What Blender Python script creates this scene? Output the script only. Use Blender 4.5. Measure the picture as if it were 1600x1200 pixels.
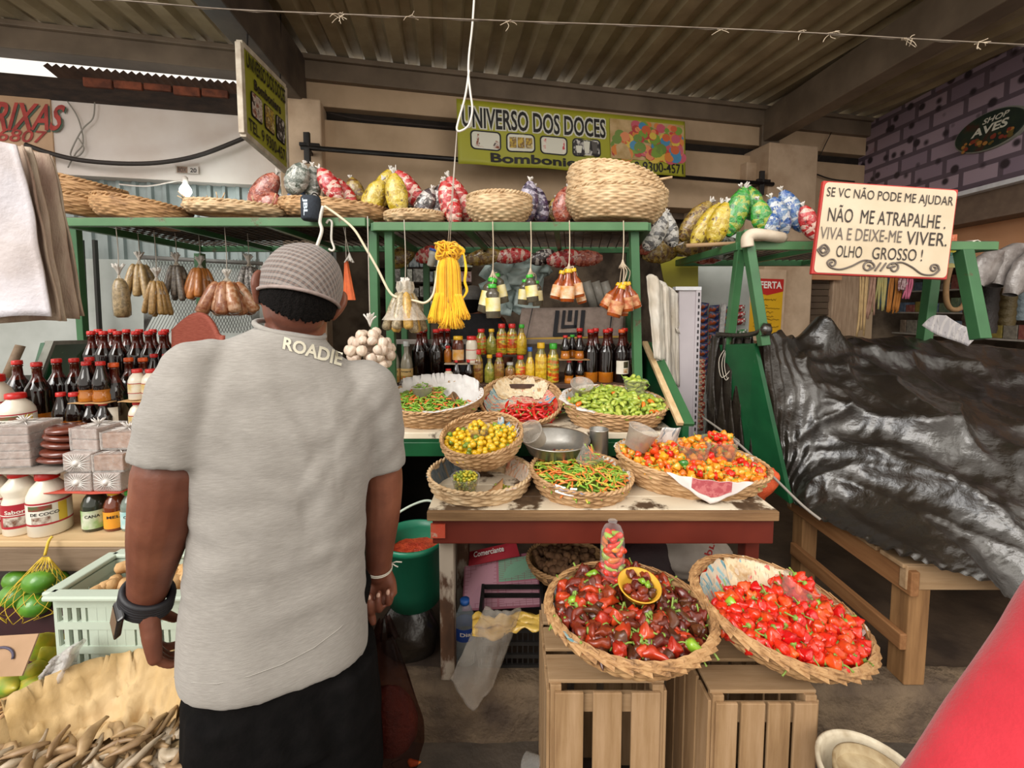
import bpy, bmesh, math, random
from mathutils import Vector, Matrix, noise
from mathutils.bvhtree import BVHTree
for _o in list(bpy.data.objects):
 bpy.data.objects.remove(_o)
SC = bpy.context.scene
COL = SC.collection
PI = math.pi
V = Vector
RND = random.Random(11)
sin, cos = math.sin, math.cos
# ------------------------------------------------------------------ camera
F_PX, PITCH, YPP, CAM_Z = 680.0, math.radians(4.0), 529.5, 1.55
cam_d = bpy.data.cameras.new('camera')
cam_d.sensor_fit = 'HORIZONTAL'; cam_d.sensor_width = 36.0
cam_d.lens = 36.0 * F_PX / 1600.0
cam_d.shift_y = (YPP - 600.0) / 1600.0
cam_d.clip_start = 0.05
cam = bpy.data.objects.new('camera', cam_d); COL.objects.link(cam)
cam.location = (0, 0, CAM_Z); cam.rotation_euler = (PI / 2 - PITCH, 0, 0)
SC.camera = cam
# ------------------------------------------------------------------ light
SC.view_settings.view_transform = 'Standard'
SC.view_settings.look = 'None'
SC.view_settings.gamma = 1.0
SC.view_settings.use_curve_mapping = False
SC.view_settings.exposure = 0.55
world = bpy.data.worlds.new('daylight'); SC.world = world
world.use_nodes = True
_bg = world.node_tree.nodes['Background']
_bg.inputs[0].default_value = (1.0, 0.935, 0.84, 1)
_bg.inputs[1].default_value = 0.8
def lamp(name, kind, energy, loc, target, color=(1, 1, 1), **kw):
 d = bpy.data.lights.new(name, kind); d.energy = energy; d.color = color
 for k, v in kw.items(): setattr(d, k, v)
 o = bpy.data.objects.new(name, d); COL.objects.link(o)
 o.location = loc
 o.rotation_euler = (V(target) - V(loc)).to_track_quat('-Z', 'Y').to_euler()
 return o
lamp('sun', 'SUN', 1.5, (-4, -5, 6.0), (0, 1.6, 0.8), (1.0, 0.96, 0.9), angle=math.radians(35))
lamp('alley_area_fill', 'AREA', 42, (-2.6, -0.6, 3.5), (-0.2, 1.8, 0.8), (0.96, 0.98, 1.0), shape='RECTANGLE', size=2.5, size_y=2.0)  # area lamp standing in for the open sky at left
lamp('alley_area_fill', 'AREA', 26, (2.6, -0.8, 3.3), (0.8, 3.0, 1.6), (1.0, 0.96, 0.88), shape='RECTANGLE', size=2.5, size_y=2.0)  # added fill without a real source; brightens the left sign and the tarpaulin
# ------------------------------------------------------------------ pixels of the photograph -> points of the place
def ray(px, py):
 fw = V((0, cos(PITCH), -sin(PITCH))); up = V((0, sin(PITCH), cos(PITCH)))
 return fw + V((1, 0, 0)) * ((px - 800.0) / F_PX) + up * (-(py - YPP) / F_PX)
def P(px, py, Y):
 r = ray(px, py); return V((0, 0, CAM_Z)) + r * (Y / r.y)
def PZ(px, py, z):
 r = ray(px, py); return V((0, 0, CAM_Z)) + r * ((z - CAM_Z) / r.z)
def S(npx, Y): return npx * Y / F_PX
# ------------------------------------------------------------------ materials
def lin(c):
 if isinstance(c, str):
  c = [int(c[i:i + 2], 16) / 255 for i in (0, 2, 4)]
 return tuple((x / 12.92 if x <= .04045 else ((x + .055) / 1.055) ** 2.4) for x in c[:3]) + (1,)
_M = {}
class NT:
 def __init__(s, name):
  s.m = bpy.data.materials.new(name); s.m.use_nodes = True
  s.t = s.m.node_tree; s.n = s.t.nodes; s.n.clear()
  s.out = s.n.new('ShaderNodeOutputMaterial')
 def add(s, typ, **kw):
  n = s.n.new('ShaderNode' + typ)
  for k, v in kw.items():
   if k.startswith('i_'):
    n.inputs[k[2:].replace('_', ' ')].default_value = v
   else: setattr(n, k, v)
  return n
 def link(s, a, b): s.t.links.new(a, b)
 def coord(s, scale=(1, 1, 1), rot=(0, 0, 0), kind='Object'):
  tc = s.add('TexCoord'); mp = s.add('Mapping')
  mp.inputs['Scale'].default_value = scale; mp.inputs['Rotation'].default_value = rot
  s.link(tc.outputs[kind], mp.inputs[0]); return mp.outputs[0]
 def noise(s, co, scale, detail=4, rough=.55):
  n = s.add('TexNoise'); n.inputs['Scale'].default_value = scale
  n.inputs['Detail'].default_value = detail; n.inputs['Roughness'].default_value = rough
  s.link(co, n.inputs['Vector']); return n.outputs['Fac']
 def ramp(s, fac, stops, interp='LINEAR'):
  r = s.add('ValToRGB'); r.color_ramp.interpolation = interp
  e = r.color_ramp.elements
  while len(e) < len(stops): e.new(.5)
  for i, (p, c) in enumerate(stops):
   e[i].position = p; e[i].color = lin(c)
  s.link(fac, r.inputs[0]); return r.outputs[0]
 def mixc(s, fac, a, b, mode='MIX'):
  m = s.add('Mix', data_type='RGBA', blend_type=mode)
  for sock, v in ((m.inputs[0], fac), (m.inputs[6], a), (m.inputs[7], b)):
   if hasattr(v, 'links'): s.link(v, sock)
   elif isinstance(v, (int, float)): sock.default_value = v
   else: sock.default_value = lin(v)
  return m.outputs[2]
 def math(s, op, a, b=0.0):
  m = s.add('Math', operation=op)
  for sock, v in ((m.inputs[0], a), (m.inputs[1], b)):
   if hasattr(v, 'links'): s.link(v, sock)
   else: sock.default_value = v
  return m.outputs[0]
 def bsdf(s, col, rough=.6, metal=0, spec=.5, bump=None, bstr=.3, bdist=.01, **kw):
  b = s.add('BsdfPrincipled')
  if hasattr(col, 'links'): s.link(col, b.inputs['Base Color'])
  else: b.inputs['Base Color'].default_value = lin(col)
  if hasattr(rough, 'links'): s.link(rough, b.inputs['Roughness'])
  else: b.inputs['Roughness'].default_value = rough
  b.inputs['Metallic'].default_value = metal
  b.inputs['Specular IOR Level'].default_value = spec
  for k, v in kw.items(): b.inputs[k.replace('_', ' ')].default_value = v
  if bump is not None:
   bp = s.add('Bump'); bp.inputs['Strength'].default_value = bstr; bp.inputs['Distance'].default_value = bdist
   s.link(bump, bp.inputs['Height']); s.link(bp.outputs[0], b.inputs['Normal'])
  return b
 def done(s, sh):
  s.link(sh.outputs[0], s.out.inputs[0]); return s.m
def mat(name, c1, c2=None, rough=.6, metal=0, spec=.5, scale=12, thr=(.35, .65), bump=0, bscale=None, stretch=(1, 1, 1), rnd=0, coat=0, sss=0, detail=4, dist=.01, sheen=0):
 """plain surface with wear: two colours through noise, fine bump, a little change from copy to copy"""
 if name in _M: return _M[name]
 t = NT(name); co = t.coord(stretch)
 c2 = c2 or c1
 fac = t.noise(co, scale, detail)
 col = t.ramp(fac, [(thr[0], c1), (thr[1], c2)])
 if rnd:
  oi = t.add('ObjectInfo'); hs = t.add('HueSaturation')
  t.link(col, hs.inputs['Color'])
  v = t.math('ADD', t.math('MULTIPLY', oi.outputs['Random'], rnd), 1 - rnd / 2)
  t.link(v, hs.inputs['Value'])
  h = t.math('ADD', t.math('MULTIPLY', oi.outputs['Random'], rnd * .03), .5 - rnd * .01)
  t.link(h, hs.inputs['Hue']); col = hs.outputs[0]
 bm_ = t.noise(co, bscale or scale * 4, 5) if bump else None
 kw = {}
 if coat: kw['Coat_Weight'] = coat
 if sheen: kw['Sheen_Weight'] = sheen
 if sss:
  kw['Subsurface_Weight'] = sss; kw['Subsurface_Scale'] = .02
 b = t.bsdf(col, rough, metal, spec, bm_, bump, dist, **kw)
 _M[name] = t.done(b); return _M[name]
def clear_mat(name, tint='ffffff', body='ffffff', amount=.25, rough=.15, wrinkle=0, wscale=18):
 """thin clear plastic: mostly see-through, with a milky share and a shine"""
 if name in _M: return _M[name]
 t = NT(name); co = t.coord()
 nz = t.noise(co, wscale, 5)
 b = t.bsdf(body, rough, 0, .6, nz if wrinkle else None, wrinkle, .01)
 tr = t.add('BsdfTransparent'); tr.inputs[0].default_value = lin(tint)
 lw = t.add('LayerWeight'); lw.inputs[0].default_value = .25
 f = t.math('ADD', t.math('MULTIPLY', lw.outputs['Facing'], .35), t.math('MULTIPLY', nz, amount * 1.2))
 f = t.math('MINIMUM', f, 1.0)
 mx = t.add('MixShader'); t.link(f, mx.inputs[0]); t.link(tr.outputs[0], mx.inputs[1]); t.link(b.outputs[0], mx.inputs[2])
 _M[name] = t.done(mx); return _M[name]
def wood(name, c1, c2, c3=None, axis='X', scale=1.0, rough=.7, bump=.25):
 if name in _M: return _M[name]
 st = {'X': (1.2, 16, 16), 'Y': (16, 1.2, 16), 'Z': (16, 16, 1.2)}[axis]
 t = NT(name); co = t.coord(tuple(v * scale for v in st))
 n1 = t.noise(co, 2.2, 6, .65)
 col = t.ramp(n1, [(.3, c1), (.55, c2), (.78, c3 or c1)])
 n2 = t.noise(t.coord((1, 1, 1)), 9, 4)
 col = t.mixc(t.ramp(n2, [(.35, '000000'), (.75, '6a6a6a')]), col, c3 or c1)
 b = t.bsdf(col, rough, 0, .35, n1, bump, .006)
 _M[name] = t.done(b); return _M[name]
# ------------------------------------------------------------------ mesh builder
class MB:
 def __init__(s): s.v = []; s.f = []; s.m = []; s.sm = []
 def add(s, verts, faces, mi=0, smooth=True, M=None):
  o = len(s.v)
  s.v += [tuple(M @ V(p)) if M is not None else tuple(p) for p in verts]
  s.f += [tuple(o + i for i in f) for f in faces]
  s.m += [mi] * len(faces); s.sm += [smooth] * len(faces); return s
 def box(s, c, d, mi=0, M=None, taper=1.0):
  x, y, z = d[0] / 2, d[1] / 2, d[2] / 2
  vs = []
  for k, zz in enumerate((-z, z)):
   t = taper if k else 1
   vs += [(c[0] - x * t, c[1] - y * t, c[2] + zz), (c[0] + x * t, c[1] - y * t, c[2] + zz), (c[0] + x * t, c[1] + y * t, c[2] + zz), (c[0] - x * t, c[1] + y * t, c[2] + zz)]
  return s.add(vs, [(3, 2, 1, 0), (4, 5, 6, 7), (0, 1, 5, 4), (1, 2, 6, 5), (2, 3, 7, 6), (3, 0, 4, 7)], mi, False, M)
 def beam(s, a, b, w, h, mi=0, up=(0, 0, 1)):
  """square bar from a to b"""
  a, b = V(a), V(b); d = (b - a); L = d.length; d.normalize()
  u = V(up)
  if abs(d.dot(u)) > .98: u = V((0, 1, 0))
  x = d.cross(u).normalized(); z = x.cross(d).normalized()
  M = Matrix((( x.x, d.x, z.x, a.x), (x.y, d.y, z.y, a.y), (x.z, d.z, z.z, a.z), (0, 0, 0, 1)))
  return s.box((0, L / 2, 0), (w, L, h), mi, M)
 def quad(s, a, b, c, d, mi=0, th=0.0):
  a, b, c, d = V(a), V(b), V(c), V(d)
  n = (b - a).cross(d - a).normalized() * th
  if th == 0: return s.add([a, b, c, d], [(0, 1, 2, 3)], mi, False)
  vs = [a, b, c, d, a - n, b - n, c - n, d - n]
  return s.add(vs, [(0, 1, 2, 3), (7, 6, 5, 4), (0, 4, 5, 1), (1, 5, 6, 2), (2, 6, 7, 3), (3, 7, 4, 0)], mi, False)
 def tube(s, pts, rad, n=8, mi=0, cap=True, flat=1.0, closed=False):
  pts = [V(p) for p in pts]; k = len(pts)
  if not hasattr(rad, '__len__'): rad = [rad] * k
  ref = None; rings = []
  for i, p in enumerate(pts):
   if closed: d = pts[(i + 1) % k] - pts[i - 1]
   else: d = pts[min(i + 1, k - 1)] - pts[max(i - 1, 0)]
   if d.length < 1e-9: d = V((0, 0, 1))
   d.normalize()
   if ref is None:
    ref = V((1, 0, 0)) if abs(d.x) < .8 else V((0, 1, 0))
   x = (ref - d * ref.dot(d)).normalized(); ref = x
   y = d.cross(x)
   rings.append([p + (x * cos(2 * PI * j / n) + y * sin(2 * PI * j / n) * flat) * rad[i] for j in range(n)])
  vs = [q for r_ in rings for q in r_]; fs = []
  m = k if closed else k - 1
  for i in range(m):
   i2 = (i + 1) % k
   for j in range(n):
    j2 = (j + 1) % n
    fs.append((i * n + j, i * n + j2, i2 * n + j2, i2 * n + j))
  if cap and not closed:
   fs.append(tuple(range(n - 1, -1, -1))); fs.append(tuple((k - 1) * n + j for j in range(n)))
  return s.add(vs, fs, mi, True)
 def lathe(s, prof, n=20, mi=0, M=None, sx=1, sy=1, mfun=None, cap=True, lobes=None):
  vs = []; k = len(prof)
  for r_, z in prof:
   for j in range(n):
    a = 2 * PI * j / n; q = r_ * (lobes(a, z) if lobes else 1)
    vs.append((q * cos(a) * sx, q * sin(a) * sy, z))
  for i in range(k - 1):
   fs = [(i * n + j, i * n + (j + 1) % n, (i + 1) * n + (j + 1) % n, (i + 1) * n + j) for j in range(n)]
   if i == 0: s.add(vs, fs, mfun(prof[0][1], prof[1][1]) if mfun else mi, True, M); off = len(s.v) - len(vs)
   else:
    s.f += [tuple(off + q for q in f) for f in fs]
    s.m += [mfun(prof[i][1], prof[i + 1][1]) if mfun else mi] * n; s.sm += [True] * n
  if cap:
   if prof[0][0] > 1e-5: s.f.append(tuple(off + j for j in range(n - 1, -1, -1))); s.m.append(mfun(prof[0][1], prof[0][1]) if mfun else mi); s.sm.append(False)
   if prof[-1][0] > 1e-5: s.f.append(tuple(off + (k - 1) * n + j for j in range(n))); s.m.append(mfun(prof[-1][1], prof[-1][1]) if mfun else mi); s.sm.append(False)
  return s
 def grid(s, fn, nu, nv, mi=0, wrapu=False, mfun=None):
  vs = [fn(i / nu, j / nv) for j in range(nv + 1) for i in range(nu + (0 if wrapu else 1))]
  w = nu if wrapu else nu + 1; fs = []
  for j in range(nv):
   for i in range(nu):
    i2 = (i + 1) % w
    fs.append((j * w + i, j * w + i2, (j + 1) * w + i2, (j + 1) * w + i))
  return s.add(vs, fs, mi, True)
 def mesh(s, name, mats):
  me = bpy.data.meshes.new(name); me.from_pydata(s.v, [], s.f); me.update()
  for m_ in (mats if isinstance(mats, (list, tuple)) else [mats]): me.materials.append(m_)
  me.polygons.foreach_set('material_index', s.m); me.polygons.foreach_set('use_smooth', s.sm)
  return me
 def obj(s, name, mats, parent=None, loc=(0, 0, 0), rot=(0, 0, 0), bevel=0, solid=0, sub=0):
  o = bpy.data.objects.new(name, s.mesh(name, mats)); COL.objects.link(o)
  o.location = loc; o.rotation_euler = rot
  if parent is not None: o.parent = parent
  if solid:
   q = o.modifiers.new('solid', 'SOLIDIFY'); q.thickness = solid; q.offset = 0
  if bevel:
   q = o.modifiers.new('bevel', 'BEVEL'); q.width = bevel; q.segments = 2; q.limit_method = 'ANGLE'
  if sub:
   q = o.modifiers.new('sub', 'SUBSURF'); q.levels = sub; q.render_levels = sub
  return o
def T(o, label, cat, group=None, kind=None):
 o['label'] = label; o['category'] = cat
 if group: o['group'] = group
 if kind: o['kind'] = kind
 return o
def ST(o):
 o['kind'] = 'structure'; return o
def empty(name, loc=(0, 0, 0), rot=(0, 0, 0), label=None, cat=None, group=None):
 o = bpy.data.objects.new(name, None); COL.objects.link(o); o.location = loc; o.rotation_euler = rot
 o.empty_display_size = .05
 if label: T(o, label, cat, group)
 return o
def dup(root, loc=None, rot=None, label=None, cat=None, group=None, scale=None):
 def cp(o, par):
  c = o.copy(); COL.objects.link(c); c.parent = par
  for ch in list(o.children): cp(ch, c)
  return c
 c = cp(root, None)
 if loc is not None: c.location = loc
 if rot is not None: c.rotation_euler = rot
 if scale is not None: c.scale = (scale,) * 3 if not hasattr(scale, '__len__') else scale
 if label: c['label'] = label
 if cat: c['category'] = cat
 if group: c['group'] = group
 return c
def moved(o, loc, rot=(0, 0, 0), label=None, scale=None):
 o.location = loc; o.rotation_euler = rot
 if label: o['label'] = label
 if scale is not None: o.scale = (scale,) * 3 if not hasattr(scale, '__len__') else scale
 return o
class Stamp:
 """the first call places the prototype itself, later calls place copies"""
 def __init__(s, make): s.make = make; s.o = None
 def __call__(s, loc, rot=(0, 0, 0), label=None, group=None, scale=None):
  if s.o is None: s.o = s.make(); o = s.o; moved(o, loc, rot, label, scale)
  else: o = dup(s.o, loc, rot, label, None, None, scale if scale is not None else 1.0)
  if group: o['group'] = group
  return o
ORD = 'first second third fourth fifth sixth seventh eighth ninth tenth eleventh twelfth thirteenth fourteenth fifteenth sixteenth'.split()
# text as a mesh: unit width, returns (verts, faces, height) in a box 0..1 wide
_TX = {}
def text_geo(s, bold=0.0):
 if (s, bold) in _TX: return _TX[(s, bold)]
 cu = bpy.data.curves.new('tmp', 'FONT'); cu.body = s; cu.offset = bold; cu.resolution_u = 3
 o = bpy.data.objects.new('tmp', cu); COL.objects.link(o)
 bpy.context.view_layer.update()
 dg = bpy.context.evaluated_depsgraph_get(); oe = o.evaluated_get(dg); me = oe.to_mesh()
 vs = [tuple(v.co) for v in me.vertices]; fs = [tuple(p.vertices) for p in me.polygons]
 oe.to_mesh_clear(); bpy.data.objects.remove(o); bpy.data.curves.remove(cu)
 x0 = min(v[0] for v in vs); x1 = max(v[0] for v in vs); y0 = min(v[1] for v in vs); y1 = max(v[1] for v in vs)
 r_ = ([((v[0] - x0) / (x1 - x0), (v[1] - y0) / (y1 - y0)) for v in vs], fs)
 _TX[(s, bold)] = r_; return r_
def text_fn(mb, s, fn, mi=0, bold=0.0, th=0):
 """fn(u, v) -> point; u runs along the line, v from the bottom to the top of the letters"""
 vs, fs = text_geo(s, bold)
 mb.add([fn(u, v) for u, v in vs], fs, mi, False); return mb
def quad_fn(bl, br, tr, tl):
 bl, br, tr, tl = V(bl), V(br), V(tr), V(tl)
 return lambda u, v: (bl * (1 - u) + br * u) * (1 - v) + (tl * (1 - u) + tr * u) * v
def text_quad(mb, s, bl, br, tr, tl, mi=0, bold=0.0):
 return text_fn(mb, s, quad_fn(bl, br, tr, tl), mi, bold)
def sub_quad(fn, u0, v0, u1, v1):
 return fn(u0, v0), fn(u1, v0), fn(u1, v1), fn(u0, v1)
def nz(x, y=0, z=0, s=1.0): return noise.noise(V((x * s, y * s, z * s)))
# ================================================================== THE SETTING
WA = V((-1.94, 4.0, 0)); WD = V((.978, .209, 0)).normalized(); WN = V((WD.y, -WD.x, 0))
def PW(px, py, off=0.0):
 """point on the back wall's plane (moved off metres towards the alley) seen at a pixel"""
 r = ray(px, py); c = V((0, 0, CAM_Z)); q = WA + WN * off
 return c + r * ((q - c).dot(WN) / r.dot(WN))
def wp(t, z, off=0.0):
 p = WA + WD * t + WN * off; return V((p.x, p.y, zz(z)))
def zz(z): return 1.55 + (z - 1.53) * .955 if z > 1.9 else z
def wt(px):
 p = PW(px, 480); return (V((p.x, p.y, 0)) - WA).dot(WD)
def wslab(mb, t0, t1, z0, z1, o0, o1, mi=0):
 """block along the wall, from o0 to o1 in front of its plane"""
 c = [wp(t0, z0, o1), wp(t1, z0, o1), wp(t1, z1, o1), wp(t0, z1, o1), wp(t0, z0, o0), wp(t1, z0, o0), wp(t1, z1, o0), wp(t0, z1, o0)]
 return mb.add(c, [(0, 1, 2, 3), (7, 6, 5, 4), (0, 4, 5, 1), (1, 5, 6, 2), (2, 6, 7, 3), (3, 7, 4, 0)], mi, False)
m_road = mat('road', '54493e', '302a24', .75, scale=3, bump=.5, bscale=40, detail=8)
m_pave = mat('pavement', '5c4b3c', '332821', .6, scale=4, bump=.4, bscale=14, detail=8)
m_curb = mat('curb', '75624c', '43352a', .85, scale=7, thr=(.3, .7), bump=.9, bscale=26, detail=9, dist=.02)
m_cream = mat('cream_plaster', 'c9ad8e', 'b59a7c', .85, scale=2.5, bump=.15, bscale=30)
m_cream2 = mat('pillar_plaster', 'd3b99d', 'a88c70', .85, scale=3.5, thr=(.3, .75), bump=.2, bscale=30)
m_white = mat('white_plaster', 'd8cdc6', 'cbbcb2', .8, scale=2, bump=.1, bscale=30)
m_beige = mat('beige_plaster', 'c3a082', 'b3906f', .85, scale=3, bump=.15)
m_dark = mat('dark_gap', '1b1512', '2c231c', .9, scale=9, bump=.4)
m_beam = mat('painted_steel', '7d6c5a', '655646', .6, scale=3, bump=.1)
m_raft = mat('dark_steel', '5a4c40', '3a3029', .6, scale=4, bump=.15)
m_roof = mat('roof_sheet', 'ad9d7e', '8f7f62', .5, metal=.25, scale=3, detail=6, bump=.08, bscale=50)
m_roof2 = mat('rusty_sheet', '6d4f3c', '4a3529', .7, scale=4, bump=.2)
m_brick = mat('old_brick', '8c4b32', '5a3122', .9, scale=10, bump=.5)
m_oldwood = mat('sooty_wood', '3a2a20', '241a15', .9, scale=6, bump=.5, stretch=(1, 4, 4))
m_greym = mat('grey_shutter', '8a9290', '737b79', .45, metal=.3, scale=3)
m_peach = mat('peach_plaster', 'dba57c', 'cf956b', .85, scale=2)
g = MB(); g.quad((-7, -4, 0), (8, -4, 0), (8, 1.52, 0), (-7, 1.52, 0)); ST(g.obj('floor', m_road))
def pav(u, v):
 x, y = -7 + 15 * u, 1.53 + 6.95 * v
 return (x, y, .183 + .006 * nz(x * 3, y * 3))
g = MB(); g.grid(pav, 90, 40); ST(g.obj('pavement', m_pave))
def cb(u, v):
 x = -7 + 15 * u; a = v
 prof = [(1.455, -.02), (1.452, .04), (1.458, .12), (1.468, .165), (1.49, .188), (1.56, .195), (1.60, .16)]
 i = min(int(a * 6), 5); f_ = a * 6 - i
 y = prof[i][0] * (1 - f_) + prof[i + 1][0] * f_; z = prof[i][1] * (1 - f_) + prof[i + 1][1] * f_
 n_ = nz(x * 6, y * 9, z * 9) * .009 + nz(x * 22, y * 22, z * 22) * .004
 return (x, y + n_, z + n_ * .6)
g = MB(); g.grid(cb, 420, 24); ST(g.obj('curb', m_curb))
TL, TR_ = wt(-160), wt(1348)
tp0, tp1, tp2 = wt(450), wt(505), wt(1060)
# back wall: lintel band, slot of wires, upper band
g = MB()
wslab(g, wt(480), TR_ + .2, 3.43, 3.66, -.25, 0)
wslab(g, wt(480), TR_ + .2, 2.67, 3.31, -.25, 0)
wslab(g, wt(480), TR_ + .2, 3.31, 3.43, -.30, -.1, 1)
wslab(g, wt(1085), TR_ + .2, .16, 2.67, -.25, -.03, 0)
ST(g.obj('wall_back', [m_cream, m_dark], bevel=.006))
g = MB()
wslab(g, TL, wt(455), 2.67, 3.30, -.25, 0, 0)
wslab(g, TL, wt(103), 2.69, 3.30, -.02, .012, 1)
wslab(g, TL, wt(455), 3.28, 3.46, -.25, .02, 2)
ST(g.obj('wall_left', [m_white, m_beige, m_oldwood], bevel=.004))
g = MB()
t0 = wt(158)
i = 0
while t0 < wt(372):
 wslab(g, t0, t0 + .2, 3.40 + .01 * (i % 3), 3.475, -.1, .045); t0 += .212; i += 1
ST(g.obj('trim_1', m_brick, bevel=.008))
# grey ribbed sheet closing the space under the left lintel
g = MB()
def ribbed(t0, t1, z0, z1, off, pitch, dep, mi=0, M=None):
 n_ = int((t1 - t0) / pitch)
 vs = []; fs = []
 for k in range(n_):
  for a, d_ in ((0, 0), (.55, 0), (.65, dep), (.9, dep)):
   t = t0 + (k + a) * pitch
   vs += [wp(t, z0, off + d_), wp(t, z1, off + d_)]
 for q in range(len(vs) // 2 - 1): fs.append((2 * q, 2 * q + 2, 2 * q + 3, 2 * q + 1))
 g.add(vs, fs, mi, False)
ribbed(TL, wt(540), 1.95, 2.67, -.12, .115, .025)
ST(g.obj('door_1', m_greym))
g = MB(); wslab(g, TL, wt(470), .16, 1.97, -.2, -.08); ST(g.obj('wall_side', mat('pale_board', 'b9bdb8', 'a5a9a3', .6, scale=3)))
# shop behind the middle stall: dim recess
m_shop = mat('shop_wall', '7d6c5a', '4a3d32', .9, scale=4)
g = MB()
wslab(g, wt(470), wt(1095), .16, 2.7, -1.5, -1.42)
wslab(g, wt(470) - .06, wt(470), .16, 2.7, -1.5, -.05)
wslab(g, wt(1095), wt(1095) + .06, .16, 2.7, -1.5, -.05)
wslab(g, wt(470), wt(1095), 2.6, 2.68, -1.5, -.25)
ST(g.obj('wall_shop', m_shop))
# pillars
g = MB(); wslab(g, wt(450) + .02, wt(450) + .36, .16, 3.42, -.1, .16); ST(g.obj('pillar', m_cream2, bevel=.012))
g = MB(); wslab(g, wt(1163), wt(1240) - .05, .16, 3.36, -.1, .28)
wslab(g, wt(1155) - .05, wt(1170), 2.4, 3.2, -.1, .1)
ST(g.obj('pillar', m_cream2, bevel=.012))
# beam over the wall, rafters
g = MB(); wslab(g, TL - .5, TR_ + .7, 3.64, 3.84, -.12, .06); wslab(g, TL - .5, TR_ + .7, 3.80, 3.845, .06, .10)
ST(g.obj('trim_2', m_beam, bevel=.006))
g = MB(); g.beam((-1.90, 3.98, 3.545), (-1.58, 1.6, 3.43), .17, .40); ST(g.obj('trim_3', m_raft, bevel=.01))
g = MB(); g.beam((2.86, 5.0, 3.56), (2.96, 1.6, 3.45), .17, .33); g.box((2.86, 4.98, 3.47), (.2, .06, .5)); ST(g.obj('trim_4', m_beam, bevel=.01))
# roof: ribbed steel sheets; the alley stays open to the sky
RIB = V((-.152, .988, 0))
def sheet(x0, x1, y_back, y_front, z_back, slope, pitch, dep, mi=0):
 vs = []; fs = []; x = x0
 while x < x1:
  for a, d_ in ((0, 0), (.42, 0), (.54, dep), (.86, dep)):
   xx = x + a * pitch
   yb = y_back(xx); yf = y_front
   L = (yb - yf)
   vs += [(xx, yb, z_back + d_), (xx + .154 * L, yf, z_back - slope * L + d_)]
  x += pitch
 for q in range(len(vs) // 2 - 1): fs.append((2 * q, 2 * q + 1, 2 * q + 3, 2 * q + 2))
 return vs, fs
g = MB(); vs, fs = sheet(-6.5, 6.2, lambda x: 4.0 + (x + 1.94) * .2137 + .05, 1.75, 3.78, .041, .235, .05)
g.add(vs, fs, 0, False)
ce = g.obj('ceiling', [m_roof]); ST(ce); q = ce.modifiers.new('s', 'SOLIDIFY'); q.thickness = .004
# lower rusty roof beyond the left wall; one missing sheet lets the sky in
g = MB()
for a, b in ((wt(72), wt(470)),):
 n_ = int((b - a) / .06)
 vs = []; fs = []
 for k in range(n_ + 1):
  t = a + k * .06
  for s_, d_ in ((0, 0), (.03, .028)):
   vs += [wp(t + s_, 3.62 + d_, -.15), wp(t + s_, 3.42 + d_, -1.5)]
 for q in range(len(vs) // 2 - 1): fs.append((2 * q, 2 * q + 1, 2 * q + 3, 2 * q + 2))
 g.add(vs, fs, 0, True)
o = g.obj('roof', m_roof2); ST(o); q = o.modifiers.new('s', 'SOLIDIFY'); q.thickness = .004
# right wall with its printed vinyl
t = NT('printed_vinyl'); co = t.coord((1, 1, 1))
vz = t.add('TexVoronoi', feature='F1'); vz.inputs['Scale'].default_value = 7; t.link(co, vz.inputs['Vector'])
br = t.add('TexBrick'); br.inputs['Scale'].default_value = 1.5; br.inputs['Mortar Size'].default_value = .035; br.offset = .5
br.inputs['Color1'].default_value = lin('8f7c8c'); br.inputs['Color2'].default_value = lin('b8a2ae'); br.inputs['Mortar'].default_value = lin('6a5b66')
sx_ = t.add('SeparateXYZ'); t.link(co, sx_.inputs[0]); cx_ = t.add('CombineXYZ'); t.link(sx_.outputs[1], cx_.inputs[0]); t.link(sx_.outputs[2], cx_.inputs[1]); t.link(cx_.outputs[0], br.inputs['Vector'])
c = t.mixc(t.ramp(vz.outputs['Distance'], [(.22, 'ffffff'), (.34, '000000')]), br.outputs[0], '3b3138')
c = t.mixc(t.ramp(t.noise(co, 1.6, 3), [(.62, '000000'), (.68, 'ffffff')]), c, '8a5140')
m_vinyl = t.done(t.bsdf(c, .5))
XR = 4.2
g = MB(); g.box((XR + .1, 3.4, 3.16), (.2, 4.2, 1.14)); ST(g.obj('wall_right', m_vinyl))
g = MB(); g.box((XR + .02, 3.2, 2.585), (.34, 3.6, .04), 0); g.box((XR + .06, 3.2, 2.45), (.26, 3.6, .25), 1)
ST(g.obj('trim_5', [mat('white_paint', 'e6e6ea', 'd4d4d8', .5), mat('soffit', '7c6858', '6d5a4c', .7)], bevel=.004))
g = MB(); g.box((XR + .25, 3.2, 2.17), (.2, 3.6, .4)); ST(g.obj('wall_right', m_peach))
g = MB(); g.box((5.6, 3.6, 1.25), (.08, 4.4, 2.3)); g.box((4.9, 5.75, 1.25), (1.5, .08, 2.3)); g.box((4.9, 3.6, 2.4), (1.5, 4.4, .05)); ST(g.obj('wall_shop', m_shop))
# metal roller shutter and its neighbours on the back wall, right
g = MB(); ta, tb = wt(1222), wt(1292); k = 0
while .2 + k * .075 < 1.86:
 z = .2 + k * .075; wslab(g, ta, tb, z, z + .07, -.02, .02 + .008 * (k % 2)); k += 1
ST(g.obj('door_2', mat('brown_shutter', '6b5b4b', '5c4d40', .5, scale=3), bevel=.006))
g = MB(); wslab(g, wt(1240), wt(1296), 1.88, 2.04, -.02, .14); ST(g.obj('trim_6', m_peach))
g = MB(); wslab(g, wt(1292), wt(1332), .16, 2.67, -.02, .07); ST(g.obj('pillar', mat('ribbed_post', 'c4a88d', 'a98d73', .8, scale=5, stretch=(8, 8, 1)), bevel=.01))
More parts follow.
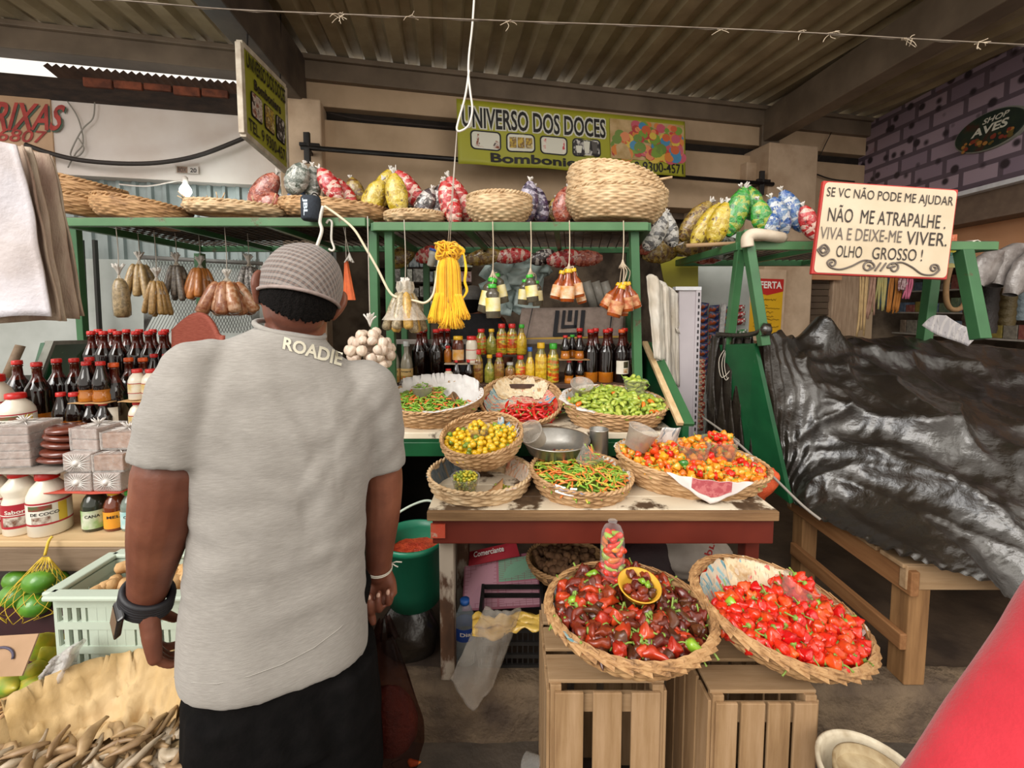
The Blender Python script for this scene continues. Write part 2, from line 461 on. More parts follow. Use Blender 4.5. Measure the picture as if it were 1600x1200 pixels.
# ------------------------------------------------------------------ writing on the walls
m_red = mat('red_paint', 'b3423a', '8d2c28', .7); m_blk = mat('black_ink', '14110f', '201b18', .6)
m_grn = mat('green_shadow_paint', '4a5a4a', rough=.7)
g = MB();
for off, mi, dx, dy in ((.016, 1, 3, 3), (.02, 0, 0, 0)):
 text_quad(g, 'RIXAS', PW(-14 + dx, 204 + dy, off), PW(92 + dx, 204 + dy, off), PW(104 + dx, 164 + dy, off), PW(-2 + dx, 158 + dy, off), mi, .02)
text_quad(g, '6807', PW(-6, 220, .02), PW(68, 224, .02), PW(74, 205, .02), PW(0, 200, .02), 0, .01)
T(g.obj('painted_lettering', [m_red, m_grn]), 'red hand-painted shop lettering on the beige wall at upper left', 'sign')
s = empty('number_plate', PW(293, 266, .02), label='small box number plate fixed on the white wall above the bulb', cat='plate')
g = MB(); a = [PW(275, 259, .02), PW(311, 261, .02), PW(311, 272, .02), PW(275, 270, .02)]
L0 = s.location
g.quad(*[p - L0 for p in (a[3], a[2], a[1], a[0])], th=-.012); g.obj('plate', mat('plate_grey', 'b8aca2', rough=.5), s)
g = MB(); g.quad(*[p - L0 for p in (PW(276, 269.6, .034), PW(293, 270.4, .034), PW(293, 260.6, .034), PW(276, 259.8, .034))]); g.obj('plate_panel', mat('plate_brown', '7a5c48', rough=.5), s)
g = MB(); text_quad(g, 'BOX', *[p - L0 for p in (PW(278, 268.4, .036), PW(291, 269, .036), PW(291, 262.4, .036), PW(278, 261.6, .036))])
text_quad(g, '20', *[p - L0 for p in (PW(297, 269.2, .036), PW(307, 269.8, .036), PW(307, 263, .036), PW(297, 262.4, .036))], bold=.02); g.obj('lettering', m_blk, s)
# hanging bulb
b = empty('light_bulb', PW(290, 297, .28), label='lit white bulb hanging under the white wall on the left', cat='light bulb')
g = MB(); g.lathe([(.001, -.05), (.025, -.045), (.042, -.015), (.04, .01), (.025, .035), (.016, .05)], 16)
me = bpy.data.materials.new('bulb_glow'); me.use_nodes = True
me.node_tree.nodes['Principled BSDF'].inputs['Emission Color'].default_value = (.85, 1, .97, 1); me.node_tree.nodes['Principled BSDF'].inputs['Emission Strength'].default_value = 9
g.obj('bulb', me, b); g = MB(); g.lathe([(.017, .045), (.02, .05), (.02, .1), (.01, .11)], 12); g.obj('socket', m_white, b)
pl = bpy.data.lights.new('bulb_light', 'POINT'); pl.energy = 5; pl.color = (.85, 1, .96); pl.shadow_soft_size = .05
po = bpy.data.objects.new('bulb_light', pl); COL.objects.link(po); po.location = PW(290, 306, .32)
m_cable = mat('dark_cable', '2a201b', rough=.6)
m_wire = mat('grey_wire', '8d857c', rough=.6)
def cable(name, pts, r, m, label, cat='cable', group=None, smooth=6, **kw):
 """cable through points, rounded with Catmull-Rom"""
 p = [V(q) for q in pts]; out = []
 for i in range(len(p) - 1):
  p0, p1, p2, p3 = p[max(i - 1, 0)], p[i], p[i + 1], p[min(i + 2, len(p) - 1)]
  for k in range(smooth):
   t = k / smooth
   out.append(.5 * ((2 * p1) + (p2 - p0) * t + (2 * p0 - 5 * p1 + 4 * p2 - p3) * t * t + (3 * p1 - p0 - 3 * p2 + p3) * t ** 3))
 out.append(p[-1])
 g = MB(); g.tube(out, r, 7); o = g.obj(name, m)
 if label: T(o, label, cat, group)
 return o
def spline(pts, n=6):
 p = [V(q) for q in pts]; out = []
 for i in range(len(p) - 1):
  p0, p1, p2, p3 = p[max(i - 1, 0)], p[i], p[i + 1], p[min(i + 2, len(p) - 1)]
  for k in range(n):
   t = k / n
   out.append(.5 * ((2 * p1) + (p2 - p0) * t + (2 * p0 - 5 * p1 + 4 * p2 - p3) * t * t + (3 * p1 - p0 - 3 * p2 + p3) * t ** 3))
 out.append(p[-1]); return out
cable('drooping_cable', [PW(x, y, .1) for x, y in ((40, 226), (80, 240), (130, 251), (200, 256), (260, 253), (320, 240), (400, 208))], .018, m_cable, 'thick dark cable drooping across the white wall on the left')
cable('bulb_cord', [PW(186, 288, .15), PW(230, 291, .15), PW(275, 283, .2), PW(288, 284, .28), PW(290, 288, .28)], .006, m_white, 'thin white cord leading to the lit bulb', 'cord')
cable('tangled_wire', [PW(x, y, .03) for x, y in ((105, 158), (122, 185), (130, 222), (118, 240), (106, 262))], .005, m_wire, 'thin loose wire looping over the white wall, left strand', 'wire')
cable('tangled_wire', [PW(x, y, .04) for x, y in ((148, 160), (145, 185), (128, 203), (110, 240), (122, 244), (131, 232), (122, 215))], .005, m_wire, 'thin loose wire looping over the white wall, right strand', 'wire')
cable('slot_wire', [PW(x, y, .02) for x, y in ((512, 176), (560, 186), (620, 192), (714, 200))], .008, m_cable, 'dark wires sagging from the slot in the cream wall, left of the banner', 'wire')
cable('slot_wire', [PW(x, y, .05) for x, y in ((1246, 262), (1275, 272), (1300, 280), (1335, 284))], .008, m_cable, 'brown cable hanging beside the right pillar under the roof', 'wire')
cable('slot_wire', [PW(x, y, .05) for x, y in ((1300, 205), (1290, 225), (1283, 240), (1278, 250))], .005, m_cable, 'thin wire slanting down beside the right pillar', 'wire')
# black bar across the wall with its brackets
m_iron = mat('black_iron', '1d1a19', '2c2724', .45, metal=.4)
rb = empty('iron_bar', PW(490, 232, .3), label='long black iron bar mounted across the wall under the banner', cat='bar')
o0 = rb.location
g = MB(); g.tube([PW(470, 230, .3) - o0, PW(1208, 288, .3) - o0], .021, 10); g.obj('bar', m_iron, rb)
for px, py in ((480, 232), (1190, 287)):
 g = MB(); c = PW(px, py, .3) - o0
 g.beam(c + V((0, 0, -.12)), c + V((0, 0, .13)), .05, .03); g.beam(c + WN * .01, c - WN * .2, .03, .03); g.beam(c - WD * .06 + V((0, 0, .03)), c + WD * .1 + V((0, 0, .03)), .03, .03)
 g.obj('bracket', m_iron, rb, bevel=.004)
# ------------------------------------------------------------------ banner
m_olive = mat('banner_green', 'a8a52c', '9c9a2a', .5, scale=2)
m_inkw = mat('banner_white', 'ddd9c8', rough=.5)
def frame_pics(mb, fn, cells, lift):
 pass
ban = empty('shop_banner', PW(890, 215, .36), label='wide yellow-green vinyl banner of the sweets shop above the stalls', cat='banner')
bo = ban.location
def bfn(lift=0.0):
 c = [PW(716, 256, .36 + lift), PW(1072, 276, .36 + lift), PW(1070, 190, .36 + lift), PW(713, 154, .36 + lift)]
 q = quad_fn(*c)
 return lambda u, v: q(u, v) + WN * (.012 * sin(u * 23 + v * 3) * (1 - v)) - bo
g = MB(); f0 = bfn(); g.grid(f0, 60, 12); g.obj('vinyl_sheet', m_olive, ban, solid=.002)
g = MB(); f1 = bfn(.004); f2 = bfn(.008)
for dx, dy in ((-.004, -.02), (.004, -.02), (-.004, .02), (.004, .02)):
 text_fn(g, 'UNIVERSO DOS DOCES', lambda u, v: f1(.02 + .605 * u + dx, .58 + .32 * v + dy - .015 * 0), 0, .03)
g.obj('lettering', m_inkw, ban).location = (0, 0, 0)
g = MB(); text_fn(g, 'UNIVERSO DOS DOCES', lambda u, v: f2(.02 + .605 * u, .58 + .32 * v), 0, .02)
text_fn(g, 'Bomboniere', lambda u, v: f2(.13 + .44 * u, .06 + .15 * v), 0, .03)
text_fn(g, 'TEL. 9 9300-4571', lambda u, v: f2(.655 + .335 * u, .045 + .18 * v), 0, .01)
g.obj('lettering', m_blk, ban)
def rrect(mb, fn, u0, v0, u1, v1, ru, rv, mi):
 pts = []
 for cu, cv, a0 in ((u1 - ru, v0 + rv, -90), (u1 - ru, v1 - rv, 0), (u0 + ru, v1 - rv, 90), (u0 + ru, v0 + rv, 180)):
  for k in range(5):
   a = math.radians(a0 + k * 22.5); pts.append(fn(cu + ru * cos(a), cv + rv * sin(a)))
 mb.add(pts, [tuple(range(len(pts)))], mi, False)
picm = []
for nm, a, b_, c_ in (('choc', '8a4a30', 'e0d2c4', '3a2018'), ('yell', 'c9a83a', '6d4a2a', 'e0cf90'), ('redp', 'c83a40', 'e8dccd', 'e8dccd'), ('cups', '2a2423', '2a2423', 'cfc9c2')):
 t = NT('pic_' + nm); n1 = t.noise(t.coord(), 22, 3)
 picm.append(t.done(t.bsdf(t.ramp(n1, [(.38, a), (.5, b_), (.62, c_)]), .5)))
g = MB(); gp = MB()
for i, (u0, u1) in enumerate(((.05, .175), (.195, .315), (.335, .455), (.475, .6))):
 rrect(g, f1, u0, .24, u1, .545, .018, .07, 0)
 rrect(gp, f2, u0 + .006, .262, u1 - .006, .523, .014, .055, 3 if i == 3 else 4)
 if i == 0:
  for k in range(4): gp.add([bfn(.010)(u0 + .02 + .02 * k, .29), bfn(.010)(u0 + .06 + .02 * k, .28), bfn(.010)(u0 + .075 + .014 * k, .45 - .02 * k), bfn(.010)(u0 + .03 + .014 * k, .49 - .015 * k)], [(0, 1, 2, 3)], 0, False)
 if i == 1:
  for k in range(3): gp.add([bfn(.010)(u0 + .014 + .033 * k, .31), bfn(.010)(u0 + .042 + .033 * k, .31), bfn(.010)(u0 + .042 + .033 * k, .48), bfn(.010)(u0 + .014 + .033 * k, .48)], [(0, 1, 2, 3)], 1, False)
 if i == 2:
  for k in range(5): gp.add([bfn(.010)(u0 + .014 + .02 * k, .29), bfn(.010)(u0 + .028 + .02 * k, .29), bfn(.010)(u0 + .028 + .02 * k, .5), bfn(.010)(u0 + .014 + .02 * k, .5)], [(0, 1, 2, 3)], 2, False)
 if i == 3:
  for k, h in enumerate((.12, .2, .2)): gp.add([bfn(.010)(u0 + .02 + .034 * k, .30), bfn(.010)(u0 + .038 + .034 * k, .30), bfn(.010)(u0 + .043 + .034 * k, .30 + h), bfn(.010)(u0 + .015 + .034 * k, .30 + h)], [(0, 1, 2, 3)], 4 if k < 2 else 5, False)
g.obj('picture_frame', m_blk, ban); gp.obj('picture', picm + [m_inkw, mat('clear_cup_print', '5a5450')], ban)
# photograph of gumdrops on the right of the banner: printed round sweets
g = MB(); f3 = bfn(.010)
g.quad(f2(.645, .25), f2(.995, .25), f2(.995, .93), f2(.645, .93), 0)
rr = random.Random(3); pal = ['c9433a', 'd9823a', 'd9b84a', '7a9a3a', 'b8403f', '4a8ab0', 'c95a6a', '6f8a3c', 'd0643a', 'e08a5a']
cm = [mat('sweet_print_%d' % i, c, rough=.5) for i, c in enumerate(pal)]
for k in range(150):
 u = rr.uniform(.665, .98); v = rr.uniform(.29, .88)
 if u < .74 and v > .68: continue
 r_ = rr.uniform(.014, .03) * (1.3 - v * .6); pts = [bfn(.010 + k * .00003)(u + r_ * cos(a * PI / 5), v + r_ * 3.6 * sin(a * PI / 5)) for a in range(10)]
 g.add(pts, [tuple(range(10))], 1 + rr.randrange(len(cm)), False)
g.obj('printed_photo', [mat('print_bg', 'b0905a', 'c9a97a', rough=.5)] + cm, ban)
# ------------------------------------------------------------------ board sign seen edge-on, left
sg = empty('hanging_sign', (-1.77, 3.15, 2.95), label='yellow-green board sign hanging edge-on from the left rafter', cat='sign')
so = sg.location
sc = [P(383, 209, 2.8), P(450, 268, 3.5), P(446, 136, 3.5), P(377, 67, 2.8)]
q = quad_fn(*sc)
sn = (sc[1] - sc[0]).cross(sc[3] - sc[0]).normalized()
def sfn(l): return lambda u, v: q(u, v) + sn * l - so
g = MB(); f = sfn(0); g.quad(f(0, 0), f(1, 0), f(1, 1), f(0, 1), 0, .03); g.obj('panel', m_olive, sg)
g = MB()
for a, b in (((0, 0), (0, 1)), ((0, 0), (1, 0)), ((1, 0), (1, 1)), ((0, 1), (1, 1))): g.beam(sfn(-.012)(*a), sfn(-.012)(*b), .036, .036, 0, (1, 0, 0))
g.obj('frame', mat('sign_edge', 'd8ccb8', 'b5a48e', .6), sg, bevel=.003)
g = MB(); f = sfn(.008)
text_fn(g, 'UNIVERSO DOS DOCES', lambda u, v: f(.06 + .9 * u, .78 + .17 * v), 0, .02)
text_fn(g, 'Bomboniere', lambda u, v: f(.2 + .62 * u, .60 + .12 * v), 0, .03)
text_fn(g, 'TEL. 9 9300-4571', lambda u, v: f(.06 + .88 * u, .08 + .14 * v), 0, .01)
g.obj('lettering', m_blk, sg)
g = MB(); f4 = sfn(.006); f5 = sfn(.010)
for i, u0 in enumerate((.12, .40, .68)):
 rrect(g, f4, u0, .27, u0 + .24, .56, .03, .05, 0); rrect(g, f5, u0 + .012, .285, u0 + .228, .545, .025, .04, (1, 2, 4)[i])
g.obj('picture', [m_blk] + picm, sg)
g = MB()
for u in (.15, .9): g.tube([f(u, 1) - sn * .02, f(u, 1) + V((0, 0, .5))], .006, 6)
g.obj('hanging_rod', m_iron, sg)
# oval sign on the right wall
ov = empty('oval_sign', (XR - .03, 3.92, 3.10), label='dark oval sign of the poultry shop high on the right wall', cat='sign')
def ofn(l): return lambda a, b: V((-l, -a, b))
g = MB()
for l, s_, mi in ((0, 1.0, 0), (.012, .94, 1)):
 pts = [ofn(l)(.30 * s_ * cos(k * PI / 20), .165 * s_ * sin(k * PI / 20)) for k in range(40)]
 back = [V((.03, p.y, p.z)) for p in pts]
 g.add(pts + back, [tuple(range(40))] + [(k, (k + 1) % 40, 40 + (k + 1) % 40, 40 + k) for k in range(40)], mi, False)
t = NT('oval_print'); c = t.ramp(t.noise(t.coord(), 9, 3), [(.4, '24302a'), (.55, '2c3a2c'), (.7, '4a2a22')]); m_ov = t.done(t.bsdf(c, .4))
g.obj('board', [mat('oval_rim', '8d8d80', rough=.4), m_ov], ov)
g = MB(); f = ofn(.016)
text_fn(g, 'AVES', lambda u, v: f(-.14 + .29 * u + .02 * v, -.02 + .07 * v), 0, .03); text_fn(g, 'SHOP', lambda u, v: f(-.05 + .2 * u + .02 * v, .065 + .045 * v), 0, .02)
g.obj('lettering', m_inkw, ov)
g = MB(); rr = random.Random(5)
for k in range(26):
 u, v = rr.uniform(-.2, .2), rr.uniform(-.12, -.05); r_ = rr.uniform(.014, .028)
 g.add([f(u + r_ * cos(a * PI / 4), v + r_ * .8 * sin(a * PI / 4)) - V((k * .0001, 0, 0)) for a in range(8)], [tuple(range(8))], k % 3, False)
g.obj('printed_food', [mat('food_a', '8a3a28'), mat('food_b', 'b07a3a'), mat('food_c', '6d5a2a')], ov)
# wire strand across the alley
g = MB(); base = [P(x, y, 2.0) for x, y in ((-60, -14), (180, 0), (350, 14), (530, 22), (800, 33), (1060, 42), (1280, 52), (1450, 62), (1680, 74))]
sp = spline(base, 10); g.tube(sp, .0028, 5)
g.tube([p + V((0, .004, .004 * sin(i * 1.3))) for i, p in enumerate(sp)], .0018, 5); wr = g.obj('wire_strand', mat('rusty_wire', '8d8072', '6a5d50', .7));
T(wr, 'old twisted wire strung across the top of the view with scraps of twine', 'wire')
m_twine = mat('pale_twine', 'c9b9a2', 'b3a189', .9)
for x, y, n_ in ((530, 22, 9), (640, 26, 4), (800, 33, 4), (1130, 46, 4), (1250, 50, 4), (1295, 52, 6), (1418, 60, 9), (1530, 66, 9)):
 g = MB(); rr = random.Random(x); c = P(x, y, 2.0)
 for k in range(n_):
  a = rr.uniform(0, 6.28); L = rr.uniform(.02, .06)
  g.tube(spline([c + V((rr.uniform(-.03, .03), 0, 0)), c + V((cos(a) * L * .5, rr.uniform(-.01, .01), sin(a) * L * .3 - .005)), c + V((cos(a) * L, rr.uniform(-.01, .01), sin(a) * L * .6 - .012))], 3), .0016, 4)
 g.obj('twine_scrap', m_twine, wr)
# ================================================================== TABLE, COUNTERS, SHELVES, BENCH, CRATES
def paint_mat(name, paint, paint2, under, under2, thr=.56, rough=.6, scale=7, stretch=(1, 1, 1), soft=.03):
 """old paint flaking off wood or metal"""
 if name in _M: return _M[name]
 t = NT(name); co = t.coord(stretch)
 base = t.ramp(t.noise(co, scale * 2, 4), [(.35, under), (.65, under2)])
 pc = t.ramp(t.noise(co, scale * .6, 3), [(.35, paint), (.65, paint2)])
 msk = t.ramp(t.noise(co, scale, 8, .62), [(thr - soft, 'ffffff'), (thr + soft, '000000')])
 c = t.mixc(msk, base, pc)
 b = t.bsdf(c, rough, 0, .4, msk, .25, .004)
 _M[name] = t.done(b); return _M[name]
m_green = paint_mat('green_enamel', '3c6a42', '355e3b', '6d7355', '55462f', .66, .4, 9)
m_greenl = paint_mat('lit_green_enamel', '567f55', '4b724b', '8a8a6a', '5c5038', .64, .45, 8)  # green enamel paled for the front rails, their brightness put into the colour
m_greend = paint_mat('dark_green_enamel', '1b5230', '18462a', '9fb09a', '6a7f68', .72, .3, 14)
m_whitep = paint_mat('peeling_white', 'ded2bd', 'cdbfa6', '6d5640', '453425', .53, .6, 6)
m_legp = paint_mat('peeling_leg', 'b5a898', '9a8b7a', '6a4a35', '4a3324', .50, .7, 7, (1, 1, .4))
m_redwood = paint_mat('oxide_red_paint', '67261a', '5a2016', '8a6a50', '4a2a1c', .74, .45, 9)
m_pale = wood('pale_wood', 'b09270', '9c7e5c', '7d6044', 'X')
m_palez = wood('pale_wood_upright', 'b29270', '9c7c58', '7c5c3e', 'Z')
m_paley = wood('pale_wood_depth', 'b8966c', 'a88560', '90704c', 'Y')
m_bench = wood('bench_wood', '9c7048', '875c38', '6d482b', 'Y')
m_benchz = wood('bench_wood_upright', '9c754c', '84603c', '6a4a2e', 'Z')
m_mesh = mat('rusty_mesh', '3a3028', '574535', .7, scale=20)
# ---- pepper table in front
TF = 1.5
zt = P(900, 789, TF).z; tx0 = P(671, 789, TF).x; tx1 = P(1205, 789, TF).x
tb = empty('market_table', ((tx0 + tx1) / 2, 1.72, .19), label='low market table with peeling white top and dark red front rail holding four baskets', cat='table')
tw = (tx1 - tx0); th = zt - .19
g = MB()
for k in range(4): g.box((0, -.2 + .108 * k, th - .016), (tw, .105, .03), 0)
g.obj('tabletop', m_whitep, tb, bevel=.003)
g = MB(); g.box((0, -.262, th - .018), (tw, .016, .034)); g.obj('edge_strip', wood('edge_wood', '9a7a56', '7d5f40', '5e442c'), tb, bevel=.003)
z1, z2 = P(900, 806, TF).z - .19, P(900, 843, TF).z - .19
g = MB(); g.box((0.005, -.235, (z1 + z2) / 2), (tw - .02, .03, z1 - z2)); g.obj('apron', m_redwood, tb, bevel=.004)
g = MB(); g.box((0.005, .2, (z1 + z2) / 2), (tw - .02, .03, z1 - z2)); g.obj('apron', m_redwood, tb, bevel=.004)
for px, yy in ((698, -.19), (1180, -.16), (705, .17), (1172, .17)):
 x = P(px, 950, TF).x - tb.location.x
 g = MB(); g.box((x, yy, z2 / 2 + .02), (.052, .055, z2 + .04)); g.obj('leg', m_legp if px < 900 else m_redwood, tb, bevel=.004)
g = MB(); g.box((tx0 - tb.location.x + .035, -.252, (z1 + z2) / 2 + .006), (.05, .01, .05)); g.obj('torn_sticker', paint_mat('torn_sticker', 'c9b8a0', 'b5a38c', 'c2442c', 'b8543c', .52, .6, 14), tb)
# ---- middle counter: front board, tops and steps
cy0 = 1.95
cz = P(800, 676, cy0).z; cz2 = P(800, 712, cy0).z; cx0 = P(548, 690, cy0).x; cx1 = P(1058, 690, cy0).x
ct = empty('market_counter', ((cx0 + cx1) / 2, 2.3, .19), label='green stepped counter of the middle stall carrying three baskets and rows of bottles', cat='counter')
X0 = cx0 - ct.location.x; X1 = cx1 - ct.location.x; CX = ct.location
def cbx(mb, x0, x1, y0, y1, z0, z1, mi=0): mb.box(((x0 + x1) / 2, (y0 + y1) / 2 - CX.y, (z0 + z1) / 2 - CX.z), (x1 - x0, y1 - y0, z1 - z0), mi)
g = MB(); cbx(g, X0, X1, cy0, cy0 + .46, cz - .03, cz); g.obj('worktop', m_whitep, ct, bevel=.004)
zm = P(800, 690, cy0).z
g = MB(); cbx(g, X0, X1, cy0 + .005, cy0 + .03, zm, cz - .012); g.obj('fascia', m_greend, ct, bevel=.003)
g = MB(); cbx(g, X0, X1, cy0 - .012, cy0 + .02, cz2, zm); g.obj('fascia', m_greend, ct, bevel=.003)
zs = P(800, 597, 2.45).z; STEP_Z = zs
g = MB(); cbx(g, X0, X1, 2.38, 2.85, zs - .025, zs); g.obj('step_shelf', mat('step_board', '5a4030', '40291e', .6), ct, bevel=.003)
g = MB(); cbx(g, X0, X1, 2.40, 2.42, cz, zs - .025); g.obj('riser', m_greend, ct)
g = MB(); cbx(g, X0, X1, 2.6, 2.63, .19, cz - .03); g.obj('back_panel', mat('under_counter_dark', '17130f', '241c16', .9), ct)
for xx in (X0, X1 - .03):
 g = MB(); cbx(g, xx, xx + .03, cy0 + .03, 2.85, .19, cz - .03); g.obj('side_panel', m_greend, ct, bevel=.003)
# sloping side boards, right one with its pale front edge
def sideboard(par, px_a, px_b, name='side_board', mirror=1):
 a0, a1 = P(px_a[0], px_a[1], 2.75), P(px_b[0], px_b[1], 1.97)
 c = par.location; x = (a0.x + a1.x) / 2 - c.x
 za, zb = a0.z - c.z, a1.z - c.z
 y0, y1 = 2.85 - c.y, 1.95 - c.y
 g = MB(); w = .03
 vs = [(x - w / 2, y1, zb), (x - w / 2, y1, cz2 - c.z), (x - w / 2, y0, cz2 - c.z), (x - w / 2, y0, za), (x - w / 2, y0 - .35, za)]
 vs += [(q[0] + w, q[1], q[2]) for q in vs]
 g.add(vs, [(0, 1, 2, 3, 4), (9, 8, 7, 6, 5), (0, 5, 6, 1), (1, 6, 7, 2), (2, 7, 8, 3), (3, 8, 9, 4), (4, 9, 5, 0)], 0, False)
 o = g.obj(name, m_greend, par, bevel=.003)
 g = MB(); g.beam((x, y0 - .35, za + .006), (x, y1 - .004, zb + .006), .075, .02); g.obj('edge_board', m_green, par, bevel=.003)
 g = MB(); g.beam((x - .03 * mirror, y0 - .36, za + .012), (x - .03 * mirror, y1 - .012, zb + .012), .03, .02); g.obj('edge_strip', wood('edge_pale', 'd5bd96', 'c4a77c', 'a88a60', 'Y'), par, bevel=.002)
sideboard(ct, (1012, 533), (1046, 664))
sideboard(ct, (598, 533), (575, 664), mirror=-1)
# ---- steel shelf over the middle stall
def shelf(name, px0, px1, py, Yf, Yb, posts, label, matf, slat=.05, xb0=None, xb1=None, braces=3):
 z = P((px0 + px1) / 2, py, Yf).z; x0 = P(px0, py, Yf).x; x1 = P(px1, py, Yf).x
 r_ = empty(name, ((x0 + x1) / 2, Yf, .19), label=label, cat='shelf'); c = r_.location
 xb0 = x0 if xb0 is None else xb0; xb1 = x1 if xb1 is None else xb1
 loc = lambda x, y, zz_: V((x, y, zz_)) - c
 ring = [(x0, Yf), (x1, Yf), (xb1, Yb), (xb0, Yb)]
 zc = z - .02
 g = MB()
 for i in range(4):
  a, b = ring[i], ring[(i + 1) % 4]; g2 = MB(); g2.beam(loc(a[0], a[1], zc), loc(b[0], b[1], zc), .032, .04); g2.obj('rail', matf if i else m_greenl, r_, bevel=.003)
 for k in range(1, braces):
  t = k / braces; g2 = MB(); g2.beam(loc(x0 * (1 - t) + x1 * t, Yf, zc - .004), loc(xb0 * (1 - t) + xb1 * t, Yb, zc - .004), .025, .028); g2.obj('crossbar', matf, r_)
 n_ = int((x1 - x0) / slat)
 for k in range(n_ + 1):
  t = k / n_; g.beam(loc(x0 * (1 - t) + x1 * t, Yf, zc + .018), loc(xb0 * (1 - t) + xb1 * t, Yb, zc + .018), .005, .005)
 n_ = int((Yb - Yf) / slat)
 for k in range(n_ + 1):
  t = k / n_; y = Yf + (Yb - Yf) * t; g.beam(loc(x0 * (1 - t) + xb0 * t, y, zc + .022), loc(x1 * (1 - t) + xb1 * t, y, zc + .022), .005, .005)
 g.obj('wire_mesh', m_mesh, r_)
 for a, b, w in posts:
  g2 = MB(); g2.beam(V(a) - c, V(b) - c, w, w, 0, (0, 1, 0)); g2.obj('post', matf, r_, bevel=.003)
 return r_, z
SF = 2.15
zsh = P(800, 348, SF).z
def pp(px, py, Y, bpx, bpy, bY): return (P(px, py, Y), P(bpx, bpy, bY))
posts = [(P(608, 352, 2.2), V((P(608, 352, 2.2).x + .0, 2.2, STEP_Z - .05)), .04), (V((P(607, 352, 2.2).x + .03, 3.0, zsh - .03)), V((P(607, 352, 2.2).x + .03, 3.0, .19)), .04),
         (P(990, 352, 2.2), V((P(1000, 535, 2.2).x, 2.2, cz)), .042), (V((.80, 3.0, zsh - .03)), V((.82, 3.0, .19)), .04)]
sh_c, zsh = shelf('steel_shelf', 584, 1012, 348, SF, 3.0, posts, 'green steel mesh shelf above the middle stall with a bowl basket and candy bags', m_green, xb1=.82, xb0=-.66)
lp = [(P(584, 352, 2.2), V((P(582, 352, 2.2).x, 2.2, .19)), .04), (P(118, 352, 2.6), V((P(118, 352, 2.6).x, 2.6, .19)), .04), (V((-2.2, 3.1, zsh - .03)), V((-2.2, 3.1, .19)), .05), (V((-.74, 3.0, zsh - .03)), V((-.74, 3.0, .19)), .04)]
sh_l, zsl = shelf('steel_shelf', 96, 572, 341, SF, 3.1, lp, 'green steel mesh shelf above the left stall with shallow baskets on it', m_green)
rp = [(P(1160, 362, 2.15), P(1136, 560, 2.3), .04), (P(1166, 360, 2.12), P(1194, 540, 2.05), .042), (P(1505, 392, 2.15), P(1532, 530, 2.05), .055), (P(1462, 392, 2.6), P(1440, 560, 2.6), .055)]
sh_r, zsr = shelf('steel_shelf', 1156, 1556, 378, 2.15, 2.95, rp, 'green steel mesh shelf of the covered stall on the right behind the painted board', m_green, slat=.045)
MB().box((0.03, .42, zsl - .19 + .012), (1.36, .62, .008)).obj('shelf_board', mat('dark_plywood', '3a2f24', '241c15', .8, scale=6), sh_l)  # dark board added so the shelf's underside shows dark
# ---- wooden bench under the tarpaulin
bz = P(1425, 892, 1.47).z; bx = P(1428, 892, 1.47).x
be = empty('wooden_bench', (bx, 1.47, .19), label='rough wooden bench half covered by the black tarpaulin at right', cat='bench'); c = be.location
H = bz - c.z
def bb(a, b, w, h, name, m):
 g = MB(); g.beam(a, b, w, h); g.obj(name, m, be, bevel=.004)
bb((0, -.01, H - .045), (0, .68, H - .045), .03, .09, 'side_rail', m_bench)
bb((-.02, 0.02, H - .03), (1.9, 0.02, H - .03), .03, .09, 'front_rail', m_pale)
bb((-.02, .66, H - .03), (1.9, .66, H - .03), .03, .09, 'back_rail', m_pale)
for x, y in ((.04, .05), (.04, .62), (1.8, .05), (1.8, .62)): bb((x, y, 0), (x, y, H - .01), .075, .075, 'leg', m_benchz)
a = P(1208, 862, 2.1) - c; b = P(1418, 1004, 1.48) - c
bb((-.01, b.y, b.z), (-.01, a.y, b.z), .025, .06, 'brace', m_bench)
for k in range(6): bb((-.03, .06 + .115 * k, H + .01), (1.9, .06 + .115 * k, H + .01), .1, .018, 'board', m_pale)
# ---- upright wooden crates by the kerb
def crate(name, x0, x1, y0, y1, h, label, nf=4, gap=.006):
 r_ = empty(name, ((x0 + x1) / 2, (y0 + y1) / 2, 0), label=label, cat='crate', group='wooden crates standing on the road'); w, d = x1 - x0, y1 - y0
 rr = random.Random(int(x0 * 100))
 def sl(c, s, m): MB().box(c, s).obj('slat', m, r_, bevel=.002)
 for sx in (-1, 1):
  for sy in (-1, 1): MB().box((sx * (w / 2 - .016), sy * (d / 2 - .016), h / 2), (.03, .03, h - .012)).obj('corner_post', m_palez, r_, bevel=.002)
 n_ = nf; sw = w / n_
 for k in range(n_):
  ww = sw - gap - rr.random() * .006
  for sy in (-1, 1): sl((-w / 2 + sw * (k + .5), sy * (d / 2 + .004), h / 2 - .01), (ww, .009, h - .02), m_palez)
 n_ = 4; sw = d / n_
 for k in range(n_):
  ww = sw - .006 - rr.random() * .006
  for sx in (-1, 1): sl((sx * (w / 2 + .004), -d / 2 + sw * (k + .5), h / 2 - .012), (.009, ww, h - .024), m_palez)
 n_ = 3; sw = d / n_
 for k in range(n_): sl((0, -d / 2 + sw * (k + .5), h - .004), (w + .006, sw - .02, .01), m_pale)
 for z in (.06, h - .06):
  MB().box((0, -d / 2 + .012, z), (w - .06, .012, .05)).obj('cleat', m_pale, r_)
 return r_
cr1 = crate('wooden_crate', .100, .402, 1.08, 1.40, .565, 'slatted wooden crate standing upright under the basket of dark peppers', 3, .022)
cr2 = crate('wooden_crate', .525, .80, 1.07, 1.38, .545, 'slatted wooden crate standing upright under the tilted basket of bright red peppers')
